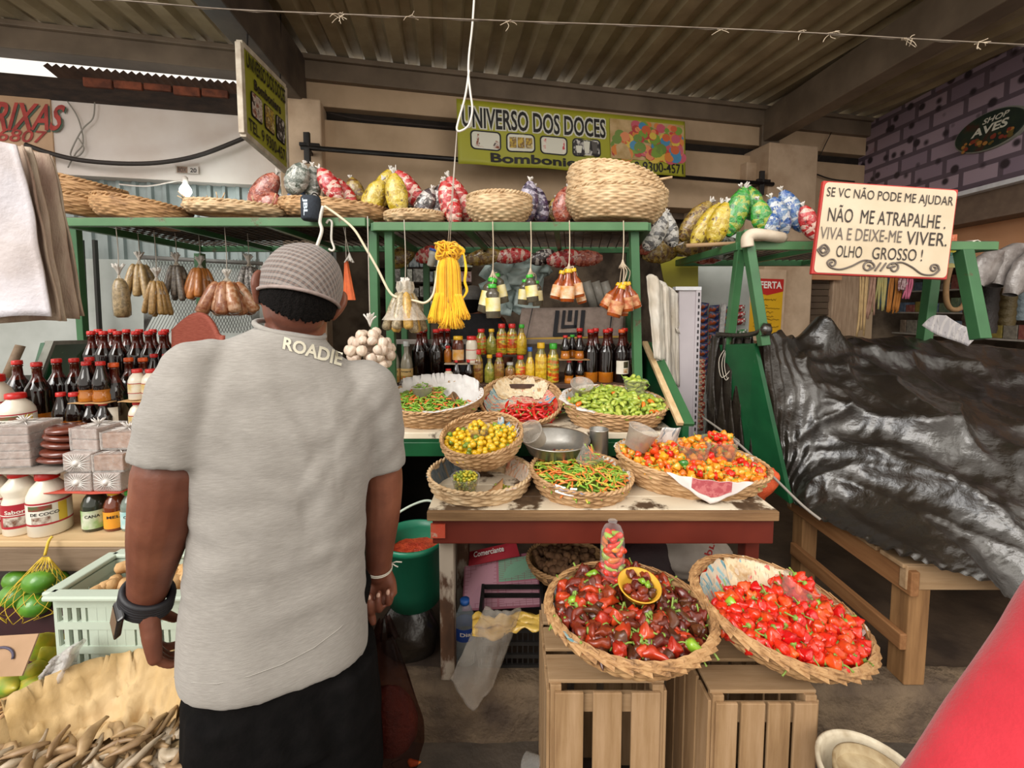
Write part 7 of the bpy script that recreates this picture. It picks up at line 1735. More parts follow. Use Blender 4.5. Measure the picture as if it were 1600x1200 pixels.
# wire mesh panel at the back of the left stall
g = MB()
for k in range(46):
 a = 225 + k * 5;
 for s_ in (-1, 1): g.tube([PW(max(225, min(405, a)), 405, -.06 + .02 * s_), PW(max(225, min(405, a + s_ * 60)), 520, -.06 + .02 * s_)], .0022, 4)
g.tube([PW(222, 402, .0), PW(410, 412, .0)], .02, 6, 0); T(g.obj('wire_screen', mat('wire_grey', '6d6a66', '55524e', .6)), 'grey wire mesh panel on the pale wall behind the spice bunches', 'mesh panel')
for k, (px, w, c_) in enumerate(((122, 14, '3a4034'), (148, 4, '2a2624'), (300, 60, '6a706c'))):
 if k < 2: o = MB().beam(PW(px, 375, .1), PW(px + 10, 560, .1), S(w, 3.6), .03).obj('hanging_strip', mat('strip_%d' % k, c_, '2a2c26', .8)); T(o, ('dark mottled strip hanging on the pale wall at left', 'thin dark pole on the pale wall at left')[k], 'pole')
# ================================================================== PEOPLE
def merged(mb, voxel, smooth=2, fac=.5):
 """one closed skin grown over overlapping limbs"""
 me = mb.mesh('tmp', []); o = bpy.data.objects.new('tmp', me); COL.objects.link(o)
 q = o.modifiers.new('r', 'REMESH'); q.mode = 'VOXEL'; q.voxel_size = voxel
 if smooth: q = o.modifiers.new('s', 'SMOOTH'); q.iterations = smooth; q.factor = fac
 bpy.context.view_layer.update(); dg = bpy.context.evaluated_depsgraph_get()
 m2 = bpy.data.meshes.new_from_object(o.evaluated_get(dg)); bpy.data.objects.remove(o); bpy.data.meshes.remove(me)
 for p in m2.polygons: p.use_smooth = True
 return m2
def link_mesh(me, name, mats, parent=None):
 me.name = name; me.materials.clear()
 for m_ in (mats if isinstance(mats, list) else [mats]): me.materials.append(m_)
 o = bpy.data.objects.new(name, me); COL.objects.link(o)
 if parent: o.parent = parent
 return o
def loft(mb, rings, n=36, mi=0):
 """rings: (centre, x axis, y axis, exponent) - closed tube with rounded-box sections"""
 vs = []
 for c, ax, ay, e in rings:
  for j in range(n):
   a = 2 * PI * j / n; ca, sa = cos(a), sin(a)
   vs.append(V(c) + V(ax) * (math.copysign(abs(ca) ** e, ca)) + V(ay) * (math.copysign(abs(sa) ** e, sa)))
 k = len(rings); fs = [(i * n + j, i * n + (j + 1) % n, (i + 1) * n + (j + 1) % n, (i + 1) * n + j) for i in range(k - 1) for j in range(n)]
 fs += [tuple(range(n - 1, -1, -1)), tuple((k - 1) * n + j for j in range(n))]
 mb.add(vs, fs, mi, True)
def ball(mb, c, r, axes=None, n=20, m=12):
 X, Y, Z = axes or (V((1, 0, 0)), V((0, 1, 0)), V((0, 0, 1))); rx, ry, rz = r if hasattr(r, '__len__') else (r, r, r)
 vs = [V(c) + X * (rx * sin(PI * i / m) * cos(2 * PI * j / n)) + Y * (ry * sin(PI * i / m) * sin(2 * PI * j / n)) + Z * (rz * cos(PI * i / m)) for i in range(m + 1) for j in range(n)]
 mb.add(vs, [(i * n + j, (i + 1) * n + j, (i + 1) * n + (j + 1) % n, i * n + (j + 1) % n) for i in range(m) for j in range(n)], 0, True)
def limb(mb, pts, rad, n=16, sub=5, flat=False):
 """tapering limb through points, closed by round ends"""
 p = spline(pts, sub); r = []
 for i in range(len(pts) - 1):
  for k in range(sub): r.append(rad[i] + (rad[i + 1] - rad[i]) * k / sub)
 r.append(rad[-1]); mb.tube(p, r, n)
 ball(mb, pts[0], rad[0], n=14, m=8)
 if not flat: ball(mb, pts[-1], rad[-1], n=14, m=8)
# ---- the man with the grey shirt: x = to his right, y = the way he faces, z up
MA = math.radians(30); MS = V((-.505, .96, 0)); MU = V((cos(MA), sin(MA), 0)); MF = V((-sin(MA), cos(MA), 0))
def B(x, y, z): return MS + MU * x + MF * y + V((0, 0, z))
UP = V((0, 0, 1))
hc = B(.040, .085, 1.575)      # head centre
# head axes: bowed forward and leaning to his right
hx = (MU * .96 + UP * -.26).normalized(); hz = (UP * .90 + MF * .36 + MU * .22).normalized(); hy = hz.cross(hx).normalized(); hx = hy.cross(hz).normalized(); HA = (hx, hy, hz)
def Hd(x, y, z): return hc + hx * x + hy * y + hz * z
LW, RW = P(229, 938, .86), P(591, 893, 1.10)
LE, RE = P(256, 800, .83), P(599, 780, 1.10)
LS, RS = P(300, 585, .88), P(578, 612, 1.08)
body = MB()
loft(body, [(B(-.025, -.01, .80), MU * .145, MF * .11, .8), (B(-.02, 0, 1.0), MU * .145, MF * .11, .8), (B(-.008, 0, 1.2), MU * .15, MF * .10, .8), (B(0, .01, 1.33), MU * .15, MF * .075, .8), (B(.01, .02, 1.44), MU * .08, MF * .07, 1), (B(.02, .03, 1.46), MU * .065, MF * .065, 1)])
limb(body, [B(.012, .03, 1.42), B(.03, .06, 1.50), Hd(0, -.02, -.04)], [.070, .064, .066], 20)
ball(body, Hd(0, 0, 0), (.077, .098, .112), HA, 28, 18); ball(body, Hd(0, .055, -.055), (.058, .06, .065), HA)
ball(body, Hd(0, -.055, -.06), (.058, .045, .05), HA)
limb(body, [Hd(0, .095, .0), Hd(0, .118, -.028), Hd(0, .110, -.038)], [.008, .014, .012], 10); ball(body, Hd(0, .085, -.08), (.028, .018, .012), HA); ball(body, Hd(0, .075, -.108), (.03, .02, .02), HA)
for s_ in (-1, 1):
 ball(body, Hd(s_ * .036, .082, .005), (.02, .012, .012), HA, 12, 8)
 ear = [Hd(s_ * .080, -.004, .034), Hd(s_ * .094, -.022, .028), Hd(s_ * .098, -.026, .004), Hd(s_ * .090, -.016, -.018), Hd(s_ * .082, .0, -.03)]
 limb(body, ear, [.008, .0085, .0085, .009, .009], 8, 3); ball(body, Hd(s_ * .084, -.01, .004), (.008, .018, .028), HA, 12, 8)
limb(body, [LS, (LS + LE) / 2, P(268, 738, .835), LE, LE.lerp(LW, .3), LE.lerp(LW, .65), LW], [.050, .056, .064, .057, .051, .041, .032])
limb(body, [RS, (RS + RE) / 2, P(598, 742, 1.10), RE, RE.lerp(RW, .3), RE.lerp(RW, .65), RW], [.050, .048, .050, .047, .044, .037, .031])
# legs and feet
for s_, fx in ((-1, -.10), (1, .075)):
 a = B(s_ * .07 - .02, -.01, .80); k = B(fx * 1.05, .03, .47); an = B(fx * 1.05, -.01, .09)
 limb(body, [a, a.lerp(k, .5), k, k.lerp(an, .3), an], [.080, .080, .060, .058, .038])
 limb(body, [an + UP * -.03 - MF * .04, an + UP * -.05 + MF * .08, an + UP * -.06 + MF * .19], [.036, .034, .026])
def hand(mb, w, d, side, palm, fingers, thumb, width=.042, plen=.085, th=.015):
 """palm from wrist w along d; side = towards the thumb; palm = the way the palm looks; fingers = (bend, length) per finger, index first"""
 d = d.normalized(); palm = (palm - d * palm.dot(d)).normalized(); side = (side - d * side.dot(d)); side = (side - palm * side.dot(palm)).normalized()
 for t, wd in ((-.6, .82), (0, 1.0), (.55, .9), (-1.0, .72)):
  limb(mb, [w + side * (t * width * .5), w + d * plen * .5 + side * (t * width * .8), w + d * plen * (1 - .10 * abs(t)) + side * (t * width)], [.017, .0175, .0125], 10)
 tips = []
 for i, (bend, L) in enumerate(fingers):
  t = .92 - i * .62; p = w + d * plen * (1 - .05 * abs(t) - (.04 if i == 3 else 0)) + side * (t * width); a = 0; pts = [p]
  for seg, b in zip((.46, .30, .24), bend):
   a += math.radians(b); p = p + (d * cos(a) + palm * sin(a)) * L * seg; pts.append(p)
  limb(mb, pts, [.0105, .0098, .0088, .0076] if i < 3 else [.0092, .0085, .0077, .0066], 9, 4); tips.append((pts[-1], d * cos(a) + palm * sin(a), d * -sin(a) + palm * cos(a)))
 b0 = w + d * .02 + side * width * .55; pts = [b0]; p = b0
 for (ds, dd, dp), L in zip(thumb, (.042, .032, .026)): p = p + (side * ds + d * dd + palm * dp).normalized() * L; pts.append(p)
 limb(mb, pts, [.017, .0135, .0115, .0095], 10); return tips
ld = (P(243, 1045, .87) - LW)
hand(body, LW, ld, MF * .8 + MU * .25, MU * 1.0 + MF * .25, [((22, 48, 40), .098), ((26, 52, 42), .105), ((32, 54, 42), .10), ((38, 56, 42), .082)], [(.6, .8, .3), (.1, .9, .5), (-.1, .8, .7)], .05, .112)
rd = P(593, 962, 1.09) - RW
tips = hand(body, RW, rd, -MU * .95 + MF * .1, V((.05, -1, .0)), [((35, 75, 60), .085), ((62, 88, 42), .092), ((66, 88, 42), .088), ((72, 84, 40), .070)], [(.1, .8, .5), (-.3, .9, .3), (-.3, 1, .1)], .036, .062)
me = merged(body, .0042, 3)
t = NT('brown_skin'); n1 = t.noise(t.coord(), 9, 4); n2 = t.noise(t.coord(), 160, 3); c = t.ramp(n1, [(.3, '5c3325'), (.5, '714230'), (.7, '88543e')])
m_skin = t.done(t.bsdf(c, .48, 0, .4, n2, .2, .002, Subsurface_Weight=.08, Subsurface_Scale=.01))
man = link_mesh(me, 'person', m_skin); T(man, 'man seen from behind in grey T-shirt and plaid flat cap holding a dark plastic bag', 'person')
m_nail = mat('finger_nail', 'b8907c', 'c9a590', .3)
for p, dr, nrm in tips[1:]:
 g = MB(); up_ = nrm * -1; sd = dr.cross(up_).normalized()
 ball(g, p - dr * .004 + up_ * .0058, (.0052, .0072, .0026), (sd, dr, up_), 10, 6); g.obj('fingernail', m_nail, man)
# hair under the cap
g = MB()
def hairf(u, v):
 a = math.radians(160 + 220 * u); z = .03 - (.040 + .082 * math.sin(PI * u) + .010 * nz(u * 40, 2) + .006 * nz(u * 140, 5)) * v
 if u < .02 or u > .98: pass
 rr_ = math.sqrt(max(.15, 1 - (z / .135) ** 2)); q = 1.055 + .03 * nz(a * 9, z * 90) + .02 * nz(a * 30, z * 300)
 return Hd(.077 * q * rr_ * cos(a), .099 * q * rr_ * sin(a) - .004 - (.012 * v if v > .3 else 0), z)
g.grid(hairf, 110, 30); g.obj('hair', mat('curly_hair', '090706', '15100e', .95, spec=.15, scale=240, bump=1, bscale=260), man, solid=.006)
# flat cap, plaid
t = NT('plaid_cloth');
def stripes(co_scale, rot, thr):
 w_ = t.add('TexWave', wave_type='BANDS', bands_direction='X'); w_.inputs['Scale'].default_value = co_scale; w_.inputs['Distortion'].default_value = .3; t.link(t.coord((1, 1, 1), rot, 'UV'), w_.inputs['Vector']); return t.ramp(w_.outputs['Fac'], thr)
g1 = stripes(46, (0, 0, .5), [(.45, '000000'), (.7, 'ffffff')]); g2 = stripes(46, (0, 0, .5 + PI / 2), [(.45, '000000'), (.7, 'ffffff')])
b1 = stripes(2.6, (0, 0, .5), [(.5, '000000'), (.6, 'ffffff')]); b2 = stripes(2.6, (0, 0, .5 + PI / 2), [(.5, '000000'), (.6, 'ffffff')])
r1 = stripes(2.6, (0, 0, .5), [(.03, 'ffffff'), (.06, '000000')]); r2 = stripes(2.6, (0, 0, .5 + PI / 2), [(.02, 'ffffff'), (.05, '000000')])
c = t.ramp(t.noise(t.coord(), 40, 4), [(.3, '69625e'), (.7, '77706b')])
c = t.mixc(t.mixc(1.0, g1, b1, 'MULTIPLY'), c, '3f3738'); c = t.mixc(t.mixc(1.0, g2, b2, 'MULTIPLY'), c, 'a39a94'); c = t.mixc(t.mixc(1.0, r1, '909090', 'MULTIPLY'), c, '8e6452'); c = t.mixc(t.mixc(1.0, r2, '909090', 'MULTIPLY'), c, '946a58')
m_plaid = t.done(t.bsdf(c, .9, 0, .2, t.noise(t.coord(), 300, 3), .3, .001, Sheen_Weight=.2))
g = MB()
def capf(u, v):
 a = 2 * PI * u; t_ = v
 zb = -.012 + .026 * cos(a - PI / 2)      # band line
 if t_ < .08: q = 1.10; z = zb + .004 + t_ * .12
 else:
  s_ = (t_ - .08) / .92; ang = s_ * PI / 2
  q = 1.10 + .11 * sin(min(1, s_ * 3) * PI / 2) * (1 - s_ * .3); q = q * cos(ang) ** .62 if s_ < .999 else .001
  z = zb + .012 + (.112 - zb) * sin(ang) ** .95
 back = 1 + .05 * max(0, -sin(a)) * (1 - t_)
 w = 1 + .012 * nz(cos(a) * 3, sin(a) * 3, z * 14)
 return Hd(.081 * q * cos(a) * w, .103 * q * sin(a) * back * w - .002, z * w)
g.grid(capf, 72, 30, wrapu=True); cp = g.obj('flat_cap', m_plaid, man)
uv = cp.data.uv_layers.new(name='UVMap');
for lp in cp.data.loops:
 v_ = cp.data.vertices[lp.vertex_index].co - hc; a_ = math.atan2(v_.dot(hx), -v_.dot(hy)); uv.data[lp.index].uv = (a_ * .11 * 10, (v_.dot(hz) + .3 * v_.dot(hy)) * 10)
g = MB(); g.tube([Hd(.081 * 1.115 * cos(a), .103 * 1.12 * sin(a) * (1 + .05 * max(0, -sin(a))) - .002, .026 * cos(a - PI / 2) - .007) for a in (2 * PI * k / 60 for k in range(60))], .0042, 6, closed=True); g.obj('band', mat('cap_band', '8a7a74', '9c8c86', .9, scale=90), cp)
g = MB(); g.grid(lambda u, v: Hd(.085 * (1 - .25 * v) * sin((u - .5) * 2.6), .09 + .04 * v + .028 * cos((u - .5) * 2.6), .03 - .02 * v), 16, 5); g.obj('peak', m_plaid, cp, solid=.006)
# T-shirt
sh = MB()
def tilt(x, k): return -k * x
rings = []
for z, a, b_, y, k, x in ((.772, .188, .145, -.005, .10, -.030), (.80, .189, .146, -.005, .10, -.030), (.90, .184, .142, 0, .11, -.026), (1.0, .176, .138, .0, .12, -.020), (1.1, .174, .135, 0, .13, -.014), (1.2, .182, .130, 0, .14, -.008), (1.29, .192, .120, .0, .16, -.004), (1.36, .194, .106, .005, .17, .0), (1.415, .168, .094, .012, .18, .0), (1.455, .125, .084, .02, .19, .004), (1.48, .088, .076, .028, .19, .010), (1.498, .070, .068, .034, .2, .016)):
 rings.append((B(x, y, z), MU * a - UP * (k * a), MF * b_, .78 if z < 1.38 else .95))
loft(sh, rings, 48)
LSl, RSl = P(272, 718, .835), P(594, 728, 1.085)
limb(sh, [B(-.115, .005, 1.405), P(312, 572, .88), P(286, 640, .845), LSl], [.052, .060, .070, .076], 28, 5, True)
limb(sh, [B(.13, .015, 1.36), P(573, 606, 1.055), P(587, 660, 1.07), RSl], [.055, .070, .068, .064], 28, 5, True)
me = merged(sh, .007, 9, .5)
for v_ in me.vertices:
 p = v_.co.copy(); nl = v_.normal.copy()
 q = p - MS; x, y, z = q.dot(MU), q.dot(MF), p.z
 f = 0.0
 lowf = max(0, min(1, (1.36 - z) / .3))
 f += .006 * lowf * nz(x * 9 + z * 1.5, z * 2.2, 3)                       # long hanging folds
 f += .0016 * nz(x * 22 + z * 7, z * 5, 9)
 # drag lines from the right waist and the left armpit
 for (qx, qy, dx, dz, ln, w, amp) in ((500, 760, .75, -.66, .17, .017, .008), (520, 860, .9, .35, .13, .016, .009), (470, 700, .45, -.9, .2, .018, .007), (380, 880, .85, .35, .2, .03, .008), (350, 620, .35, .93, .16, .02, .005), (545, 690, .5, -.85, .16, .017, .008), (470, 950, .9, .4, .16, .022, .007)):
  c = P(qx, qy, .90); s_ = 1.0
  t1 = (p.x - c.x * p.y / .90) * dx + (p.z - CAM_Z - (c.z - CAM_Z) * p.y / .90) * dz; t2 = (p.x - c.x * p.y / .90) * dz - (p.z - CAM_Z - (c.z - CAM_Z) * p.y / .90) * dx
  if y < .0 and x > -.2: f += .75 * amp * math.exp(-(t2 / w) ** 2) * math.exp(-(t1 / (ln * .6)) ** 2)
 dl = (p - LSl).length
 if dl < .3: f += .006 * nz((p - LSl).dot(MU) * 16, (p - LSl).dot(UP) * 26 + (p - LSl).dot(MU) * 14, 5)
 dr = (p - RSl).length
 if dr < .25: f += .006 * nz((p - RSl).dot(MU) * 18, (p - RSl).dot(UP) * 22 - (p - RSl).dot(MU) * 14, 6)
 p += nl * f
 v_.co = p
bm_ = bmesh.new(); bm_.from_mesh(me)
for k in range(2): bmesh.ops.smooth_vert(bm_, verts=bm_.verts, factor=.5, use_axis_x=True, use_axis_y=True, use_axis_z=True)
bm_.to_mesh(me); bm_.free()
t = NT('grey_jersey'); n1 = t.noise(t.coord((6, 6, 60)), 9, 4); n2 = t.noise(t.coord(), 5, 3)
c = t.ramp(t.math('ADD', t.math('MULTIPLY', n1, .7), t.math('MULTIPLY', n2, .3)), [(.3, '8a857e'), (.5, '95908a'), (.7, 'a29d96')])
m_jer = t.done(t.bsdf(c, .9, 0, .15, t.noise(t.coord((1, 1, 3)), 260, 3), .25, .002, Sheen_Weight=.15))
shirt = link_mesh(me, 't_shirt', m_jer, man)
bpy.context.view_layer.update()
bv = BVHTree.FromPolygons([v_.co.copy() for v_ in me.vertices], [tuple(p.vertices) for p in me.polygons])
def on_shirt(px, py, lift=.002):
 o_ = V((0, 0, CAM_Z)); d_ = ray(px, py).normalized(); h = bv.ray_cast(o_, d_)
 return (h[0] + h[1] * lift) if h[0] is not None else P(px, py, .95)
vs, fs = text_geo('ROADIE', .03)
tq = quad_fn((441, 546, 0), (532, 573, 0), (536, 551, 0), (444, 527, 0))
bm_ = bmesh.new(); bvs = [bm_.verts.new(tq(u, v)) for u, v in vs]
for f in fs:
 try: bm_.faces.new([bvs[i] for i in f])
 except ValueError: pass
bmesh.ops.triangulate(bm_, faces=bm_.faces); bmesh.ops.subdivide_edges(bm_, edges=[e for e in bm_.edges if e.calc_length() > 3], cuts=2, use_grid_fill=True)
for v_ in bm_.verts: v_.co = on_shirt(v_.co.x, v_.co.y, .0025)
me2 = bpy.data.meshes.new('lettering'); bm_.to_mesh(me2); bm_.free(); link_mesh(me2, 'lettering', mat('cream_print', 'd6d0bc', 'c9c2ae', .7), shirt)
# seams: hem stitching, sleeve hem, collar
m_seam = mat('shirt_seam', '98938c', rough=.9)
g = MB(); g.tube([on_shirt(x, y, .0008) for x, y in ((272, 1058), (300, 1066), (340, 1068), (390, 1056), (440, 1038), (490, 1012), (530, 982), (560, 950))], .0011, 5); g.obj('hem_stitch', m_seam, shirt)
g = MB(); g.tube([B(.016 + .071 * cos(a), .034 + .069 * sin(a), 1.502 - .016 * cos(a) + .012 * sin(a)) for a in (2 * PI * k / 40 for k in range(40))], .006, 8, closed=True); g.obj('collar', m_jer, shirt)
# shorts
s2 = MB()
loft(s2, [(B(-.025, 0, .60), MU * .178, MF * .150, .8), (B(-.025, 0, .70), MU * .178, MF * .145, .8), (B(-.02, 0, .80), MU * .172, MF * .135, .8), (B(0, 0, .90), MU * .17, MF * .12, .8)], 40)
for s_, fx in ((-1, -.113), (1, .075)):
 loft(s2, [(B(fx * 1.12, .015, .40), MU * .105, MF * .12, .9), (B(fx, 0, .62), MU * .112, MF * .14, .9), (B(fx * .9, 0, .74), MU * .11, MF * .14, .9)], 30)
me = merged(s2, .008, 4)
for v_ in me.vertices:
 p = v_.co; v_.co = p + v_.normal * (.007 * nz(p.x * 16, p.y * 16, p.z * 4) + .004 * nz(p.x * 30 + p.z * 12, p.y * 20, p.z * 9))
link_mesh(me, 'shorts', mat('black_shorts', '0b0a0a', '110f0f', .95, spec=.1, scale=30, bump=.2, bscale=120), man)
for s_, fx in ((-1, -.10), (1, .075)):
 an = B(fx * 1.05, -.01, .02); g = MB(); loft(g, [(an - MF * .05 + MF * .12 * 0 + UP * -.018 + MF * .06, MU * .045, MF * .13, .7), (an + UP * 0 + MF * .01, MU * .047, MF * .13, .7)], 24); g.obj('sandal', mat('dark_sandal', '241d1a', '362b26', .7), man)
# watch and bracelet
wd_ = (LW - LE).normalized(); wx = wd_.cross(V((0, 1, 0))).normalized(); wy = wd_.cross(wx)
g = MB(); wc = LW - wd_ * .008
for off in (-.014, -.009, -.003, .003, .009, .014):
 g.tube([wc + wd_ * off + (wx * cos(2 * PI * k / 28) * .044 + wy * sin(2 * PI * k / 28) * .038) + wd_ * (.006 * cos(2 * PI * k / 28)) for k in range(28)], .0062, 8, closed=True)
w_o = g.obj('wrist_watch', mat('black_rubber', '16151a', '201f24', .55), man)
fdir = (P(200, 955, .84) - wc).normalized(); fd2 = wd_.cross(fdir).normalized()
g = MB(); g.box((0, 0, 0), (.050, .050, .014), 0, Matrix.Translation(wc + fdir * .046 - V((0, .010, 0))) @ Matrix(((fd2.x, wd_.x, fdir.x), (fd2.y, wd_.y, fdir.y), (fd2.z, wd_.z, fdir.z))).to_4x4()); g.obj('watch_case', mat('black_gloss', '0d0d10', rough=.2, coat=.5), w_o, bevel=.004)
bd_ = (RW - RE).normalized(); bxv = bd_.cross(V((0, 1, 0))).normalized(); byv = bd_.cross(bxv); bc = RW - bd_ * .012
g = MB()
for off in (0, .004): g.tube([bc + bd_ * (off + .004 * sin(2 * PI * k / 24)) + bxv * cos(2 * PI * k / 24) * .0345 + byv * sin(2 * PI * k / 24) * .0345 for k in range(24)], .0016, 6, closed=True)
e0 = P(612, 880, 1.07); g.tube([e0, e0 + V((.012, 0, .004)), e0 + V((.026, 0, .003))], .0016, 5); g.tube([e0, e0 + V((.008, 0, -.006)), e0 + V((.016, 0, -.010))], .0016, 5)
g.obj('bracelet', mat('pale_bracelet', 'd0c8ba', 'b8ae9c', .5), man)
# carrier bag in his right hand
bt = P(600, 972, 1.08); H = bt.z - P(608, 1192, 1.08).z
bag = empty('carrier_bag', bt, label='dark translucent plastic carrier bag with something red inside, held in the man\'s right hand', cat='bag')
t = NT('dark_film'); nzz = t.noise(t.coord((8, 8, 1.2)), 9, 5); b0 = t.bsdf('1c1312', .22, 0, .6, nzz, .5, .012); tr = t.add('BsdfTransparent'); tr.inputs[0].default_value = lin('cdb0a8'); mx = t.add('MixShader')
t.link(t.math('ADD', t.math('MULTIPLY', nzz, .28), .06), mx.inputs[0]); t.link(tr.outputs[0], mx.inputs[1]); t.link(b0.outputs[0], mx.inputs[2]); m_film2 = t.done(mx)
def bagf(u, v):
 a = 2 * PI * u; w = .018 + .058 * min(1, v * 1.5) ** .8 - .012 * max(0, v - .85) * 6; d = .014 + .045 * min(1, v * 1.4); fo = 1 + .08 * sin(a * 9 + 2 * sin(v * 4)) * (1 - v * .6) + .06 * nz(cos(a) * 3, sin(a) * 3, v * 3)
 c_ = MU * .985 * 0 + V((1, 0, 0)) * (.010 * v); end = 1 if v < .97 else (1 - v) / .03
 return c_ + V((w * 1.15 * cos(a) * fo * max(.02, end ** .5), d * sin(a) * fo * max(.02, end ** .5), -H * (.10 + .90 * v) + (.012 * nz(cos(a) * 2, 4) if v > .9 else 0)))
g = MB(); g.grid(bagf, 60, 34, wrapu=True); g.obj('bag_body', m_film2, bag)
for s_ in (-1, 1):
 g = MB(); g.grid(lambda u, v: V((s_ * (.006 + .016 * v) + (u - .5) * (.012 + .02 * v), (.008 * s_) + .006 * sin(u * 9), .012 - (H * .13 + .012) * v)), 8, 10); g.obj('handle', m_film2, bag, solid=.002)
g = MB(); g.grid(lambda u, v: V((.010 + .074 * cos(2 * PI * u) * (sin(PI * v)) ** .5 * (1 + .1 * nz(u * 5, v * 5)), .036 * sin(2 * PI * u) * sin(PI * v) ** .5, -H * .96 + H * .52 * v)), 26, 14, wrapu=True); g.obj('contents', mat('red_goods', '5a2a24', '6e3a30', .7, scale=22, bump=.8), bag)
# ---- the stallholder half hidden behind the yarn
def QP(px, py): return P(px, py, 3.3)
s0 = QP(745, 500); sx = V((1, 0, 0)); zf = .165
sb = MB(); X = s0.x
def C(x, y, z): return V((X + x, 3.3 + y, z))
zt_s = QP(722, 494).z
loft(sb, [(C(0, 0, .95), V((.15, 0, 0)), V((0, .10, 0)), .8), (C(0, 0, 1.2), V((.16, 0, 0)), V((0, .11, 0)), .8), (C(0, 0, zt_s - .1), V((.18, 0, 0)), V((0, .10, 0)), .8), (C(0, 0, zt_s), V((.08, 0, 0)), V((0, .07, 0)), 1)], 28)
hh = C(-.03, .0, QP(722, 471).z); limb(sb, [C(0, 0, zt_s - .03), hh], [.058, .055]); ball(sb, hh, (.075, .095, .11))
ball(sb, hh + V((0, .1, -.02)), (.012, .02, .02))
for s_ in (-1, 1):
 limb(sb, [C(s_ * .17, 0, zt_s - .05), C(s_ * .215, .02, zt_s - .2), C(s_ * .23, .0, zt_s - .33), C(s_ * .16, .18, zt_s - .40), C(s_ * .10, .26, zt_s - .40)], [.055, .048, .042, .034, .03]); limb(sb, [C(s_ * .09, 0, .95), C(s_ * .1, .01, .55), C(s_ * .1, 0, .24)], [.085, .06, .04]); limb(sb, [C(s_ * .1, -.03, .21), C(s_ * .1, .17, .20)], [.035, .028]); ball(sb, hh + V((s_ * .08, 0, -.01)), (.01, .02, .03))
 hw = C(s_ * .10, .26, zt_s - .40); hand(sb, hw, V((-s_ * .3, 1, -.1)), V((-s_, 0, .3)), V((0, 0, -1)), [((15, 25, 20), .075)] * 4, [(.6, .8, .2)] * 3, .034, .07)
sel = link_mesh(merged(sb, .007, 3), 'person', m_skin); T(sel, 'stallholder in a black T-shirt and grey cap half hidden behind the yellow yarn', 'person')
g = MB(); loft(g, [(C(0, 0, 1.0), V((.175, 0, 0)), V((0, .125, 0)), .8), (C(0, 0, 1.25), V((.185, 0, 0)), V((0, .13, 0)), .8), (C(0, 0, zt_s - .09), V((.205, 0, 0)), V((0, .12, 0)), .8), (C(0, 0, zt_s - .02), V((.15, 0, 0)), V((0, .09, 0)), .9), (C(0, 0, zt_s + .02), V((.07, 0, 0)), V((0, .07, 0)), 1)], 28)
for s_ in (-1, 1): limb(g, [C(s_ * .15, 0, zt_s - .06), C(s_ * .205, .01, zt_s - .16), C(s_ * .222, .02, zt_s - .24)], [.07, .07, .066])
link_mesh(merged(g, .009, 3), 't_shirt', mat('black_jersey', '1a181a', '242124', .85, scale=30), sel)
g = MB(); loft(g, [(C(0, 0, .9), V((.165, 0, 0)), V((0, .12, 0)), .8), (C(0, 0, 1.02), V((.165, 0, 0)), V((0, .12, 0)), .8)], 20)
for s_ in (-1, 1): limb(g, [C(s_ * .09, 0, .95), C(s_ * .1, .01, .55), C(s_ * .1, 0, .26)], [.1, .08, .065])
link_mesh(merged(g, .011, 3), 'trousers', mat('dark_denim', '1c222e', '252c3a', .8, scale=30), sel)
g = MB(); ball(g, hh + V((0, -.008, -.015)), (.080, .098, .085)); g.obj('hair', mat('curly_hair', '15100f'), sel)
g = MB(); ball(g, hh + V((0, -.005, .045)), (.088, .106, .075)); g.grid(lambda u, v: hh + V((.08 * sin((u - .5) * 2.4), .08 + .07 * v + .02 * cos((u - .5) * 2.4), .035 - .01 * v)), 12, 4); g.obj('cap', mat('grey_cap_cloth', '7a7672', '8a8682', .9, scale=30), sel)
# ================================================================== TARPAULIN, GROUND GOODS, LEFT FOREGROUND
m_tarp = mat('black_plastic', '1a1613', '272019', .27, spec=.9, scale=3, bump=.42, bscale=26, detail=6, dist=.012)
def cr(p, t):
 n_ = len(p) - 1; x = min(t * n_, n_ - 1e-6); i = int(x); f = x - i; a, b, c_, d = p[max(i - 1, 0)], p[i], p[i + 1], p[min(i + 2, n_)]
 return .5 * ((2 * b) + (c_ - a) * f + (2 * a - 5 * b + 4 * c_ - d) * f * f + (3 * b - a - 3 * c_ + d) * f ** 3)
rows = [[(1226, 774, 2.05), (1256, 802, 1.90), (1328, 840, 1.67), (1408, 874, 1.46), (1485, 906, 1.41), (1600, 944, 1.34), (1800, 990, 1.28)],
  [(1216, 735, 2.08), (1262, 765, 1.96), (1352, 800, 1.78), (1440, 830, 1.60), (1530, 858, 1.50), (1630, 890, 1.42), (1830, 930, 1.34)],
  [(1214, 690, 2.10), (1300, 705, 2.0), (1385, 725, 1.84), (1475, 750, 1.70), (1560, 780, 1.60), (1660, 810, 1.52), (1860, 845, 1.44)],
  [(1204, 620, 2.10), (1300, 628, 2.10), (1380, 632, 2.04), (1445, 645, 1.95), (1530, 672, 1.88), (1620, 695, 1.82), (1830, 730, 1.76)],
  [(1194, 560, 2.08), (1262, 572, 2.25), (1340, 578, 2.36), (1420, 585, 2.36), (1500, 598, 2.30), (1600, 615, 2.20), (1800, 640, 2.1)],
  [(1190, 522, 2.04), (1232, 528, 2.38), (1280, 522, 2.58), (1350, 534, 2.65), (1440, 538, 2.65), (1540, 548, 2.6), (1800, 572, 2.4)]]
rows = [[P(*q) for q in r] for r in rows]; rows.append([q + V((0, .22, -.3)) for q in rows[-1]])
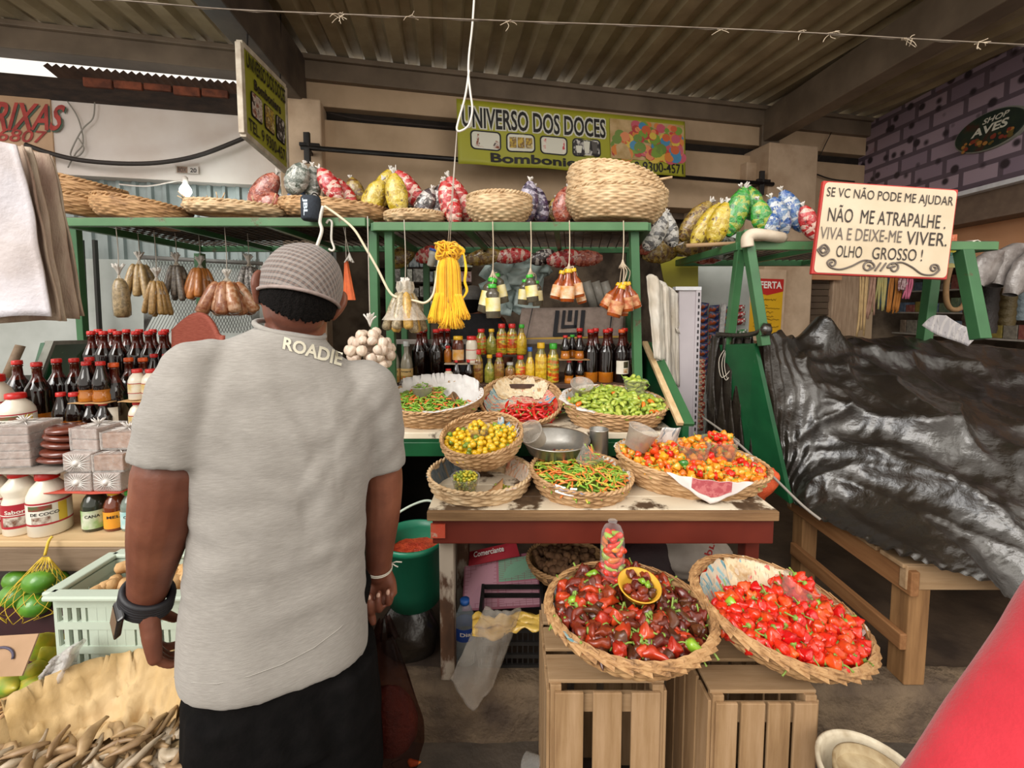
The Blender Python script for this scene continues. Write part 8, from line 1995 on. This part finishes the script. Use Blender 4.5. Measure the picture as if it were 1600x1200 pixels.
def tarpf(u, v):
 p = cr([cr(r, u) for r in rows], v); x, y, z = p
 e = lambda a, b, c_, s_: (1 - abs(nz(a * s_, b * s_, c_)))
 d = .075 * e(x + .7 * z, z * 1.3 - x * .4, 3, 2.6) ** 3 + .042 * e(x * .8 - z, z + x * .5, 7, 5.2) ** 3 + .012 * abs(nz(x * 13, z * 13, y * 13)) + .006 * abs(nz(x * 30, z * 30, y * 30))
 g_ = max(0, 1 - u / .16); d = d * (1 - g_ * .6) + g_ * .011 * sin(u * 230 + 4 * sin(v * 7) + 3 * nz(v * 6, u * 9))
 d += .10 * math.exp(-((u - .29) / .05) ** 2 - ((v - .80) / .09) ** 2)
 return p + V((-.1, -.62, .72)) * (d - .035) + V((0, 0, (.018 * nz(u * 40, 1) if v < .03 else 0)))
tp = MB().grid(tarpf, 190, 120).obj('tarpaulin', m_tarp); T(tp, 'big crinkled black plastic tarpaulin draped over the covered stall at right', 'tarpaulin')
o = MB().grid(lambda u, v: P(1112 + 66 * u - 14 * v * (1 - u), 524 + (170 + 60 * u) * v, 2.35 - .2 * u) + V((.004 * sin(u * 60), .018 * sin(u * 34 + 2 * sin(v * 5)), 0)), 60, 30).obj('black_sheet', m_tarp, None, solid=.002); T(o, 'black plastic sheet hanging in folds left of the green plank', 'plastic sheet')
ws = MB()
for k in range(3): ws.tube(spline([P(1142 - 3 * k, 535, 2.28), P(1124 + 4 * k, 560 + 6 * k, 2.27), P(1128 + 6 * k, 590 + 4 * k, 2.26), P(1146, 570 + 4 * k, 2.25), P(1150, 545, 2.24), P(1150 + 2 * k, 600 + 20 * k, 2.24)], 5), .002, 5)
ws.obj('loose_string', m_string, o)
o = MB().tube(spline([P(1120, 522, 2.3), P(1150, 524, 2.2), P(1180, 521, 2.08), P(1192, 514, 2.04), P(1200, 522, 2.05)], 4), [.012] * 12 + [.03, .036, .03, .02, .015], 10).obj('knotted_plastic', m_tarp); T(o, 'twisted black plastic knotted round the foot of the green post', 'plastic')
o = MB().quad(P(1240, 785, 1.98), P(1172, 735, 2.2), P(1130, 538, 2.32), P(1184, 536, 2.10), th=.025).obj('green_plank', m_greend); T(o, 'dark green side plank of the covered stall between black plastic sheets', 'plank')
o = MB().grid(lambda u, v: P(1440 + 72 * u + 38 * v, 514 + 36 * u - 20 * v + 3 * sin(u * 5), 2.36 - .12 * u - .05 * v) + V((0, 0, .02 + .02 * sin(v * 4))), 20, 12).obj('newspaper', news_mat('sheet_newsprint', 'cfc9c6', ['bdb8b8', 'c9c4c2', 'd6d2d0', 'b5b0b2'], 14), None, solid=.003); T(o, 'white newspaper lying on top of the black tarpaulin', 'newspaper')
cable('grey_rope', [P(1098, 652, 2.35), P(1150, 690, 2.1), P(1205, 742, 1.9), P(1252, 788, 1.80), P(1282, 812, 1.74)], .006, m_wire, 'taut grey rope running from the rack down to the tarpaulin', 'rope')
o = MB().grid(lambda u, v: P(1196, 758, 1.93) + V((.062 * cos(2 * PI * u) * sin(PI * v) ** .5, .04 * sin(2 * PI * u) * sin(PI * v) ** .5, .11 * (v - .5) + .03 * cos(2 * PI * u))) * (1 + .1 * nz(u * 6, v * 6)), 24, 12, wrapu=True).obj('orange_sack', mat('orange_mesh', 'c84a20', 'd85a2a', .6, scale=60, bump=.5)); T(o, 'orange mesh sack squeezed between the table and the covered stall', 'sack')
# ---- under the table
def bagblob(name, px, py, w, h, Y, m, label, cat='bag', seed=0, wr=.12, z0=None):
 p = P(px, py, Y); W, Hh = S(w, Y) / 2, S(h, Y)
 o = MB().grid(lambda u, v: (W * cos(2 * PI * u) * sin(PI * min(max(v, .02), .98)) ** .45 * (1 + wr * nz(cos(2 * PI * u) * 2, sin(2 * PI * u) * 2 + seed, v * 4) + wr * .5 * abs(nz(cos(2 * PI * u) * 6, sin(2 * PI * u) * 6 + seed, v * 10))), W * .7 * sin(2 * PI * u) * sin(PI * min(max(v, .02), .98)) ** .45 * (1 + wr * nz(u * 9, v * 6, seed)), Hh * (v - .5)), 40, 26, wrapu=True).obj(name, m, None, p); return T(o, label, cat)
bagblob('rubbish_bag', 640, 990, 92, 120, 1.66, m_tarp, 'black rubbish bag standing under the green bucket', seed=2)
bk = empty('bucket', P(648, 934, 1.70), label='green plastic bucket with red things inside, left of the table', cat='bucket'); m_bkt = mat('bucket_green', '1f7a5a', '1c6e52', .4, scale=4)
bh = P(648, 836, 1.70).z - bk.location.z; br_ = S(52, 1.7)
MB().lathe([(.001, 0), (br_ * .78, 0), (br_ * .80, bh * .22), (br_ * .84, bh * .24), (br_ * .95, bh * .9), (br_ * 1.02, bh * .91), (br_ * 1.04, bh), (br_ * .97, bh), (br_ * .93, bh * .88), (br_ * .76, .01), (.001, .01)], 36, cap=False).obj('body', m_bkt, bk)
g = MB(); g.tube(spline([(-br_ * 1.02, 0, bh * .95), (-br_ * .7, .0, bh * 1.25), (0, .02, bh * 1.45), (br_ * .6, .01, bh * 1.5), (br_ * .95, -.02, bh * 1.2), (br_ * 1.02, 0, bh * .93)], 6), .005, 8); g.obj('handle', mat('pale_handle', 'b8c4b4', 'a8b4a4', .5), bk)
g = MB(); g.grid(lambda u, v: (br_ * .88 * v * cos(2 * PI * u), br_ * .88 * v * sin(2 * PI * u), bh * .74 + .02 * nz(u * 9, v * 5)), 24, 6, wrapu=True); g.obj('contents', mat('red_goods2', 'a8301c', 'c84a24', .5, scale=30, bump=.6), bk)
o = empty('price_sheet', P(780, 905, 1.82), label='large pink and green ruled price sheet leaning under the table', cat='sheet'); l0 = o.location
q = [P(722, 955, 1.72) - l0, P(846, 948, 1.74) - l0, P(838, 862, 1.88) - l0, P(726, 878, 1.88) - l0]; f = quad_fn(*q); nq = (q[1] - q[0]).cross(q[3] - q[0]).normalized(); ff = lambda l: (lambda u, v: f(u, v) + nq * l)
g = MB(); g.grid(f, 12, 8); g.obj('paper', mat('pink_paper', 'b0687a', 'b87484', .7, scale=5), o, solid=.002)
g = MB()
for u0, u1, v0, v1, mi in ((.02, .44, .04, .94, 0), (.47, .98, .5, .94, 1), (.47, .98, .04, .47, 0)):
 p_ = ff(.002); g.quad(p_(u0, v0), p_(u1, v0), p_(u1, v1), p_(u0, v1), mi)
 p_ = ff(.003)
 for k in range(1, 12): vv = v0 + (v1 - v0) * k / 12; g.quad(p_(u0, vv), p_(u1, vv), p_(u1, vv + .006), p_(u0, vv + .006), 2)
 for k in range(1, 6): uu = u0 + (u1 - u0) * k / 6; g.quad(p_(uu, v0), p_(uu + .004, v0), p_(uu + .004, v1), p_(uu, v1), 2)
g.obj('ruled_blocks', [mat('pale_pink', 'c08a98'), mat('pale_green', '7aa88a'), mat('rule_line', '8a4458')], o)
q2 = [P(732, 884, 1.84) - l0, P(812, 868, 1.86) - l0, P(806, 846, 1.92) - l0, P(734, 862, 1.92) - l0]; f2_ = quad_fn(*q2); nq2 = (q2[1] - q2[0]).cross(q2[3] - q2[0]).normalized()
g = MB(); g.quad(*[f2_(a, b) for a, b in ((0, 0), (1, 0), (1, 1), (0, 1))], th=.003); g.obj('header', mat('header_red', 'a82430', rough=.6), o)
g = MB(); text_fn(g, 'Comerciante', lambda u, v: f2_(.1 + .62 * u, .35 + .4 * v) + nq2 * .012, 0, .02); g.obj('lettering', mat('poster_white', 'e8e0d8'), o)
m_gin = mat('brown_root', '5a3c26', '7a5638', .8, scale=24, bump=.5, rnd=.3)
bg_ = basket('wicker_basket', P(884, 872, 1.78), S(62, 1.78), S(58, 1.78), .07, 'dim basket of brown roots under the table', .72, (0, 0, 0), m_wickd)
def root_geo(s):
 rr = random.Random(s); g = MB();
 for k in range(5):
  a = rr.uniform(0, 6.28); b = V((rr.uniform(-.02, .02), rr.uniform(-.012, .012), 0)); e = b + V((cos(a) * .028, sin(a) * .02, rr.uniform(-.004, .012)))
  g.tube([b, b.lerp(e, .3), b.lerp(e, .7), e, e + (e - b) * .12], [.009, .0125, .0115, .010, .003], 9)
 return g
KR = Kind('turmeric_root', [lambda s=s: root_geo(s) for s in (1, 2, 3)], m_gin, 'knobbly brown root in the dim basket under the table', 'brown roots under the table')
rr = random.Random(6); MBg = mw(bg_)
for k in range(42):
 a = rr.uniform(0, 6.28); q_ = math.sqrt(rr.random()) * .125; KR.make(MBg @ TR((q_ * cos(a), q_ * sin(a), -.03 + .05 * (1 - q_ / .13) + rr.uniform(-.008, .008))) @ Matrix.Rotation(rr.uniform(0, 6), 4, 'Z') @ Matrix.Rotation(rr.uniform(-.6, .6), 4, 'X'), scale=rr.uniform(.9, 1.25))
wb = empty('water_bottle', (P(724, 1000, 1.54).x, 1.60, .19), label='clear water bottle with blue cap and label under the table', cat='bottle'); hb = P(724, 936, 1.60).z - .19; rb_ = S(18, 1.6)
MB().lathe([(.001, 0), (rb_, .004), (rb_, hb * .62), (rb_ * .9, hb * .72), (rb_ * .5, hb * .88), (rb_ * .36, hb * .92), (rb_ * .36, hb * .96)], 24, cap=False).obj('body', clear_mat('bottle_clear', 'e4ecf0', 'dfe6ea', .2, .1), wb); MB().lathe([(rb_ * .42, hb * .93), (rb_ * .42, hb), (.001, hb)], 18).obj('cap', m_capb, wb)
band(wb, 'label', mat('blue_label', '1f3f8a', '24489a', .4), rb_, hb * .42, hb * .62); wrap_text(wb, 'Dias', mat('poster_white', 'e8e0d8'), rb_, hb * .51, hb * .06, -75, rb_ * 1.2)
o = MB().grid(lambda u, v: P(738 + 112 * u, 962 + 30 * v + 6 * sin(u * 6) * v - 4 * u, 1.50 - .06 * v) + V((0, .03 * nz(u * 5, v * 4), .014 * nz(u * 9, v * 7))), 26, 12).obj('yellow_bag', mat('yellow_film', 'c9a040', 'd8b458', .3, scale=6, bump=.4, coat=.3), None, solid=.006); T(o, 'crumpled yellow plastic bag lying under the table front', 'bag')
def cbg(u, v):
 p = P(758 + 56 * u - 40 * v * (1 - .25 * u) - 14 * v, 948 + (152 - 36 * abs(u - .55) * 2) * v + 3 * u, 1.455 - .02 * sin(PI * u)); return p + V((0, -.02 * sin(PI * u) + .012 * nz(u * 6, v * 5), 0))
o = MB().grid(cbg, 24, 26).obj('clear_bag', clear_mat('hanging_clear', 'f6f2ec', 'e8e0d6', .24, .2, .7, 14), None, solid=.01); T(o, 'empty clear plastic bag hanging in front of the yellow bag', 'bag')
kc = empty('plastic_crate', (P(800, 1062, 1.60).x, 1.66, .19), label='black slatted plastic crate lying under the table', cat='crate'); m_bc = mat('black_crate', '1a1817', '262321', .5)
w_, h_ = S(104, 1.6), S(84, 1.6)
for k, z in enumerate((.008, .05, .10, .15, h_ - .01)): MB().box((0, -.10, z), (w_, .012, .014)).obj('slat', m_bc, kc); MB().box((0, .1, z), (w_, .012, .014)).obj('slat', m_bc, kc)
g = MB()
for k in range(13): g.box((-w_ / 2 + w_ * k / 12, -.094, h_ / 2), (.005, .006, h_))
g.obj('grille', m_bc, kc)
for x in (-1, 1): MB().box((x * w_ / 2, 0, h_ / 2), (.012, .21, h_)).obj('end_panel', m_bc, kc)
ob = bagblob('printed_sack', 1082, 868, 130, 70, 1.85, mat('white_sack', 'a89c90', '8a7e74', .6, scale=5, bump=.4), 'whitish sack with red lettering lying under the right end of the table', 'sack', 5)
g = MB(); l0 = ob.location; text_quad(g, 'pre', *[q_ - l0 for q_ in (P(1100, 866, 1.69), P(1110, 836, 1.69), P(1120, 842, 1.69), P(1112, 870, 1.69))], bold=.02); g.obj('lettering', mat('red_print', 'a83030'), ob)
bagblob('dark_sack', 1010, 880, 120, 90, 1.86, mat('maroon_sack', '2e1518', '241012', .7, scale=6, bump=.4), 'dark maroon sack under the middle of the table', 'sack', 8)
# ---- on the road
cup('plastic_cup', TR((P(822, 1172, 1.25).x, 1.36, .034)) @ Matrix.Rotation(PI / 2 - .1, 4, 'Y') @ Matrix.Rotation(.6, 4, 'X'), .026, .036, .07, 'crushed clear cup lying on the road beside the crate')
Kind('orange_pepper', [shL[0]], m_or[2], 'single orange pepper fallen on the road by the bag', 'x').make(TR(PZ(637, 1190, .012)) @ rot_flat(random.Random(1), .1, 0), label='single orange pepper fallen on the road by the bag')
wbk = empty('paint_bucket', P(1366, 1212, .92), label='dirty white bucket rim at the bottom edge near the red cloth', cat='bucket'); r_ = S(80, .92)
MB().lathe([(.001, -.3), (r_ * .82, -.3), (r_ * .95, -.02), (r_ * 1.02, -.018), (r_ * 1.03, 0), (r_ * .98, .004), (r_ * .93, -.004), (r_ * .8, -.10), (.001, -.10)], 40, cap=False).obj('body', mat('dirty_white', 'd0c4ac', '8a7350', .6, scale=14, thr=(.45, .8), bump=.2), wbk)
MB().lathe([(r_ * .70, -.03), (r_ * .72, 0), (r_ * .66, .002), (r_ * .64, -.02)], 40).obj('rolled_sack', mat('stained_lining', 'b8a684', '8c7450', .8, scale=18), wbk)
def rc(u, v):
 c_ = P(1716, 1050, .5).lerp(P(1560, 1294, .46), v * 1.5 - .35); d_ = (P(1560, 1294, .46) - P(1716, 1050, .5)).normalized(); x_ = d_.cross(V((0, 1, 0))).normalized(); y_ = d_.cross(x_); a = 2 * PI * u
 r__ = .094 * (1 + .05 * nz(cos(a) * 2, v * 3) + .03 * sin(a * 5 + v * 3)); return c_ + x_ * cos(a) * r__ + y_ * sin(a) * r__ * .8
o = MB().grid(rc, 40, 24, wrapu=True).obj('red_cloth', mat('red_fabric', 'b81c2c', 'c42434', .85, scale=20, bump=.15, bscale=200, sheen=.3)); T(o, 'out-of-focus bright red cloth very close at the lower right corner', 'cloth')
# ---- left edge: woven sacks, stick, side board
m_sk = [mat('white_sacking', 'cfcad0', 'bdb2b0', .6, scale=5, bump=.25, bscale=60), mat('beige_sacking', 'b8a894', '9c8270', .75, scale=7, bump=.35, bscale=90, stretch=(3, 3, .6)), mat('beige_sacking_b', 'b09c88', '8f7464', .75, scale=7, bump=.35, bscale=90, stretch=(3, 3, .6))]
for k, (xt, xb, yb) in enumerate(((14, 74, 496), (38, 96, 503), (56, 108, 503), (68, 119, 500), (80, 131, 495))):
 Y = 1.36 + .045 * k
 def sf(u, v, k=k): return P(-160 + (160 + xt + (xb - xt) * v ** .8) * u, 224 + 5 * k + (yb - 224 - 5 * k) * v, Y) + V((0, .02 * sin(u * 14 + k * 2) * (1 - .4 * v) + .012 * nz(u * 9, v * 4, k), .006 * sin(u * 9)))
 o = MB().grid(sf, 30, 24).obj('woven_sack', m_sk[0 if k == 0 else 1 + k % 2], None, solid=.006); T(o, ('white woven sack hanging foremost at the left edge', 'beige woven sack hanging directly behind the white one', 'beige woven sack in the middle of the hanging row at left', 'beige woven sack fourth in the hanging row at left', 'beige woven sack hanging hindmost in the row at left')[k], 'sack', 'woven sacks hanging at the left edge')
o = MB().tube([P(10, 590, 1.95), P(32, 540, 2.0)], .018, 10).obj('wooden_stick', m_oldb); T(o, 'stub of a wooden stick behind the milk bottles at left', 'stick')
sb_ = empty('stall_side', P(70, 580, 2.1), label='sloping green side board with a pale edge behind the dark bottles at left', cat='board'); l0 = sb_.location
g = MB(); g.quad(P(40, 640, 1.95) - l0, P(150, 640, 2.3) - l0, P(140, 535, 2.45) - l0, P(70, 535, 2.1) - l0, th=.02); g.obj('board', m_greend, sb_); g = MB(); g.beam(P(44, 625, 1.94) - l0, P(80, 534, 2.1) - l0, .03, .02); g.beam(P(76, 536, 2.1) - l0, P(140, 534, 2.4) - l0, .03, .02); g.obj('edge_strip', mat('grey_edge', '8a8a80', '74746a', .7), sb_)
# ---- net of mangoes, papayas, cardboard tag
nt = empty('net_bag', P(78, 848, 1.35), label='yellow net bag of green mangoes hanging from the left stand', cat='net bag'); l0 = nt.location; m_net = mat('yellow_net', 'd8b838', 'c9a82c', .6)
g = MB(); g.tube(spline([P(82, 838, 1.37) - l0, P(76, 846, 1.36) - l0, P(70, 868, 1.34) - l0], 4), .004, 6); g.obj('tie', m_net, nt)
cs = P(60, 915, 1.33) - l0
nf = lambda u, v: cs + V(((.010 + .098 * min(1, v * 1.25) ** .9 * (1 if v < .9 else (1 - v) * 10) ** .5) * cos(u) + .03 * (1 - v) - .02 * v, .06 * min(1, v * 1.6) * sin(u), .095 - .185 * v))
g = MB()
for k in range(16):
 for s_ in (-1, 1): g.tube([nf(2 * PI * k / 16 + s_ * v * 1.6, v) for v in (i / 12 * .97 for i in range(13))], .0012, 4)
g.obj('netting', m_net, nt)
m_mng = [mat('mango_green', '3f7a1c', '6a9a2c', .35, scale=9, rnd=.2, coat=.3)]; KM = Kind('mango', [lambda: pod(.098, .036, P_BALL, .004, 0, 0, .05, 1, 20, 14)], m_mng, 'green mango in the yellow net bag', 'mangoes in the net bag')
for px, py, Y, a in ((26, 930, 1.33, .2), (62, 907, 1.31, -.1), (56, 944, 1.30, .15), (88, 906, 1.37, .4), (30, 905, 1.40, 0)): KM.make(TR(P(px, py, Y)) @ Matrix.Rotation(PI / 2 + a, 4, 'Y') @ TR((0, 0, -.049)), scale=.92)
FZ = P(40, 1075, 1.05).z
fb = empty('fruit_box', (-1.42, 1.2, 0), label='dark red box holding the papayas under the left stand', cat='box'); m_mar = mat('maroon_wood', '3e1216', '2c0d10', .7, scale=6)
MB().box((0, .12, .3), (.9, .03, .62)).obj('back', m_mar, fb); MB().box((0, -.06, FZ / 2 - .03), (.9, .34, FZ - .06)).obj('base', m_mar, fb)
KP = Kind('papaya', [lambda: pod(.17, .045, P_LIME, .006, 5, .03, .05, 2, 18, 12)], [mat('papaya_skin', '7a9a30', 'd8b83a', .4, scale=6, thr=(.4, .6), rnd=.2)], 'yellow-green papaya beside the cardboard tag', 'papayas under the left stand', (.012, .002))
for px, py, Y, a in ((62, 1000, 1.12, .5), (72, 1022, 1.10, .2), (52, 1045, 1.05, .7), (58, 1070, 1.02, 1.0), (18, 1070, 1.03, 1.3), (80, 1000, 1.16, 0)): KP.make(TR(P(px, py, Y)) @ Matrix.Rotation(a, 4, 'Y') @ Matrix.Rotation(.5, 4, 'X') @ TR((0, 0, -.085)), scale=.72)
q = [P(-60, 1060, .98), P(34, 1056, .98), P(60, 990, 1.02), P(-40, 996, 1.02)]; ct_ = MB().quad(*q, th=.004).obj('cardboard_sign', mat('tag_card', 'b08e70', 'a08062', .85, scale=8)); T(ct_, 'brown cardboard tag with a marker circle standing on the papayas', 'sign'); f = quad_fn(*q)
g = MB(); g.tube([f(.52 + .24 * cos(k * PI / 12), .42 + .30 * sin(k * PI / 12)) + V((0, -.003, .001)) for k in range(20)], .0028, 5); g.obj('marker_letter', mat('marker_ink', '4a4458'), ct_)
o = MB().grid(lambda u, v: P(62 + 46 * u + 20 * (1 - v), 1062 - 62 * (1 - v) * (.5 + .5 * u), .97 + .03 * sin(u * 7)) + V((0, .015 * nz(u * 6, v * 6), 0)), 18, 14).obj('clear_bag', clear_mat('milky_bag', 'f4f2f0', 'e4e0de', .5, .25, .6, 16), None, solid=.008); T(o, 'crumpled clear bag beside the green-white crate at left', 'bag')
# ---- mint plastic crate with ginger
cz_ = P(90, 926, 1.02).z; x0 = P(88, 926, 1.02).x; y1 = PZ(172, 868, cz_).y; W_, D_, H_ = .40, y1 - 1.02, cz_ - P(104, 1056, 1.02).z
mc = empty('vegetable_crate', (x0 + W_ / 2, 1.02 + D_ / 2, cz_ - H_), label='pale mint plastic crate with slots holding ginger, left of the man', cat='crate'); m_mint = mat('mint_plastic', 'bcc8b8', 'adb9a9', .4, scale=3)
def wallp(nm, horiz, off):
 L = W_ if horiz else D_; g = MB()
 def bx_(a, z, w, h): g.box((a, off, z) if horiz else (off, a, z), (w, .008, h) if horiz else (.008, w, h))
 for z, h in ((H_ * .04, H_ * .10), (H_ * .335, H_ * .09), (H_ * .625, H_ * .09), (H_ * .90, H_ * .12)): g.box((0, off, z) if horiz else (off, 0, z), (L, .012, h) if horiz else (.012, L, h))
 n_ = int(L / .022);
 for k in range(n_ + 1):
  a = -L / 2 + L * k / n_; wide = (k % 9) > 3; bx_(a, H_ * .48, L / n_ * (1.02 if wide else .5), H_ * .9)
 g.obj(nm, m_mint, mc)
for nm, hz_, off in (('side', True, -D_ / 2), ('side', True, D_ / 2), ('end', False, -W_ / 2), ('end', False, W_ / 2)): wallp(nm, hz_, off)
g = MB()
for a, b in (((-1, -1), (1, -1)), ((1, -1), (1, 1)), ((1, 1), (-1, 1)), ((-1, 1), (-1, -1))): g.beam((a[0] * (W_ / 2 + .01), a[1] * (D_ / 2 + .01), H_), (b[0] * (W_ / 2 + .01), b[1] * (D_ / 2 + .01), H_), .034, .012)
g.obj('rim', m_mint, mc, bevel=.004); MB().box((0, 0, .004), (W_, D_, .008)).obj('bottom', m_mint, mc)
st_ = MB().box((0, 0, 0), (W_ - .02, D_ + .1, cz_ - H_)).obj('block', m_oldb, None, (x0 + W_ / 2, 1.02 + D_ / 2, (cz_ - H_) / 2 - .001), bevel=.006); T(st_, 'low wooden block carrying the mint crate', 'block')
KG = Kind('ginger_root', [lambda s=s: root_geo(s + 10) for s in (1, 2, 3)], mat('ginger_skin', 'b88e58', 'd0a878', .7, scale=18, bump=.4, rnd=.15), 'pale knobbly ginger root in the mint crate', 'ginger roots in the mint crate'); rr = random.Random(9)
for k in range(22): KG.make(TR((x0 + rr.uniform(.06, W_ - .05), rr.uniform(1.06, 1.02 + D_ - .04), cz_ - .035 + rr.uniform(-.03, .03))) @ Matrix.Rotation(rr.uniform(0, 6), 4, 'Z') @ Matrix.Rotation(rr.uniform(-.5, .5), 4, 'X'), scale=rr.uniform(1.3, 1.8))
# ---- basket of dried fish with brown paper
fz = .665; fc = V((-.865, .745, fz)); FR = .268
fbk = basket('wicker_basket', fc, FR, FR, .10, 'big round basket of dried fish on brown paper at the lower left', .75, (math.radians(3), 0, 0), m_wick)
so_ = MB().box((0, 0, 0), (.4, .4, fz - .11)).obj('block', m_oldb, None, (fc.x, fc.y, (fz - .11) / 2), bevel=.008); T(so_, 'wooden block under the dried fish basket', 'block')
m_kraft = mat('kraft_paper', 'cdb083', 'b4945f', .75, scale=5, bump=.5, bscale=16)
liner(fbk, 0, 359, .0, 1.0, 'brown wrapping paper lining the dried fish basket', m_kraft, seed=41, wr=.02, nu=80, edge=.12)
for k, (a0, a1, nm) in enumerate(((60, 150, 'upturned brown paper flap at the back of the dried fish basket'), (10, 60, 'curled pale paper flap at the right back of the dried fish basket'))):
 liner(fbk, a0, a1, .55, 1.1, nm, m_kraft if k == 0 else mat('pale_kraft', 'd0b88c', 'b89a6c', .75, scale=6, bump=.5, bscale=16), seed=44 + k, wr=.035, lift=.03, over=.05)
g = MB(); rr = random.Random(15)
for k in range(60):
 a = rr.uniform(.8, 2.6); c_ = fc + V((FR * 1.02 * cos(a), FR * 1.02 * sin(a), rr.uniform(-.01, .03))); d_ = V((-sin(a), cos(a), rr.uniform(-.08, .12))) * rr.uniform(.05, .13); g.tube([c_ - d_, c_ + V((0, 0, .008)), c_ + d_], .003, 4)
T(g.obj('husk_fibres', mat('straw_fibre', 'b58f5e', '94703f', .8), None), 'loose straw fibres round the back rim of the dried fish basket', 'straw', kind='stuff')
KF = Kind('dried_fish', [lambda s=s: pod(.078, .0100, lambda t: min(1, .35 + 2.2 * t) * (1 - max(0, t - .3) ** 1.3 * 1.25) if t < .93 else .32, .012 * (1 if s % 2 else -1), 2, .35, .25, s, 9, 10) for s in (1, 2, 3)], [mat('fish_silver', 'b8a68e', '86745e', .45, scale=26, rnd=.3), mat('fish_brown', 'a88a64', '7a5e40', .5, scale=26, rnd=.3)], 'small dried fish lying on the brown paper', 'dried fish in the basket')
pile(fbk, lambda x, y: (-.05 if (x * x + y * y < .235 ** 2 and y < .13 + .2 * x) else None), [(KF, 1)], [(150, .020, .012), (110, .024, .024)], 71, .085, .2)
print('objects', len(bpy.data.objects))
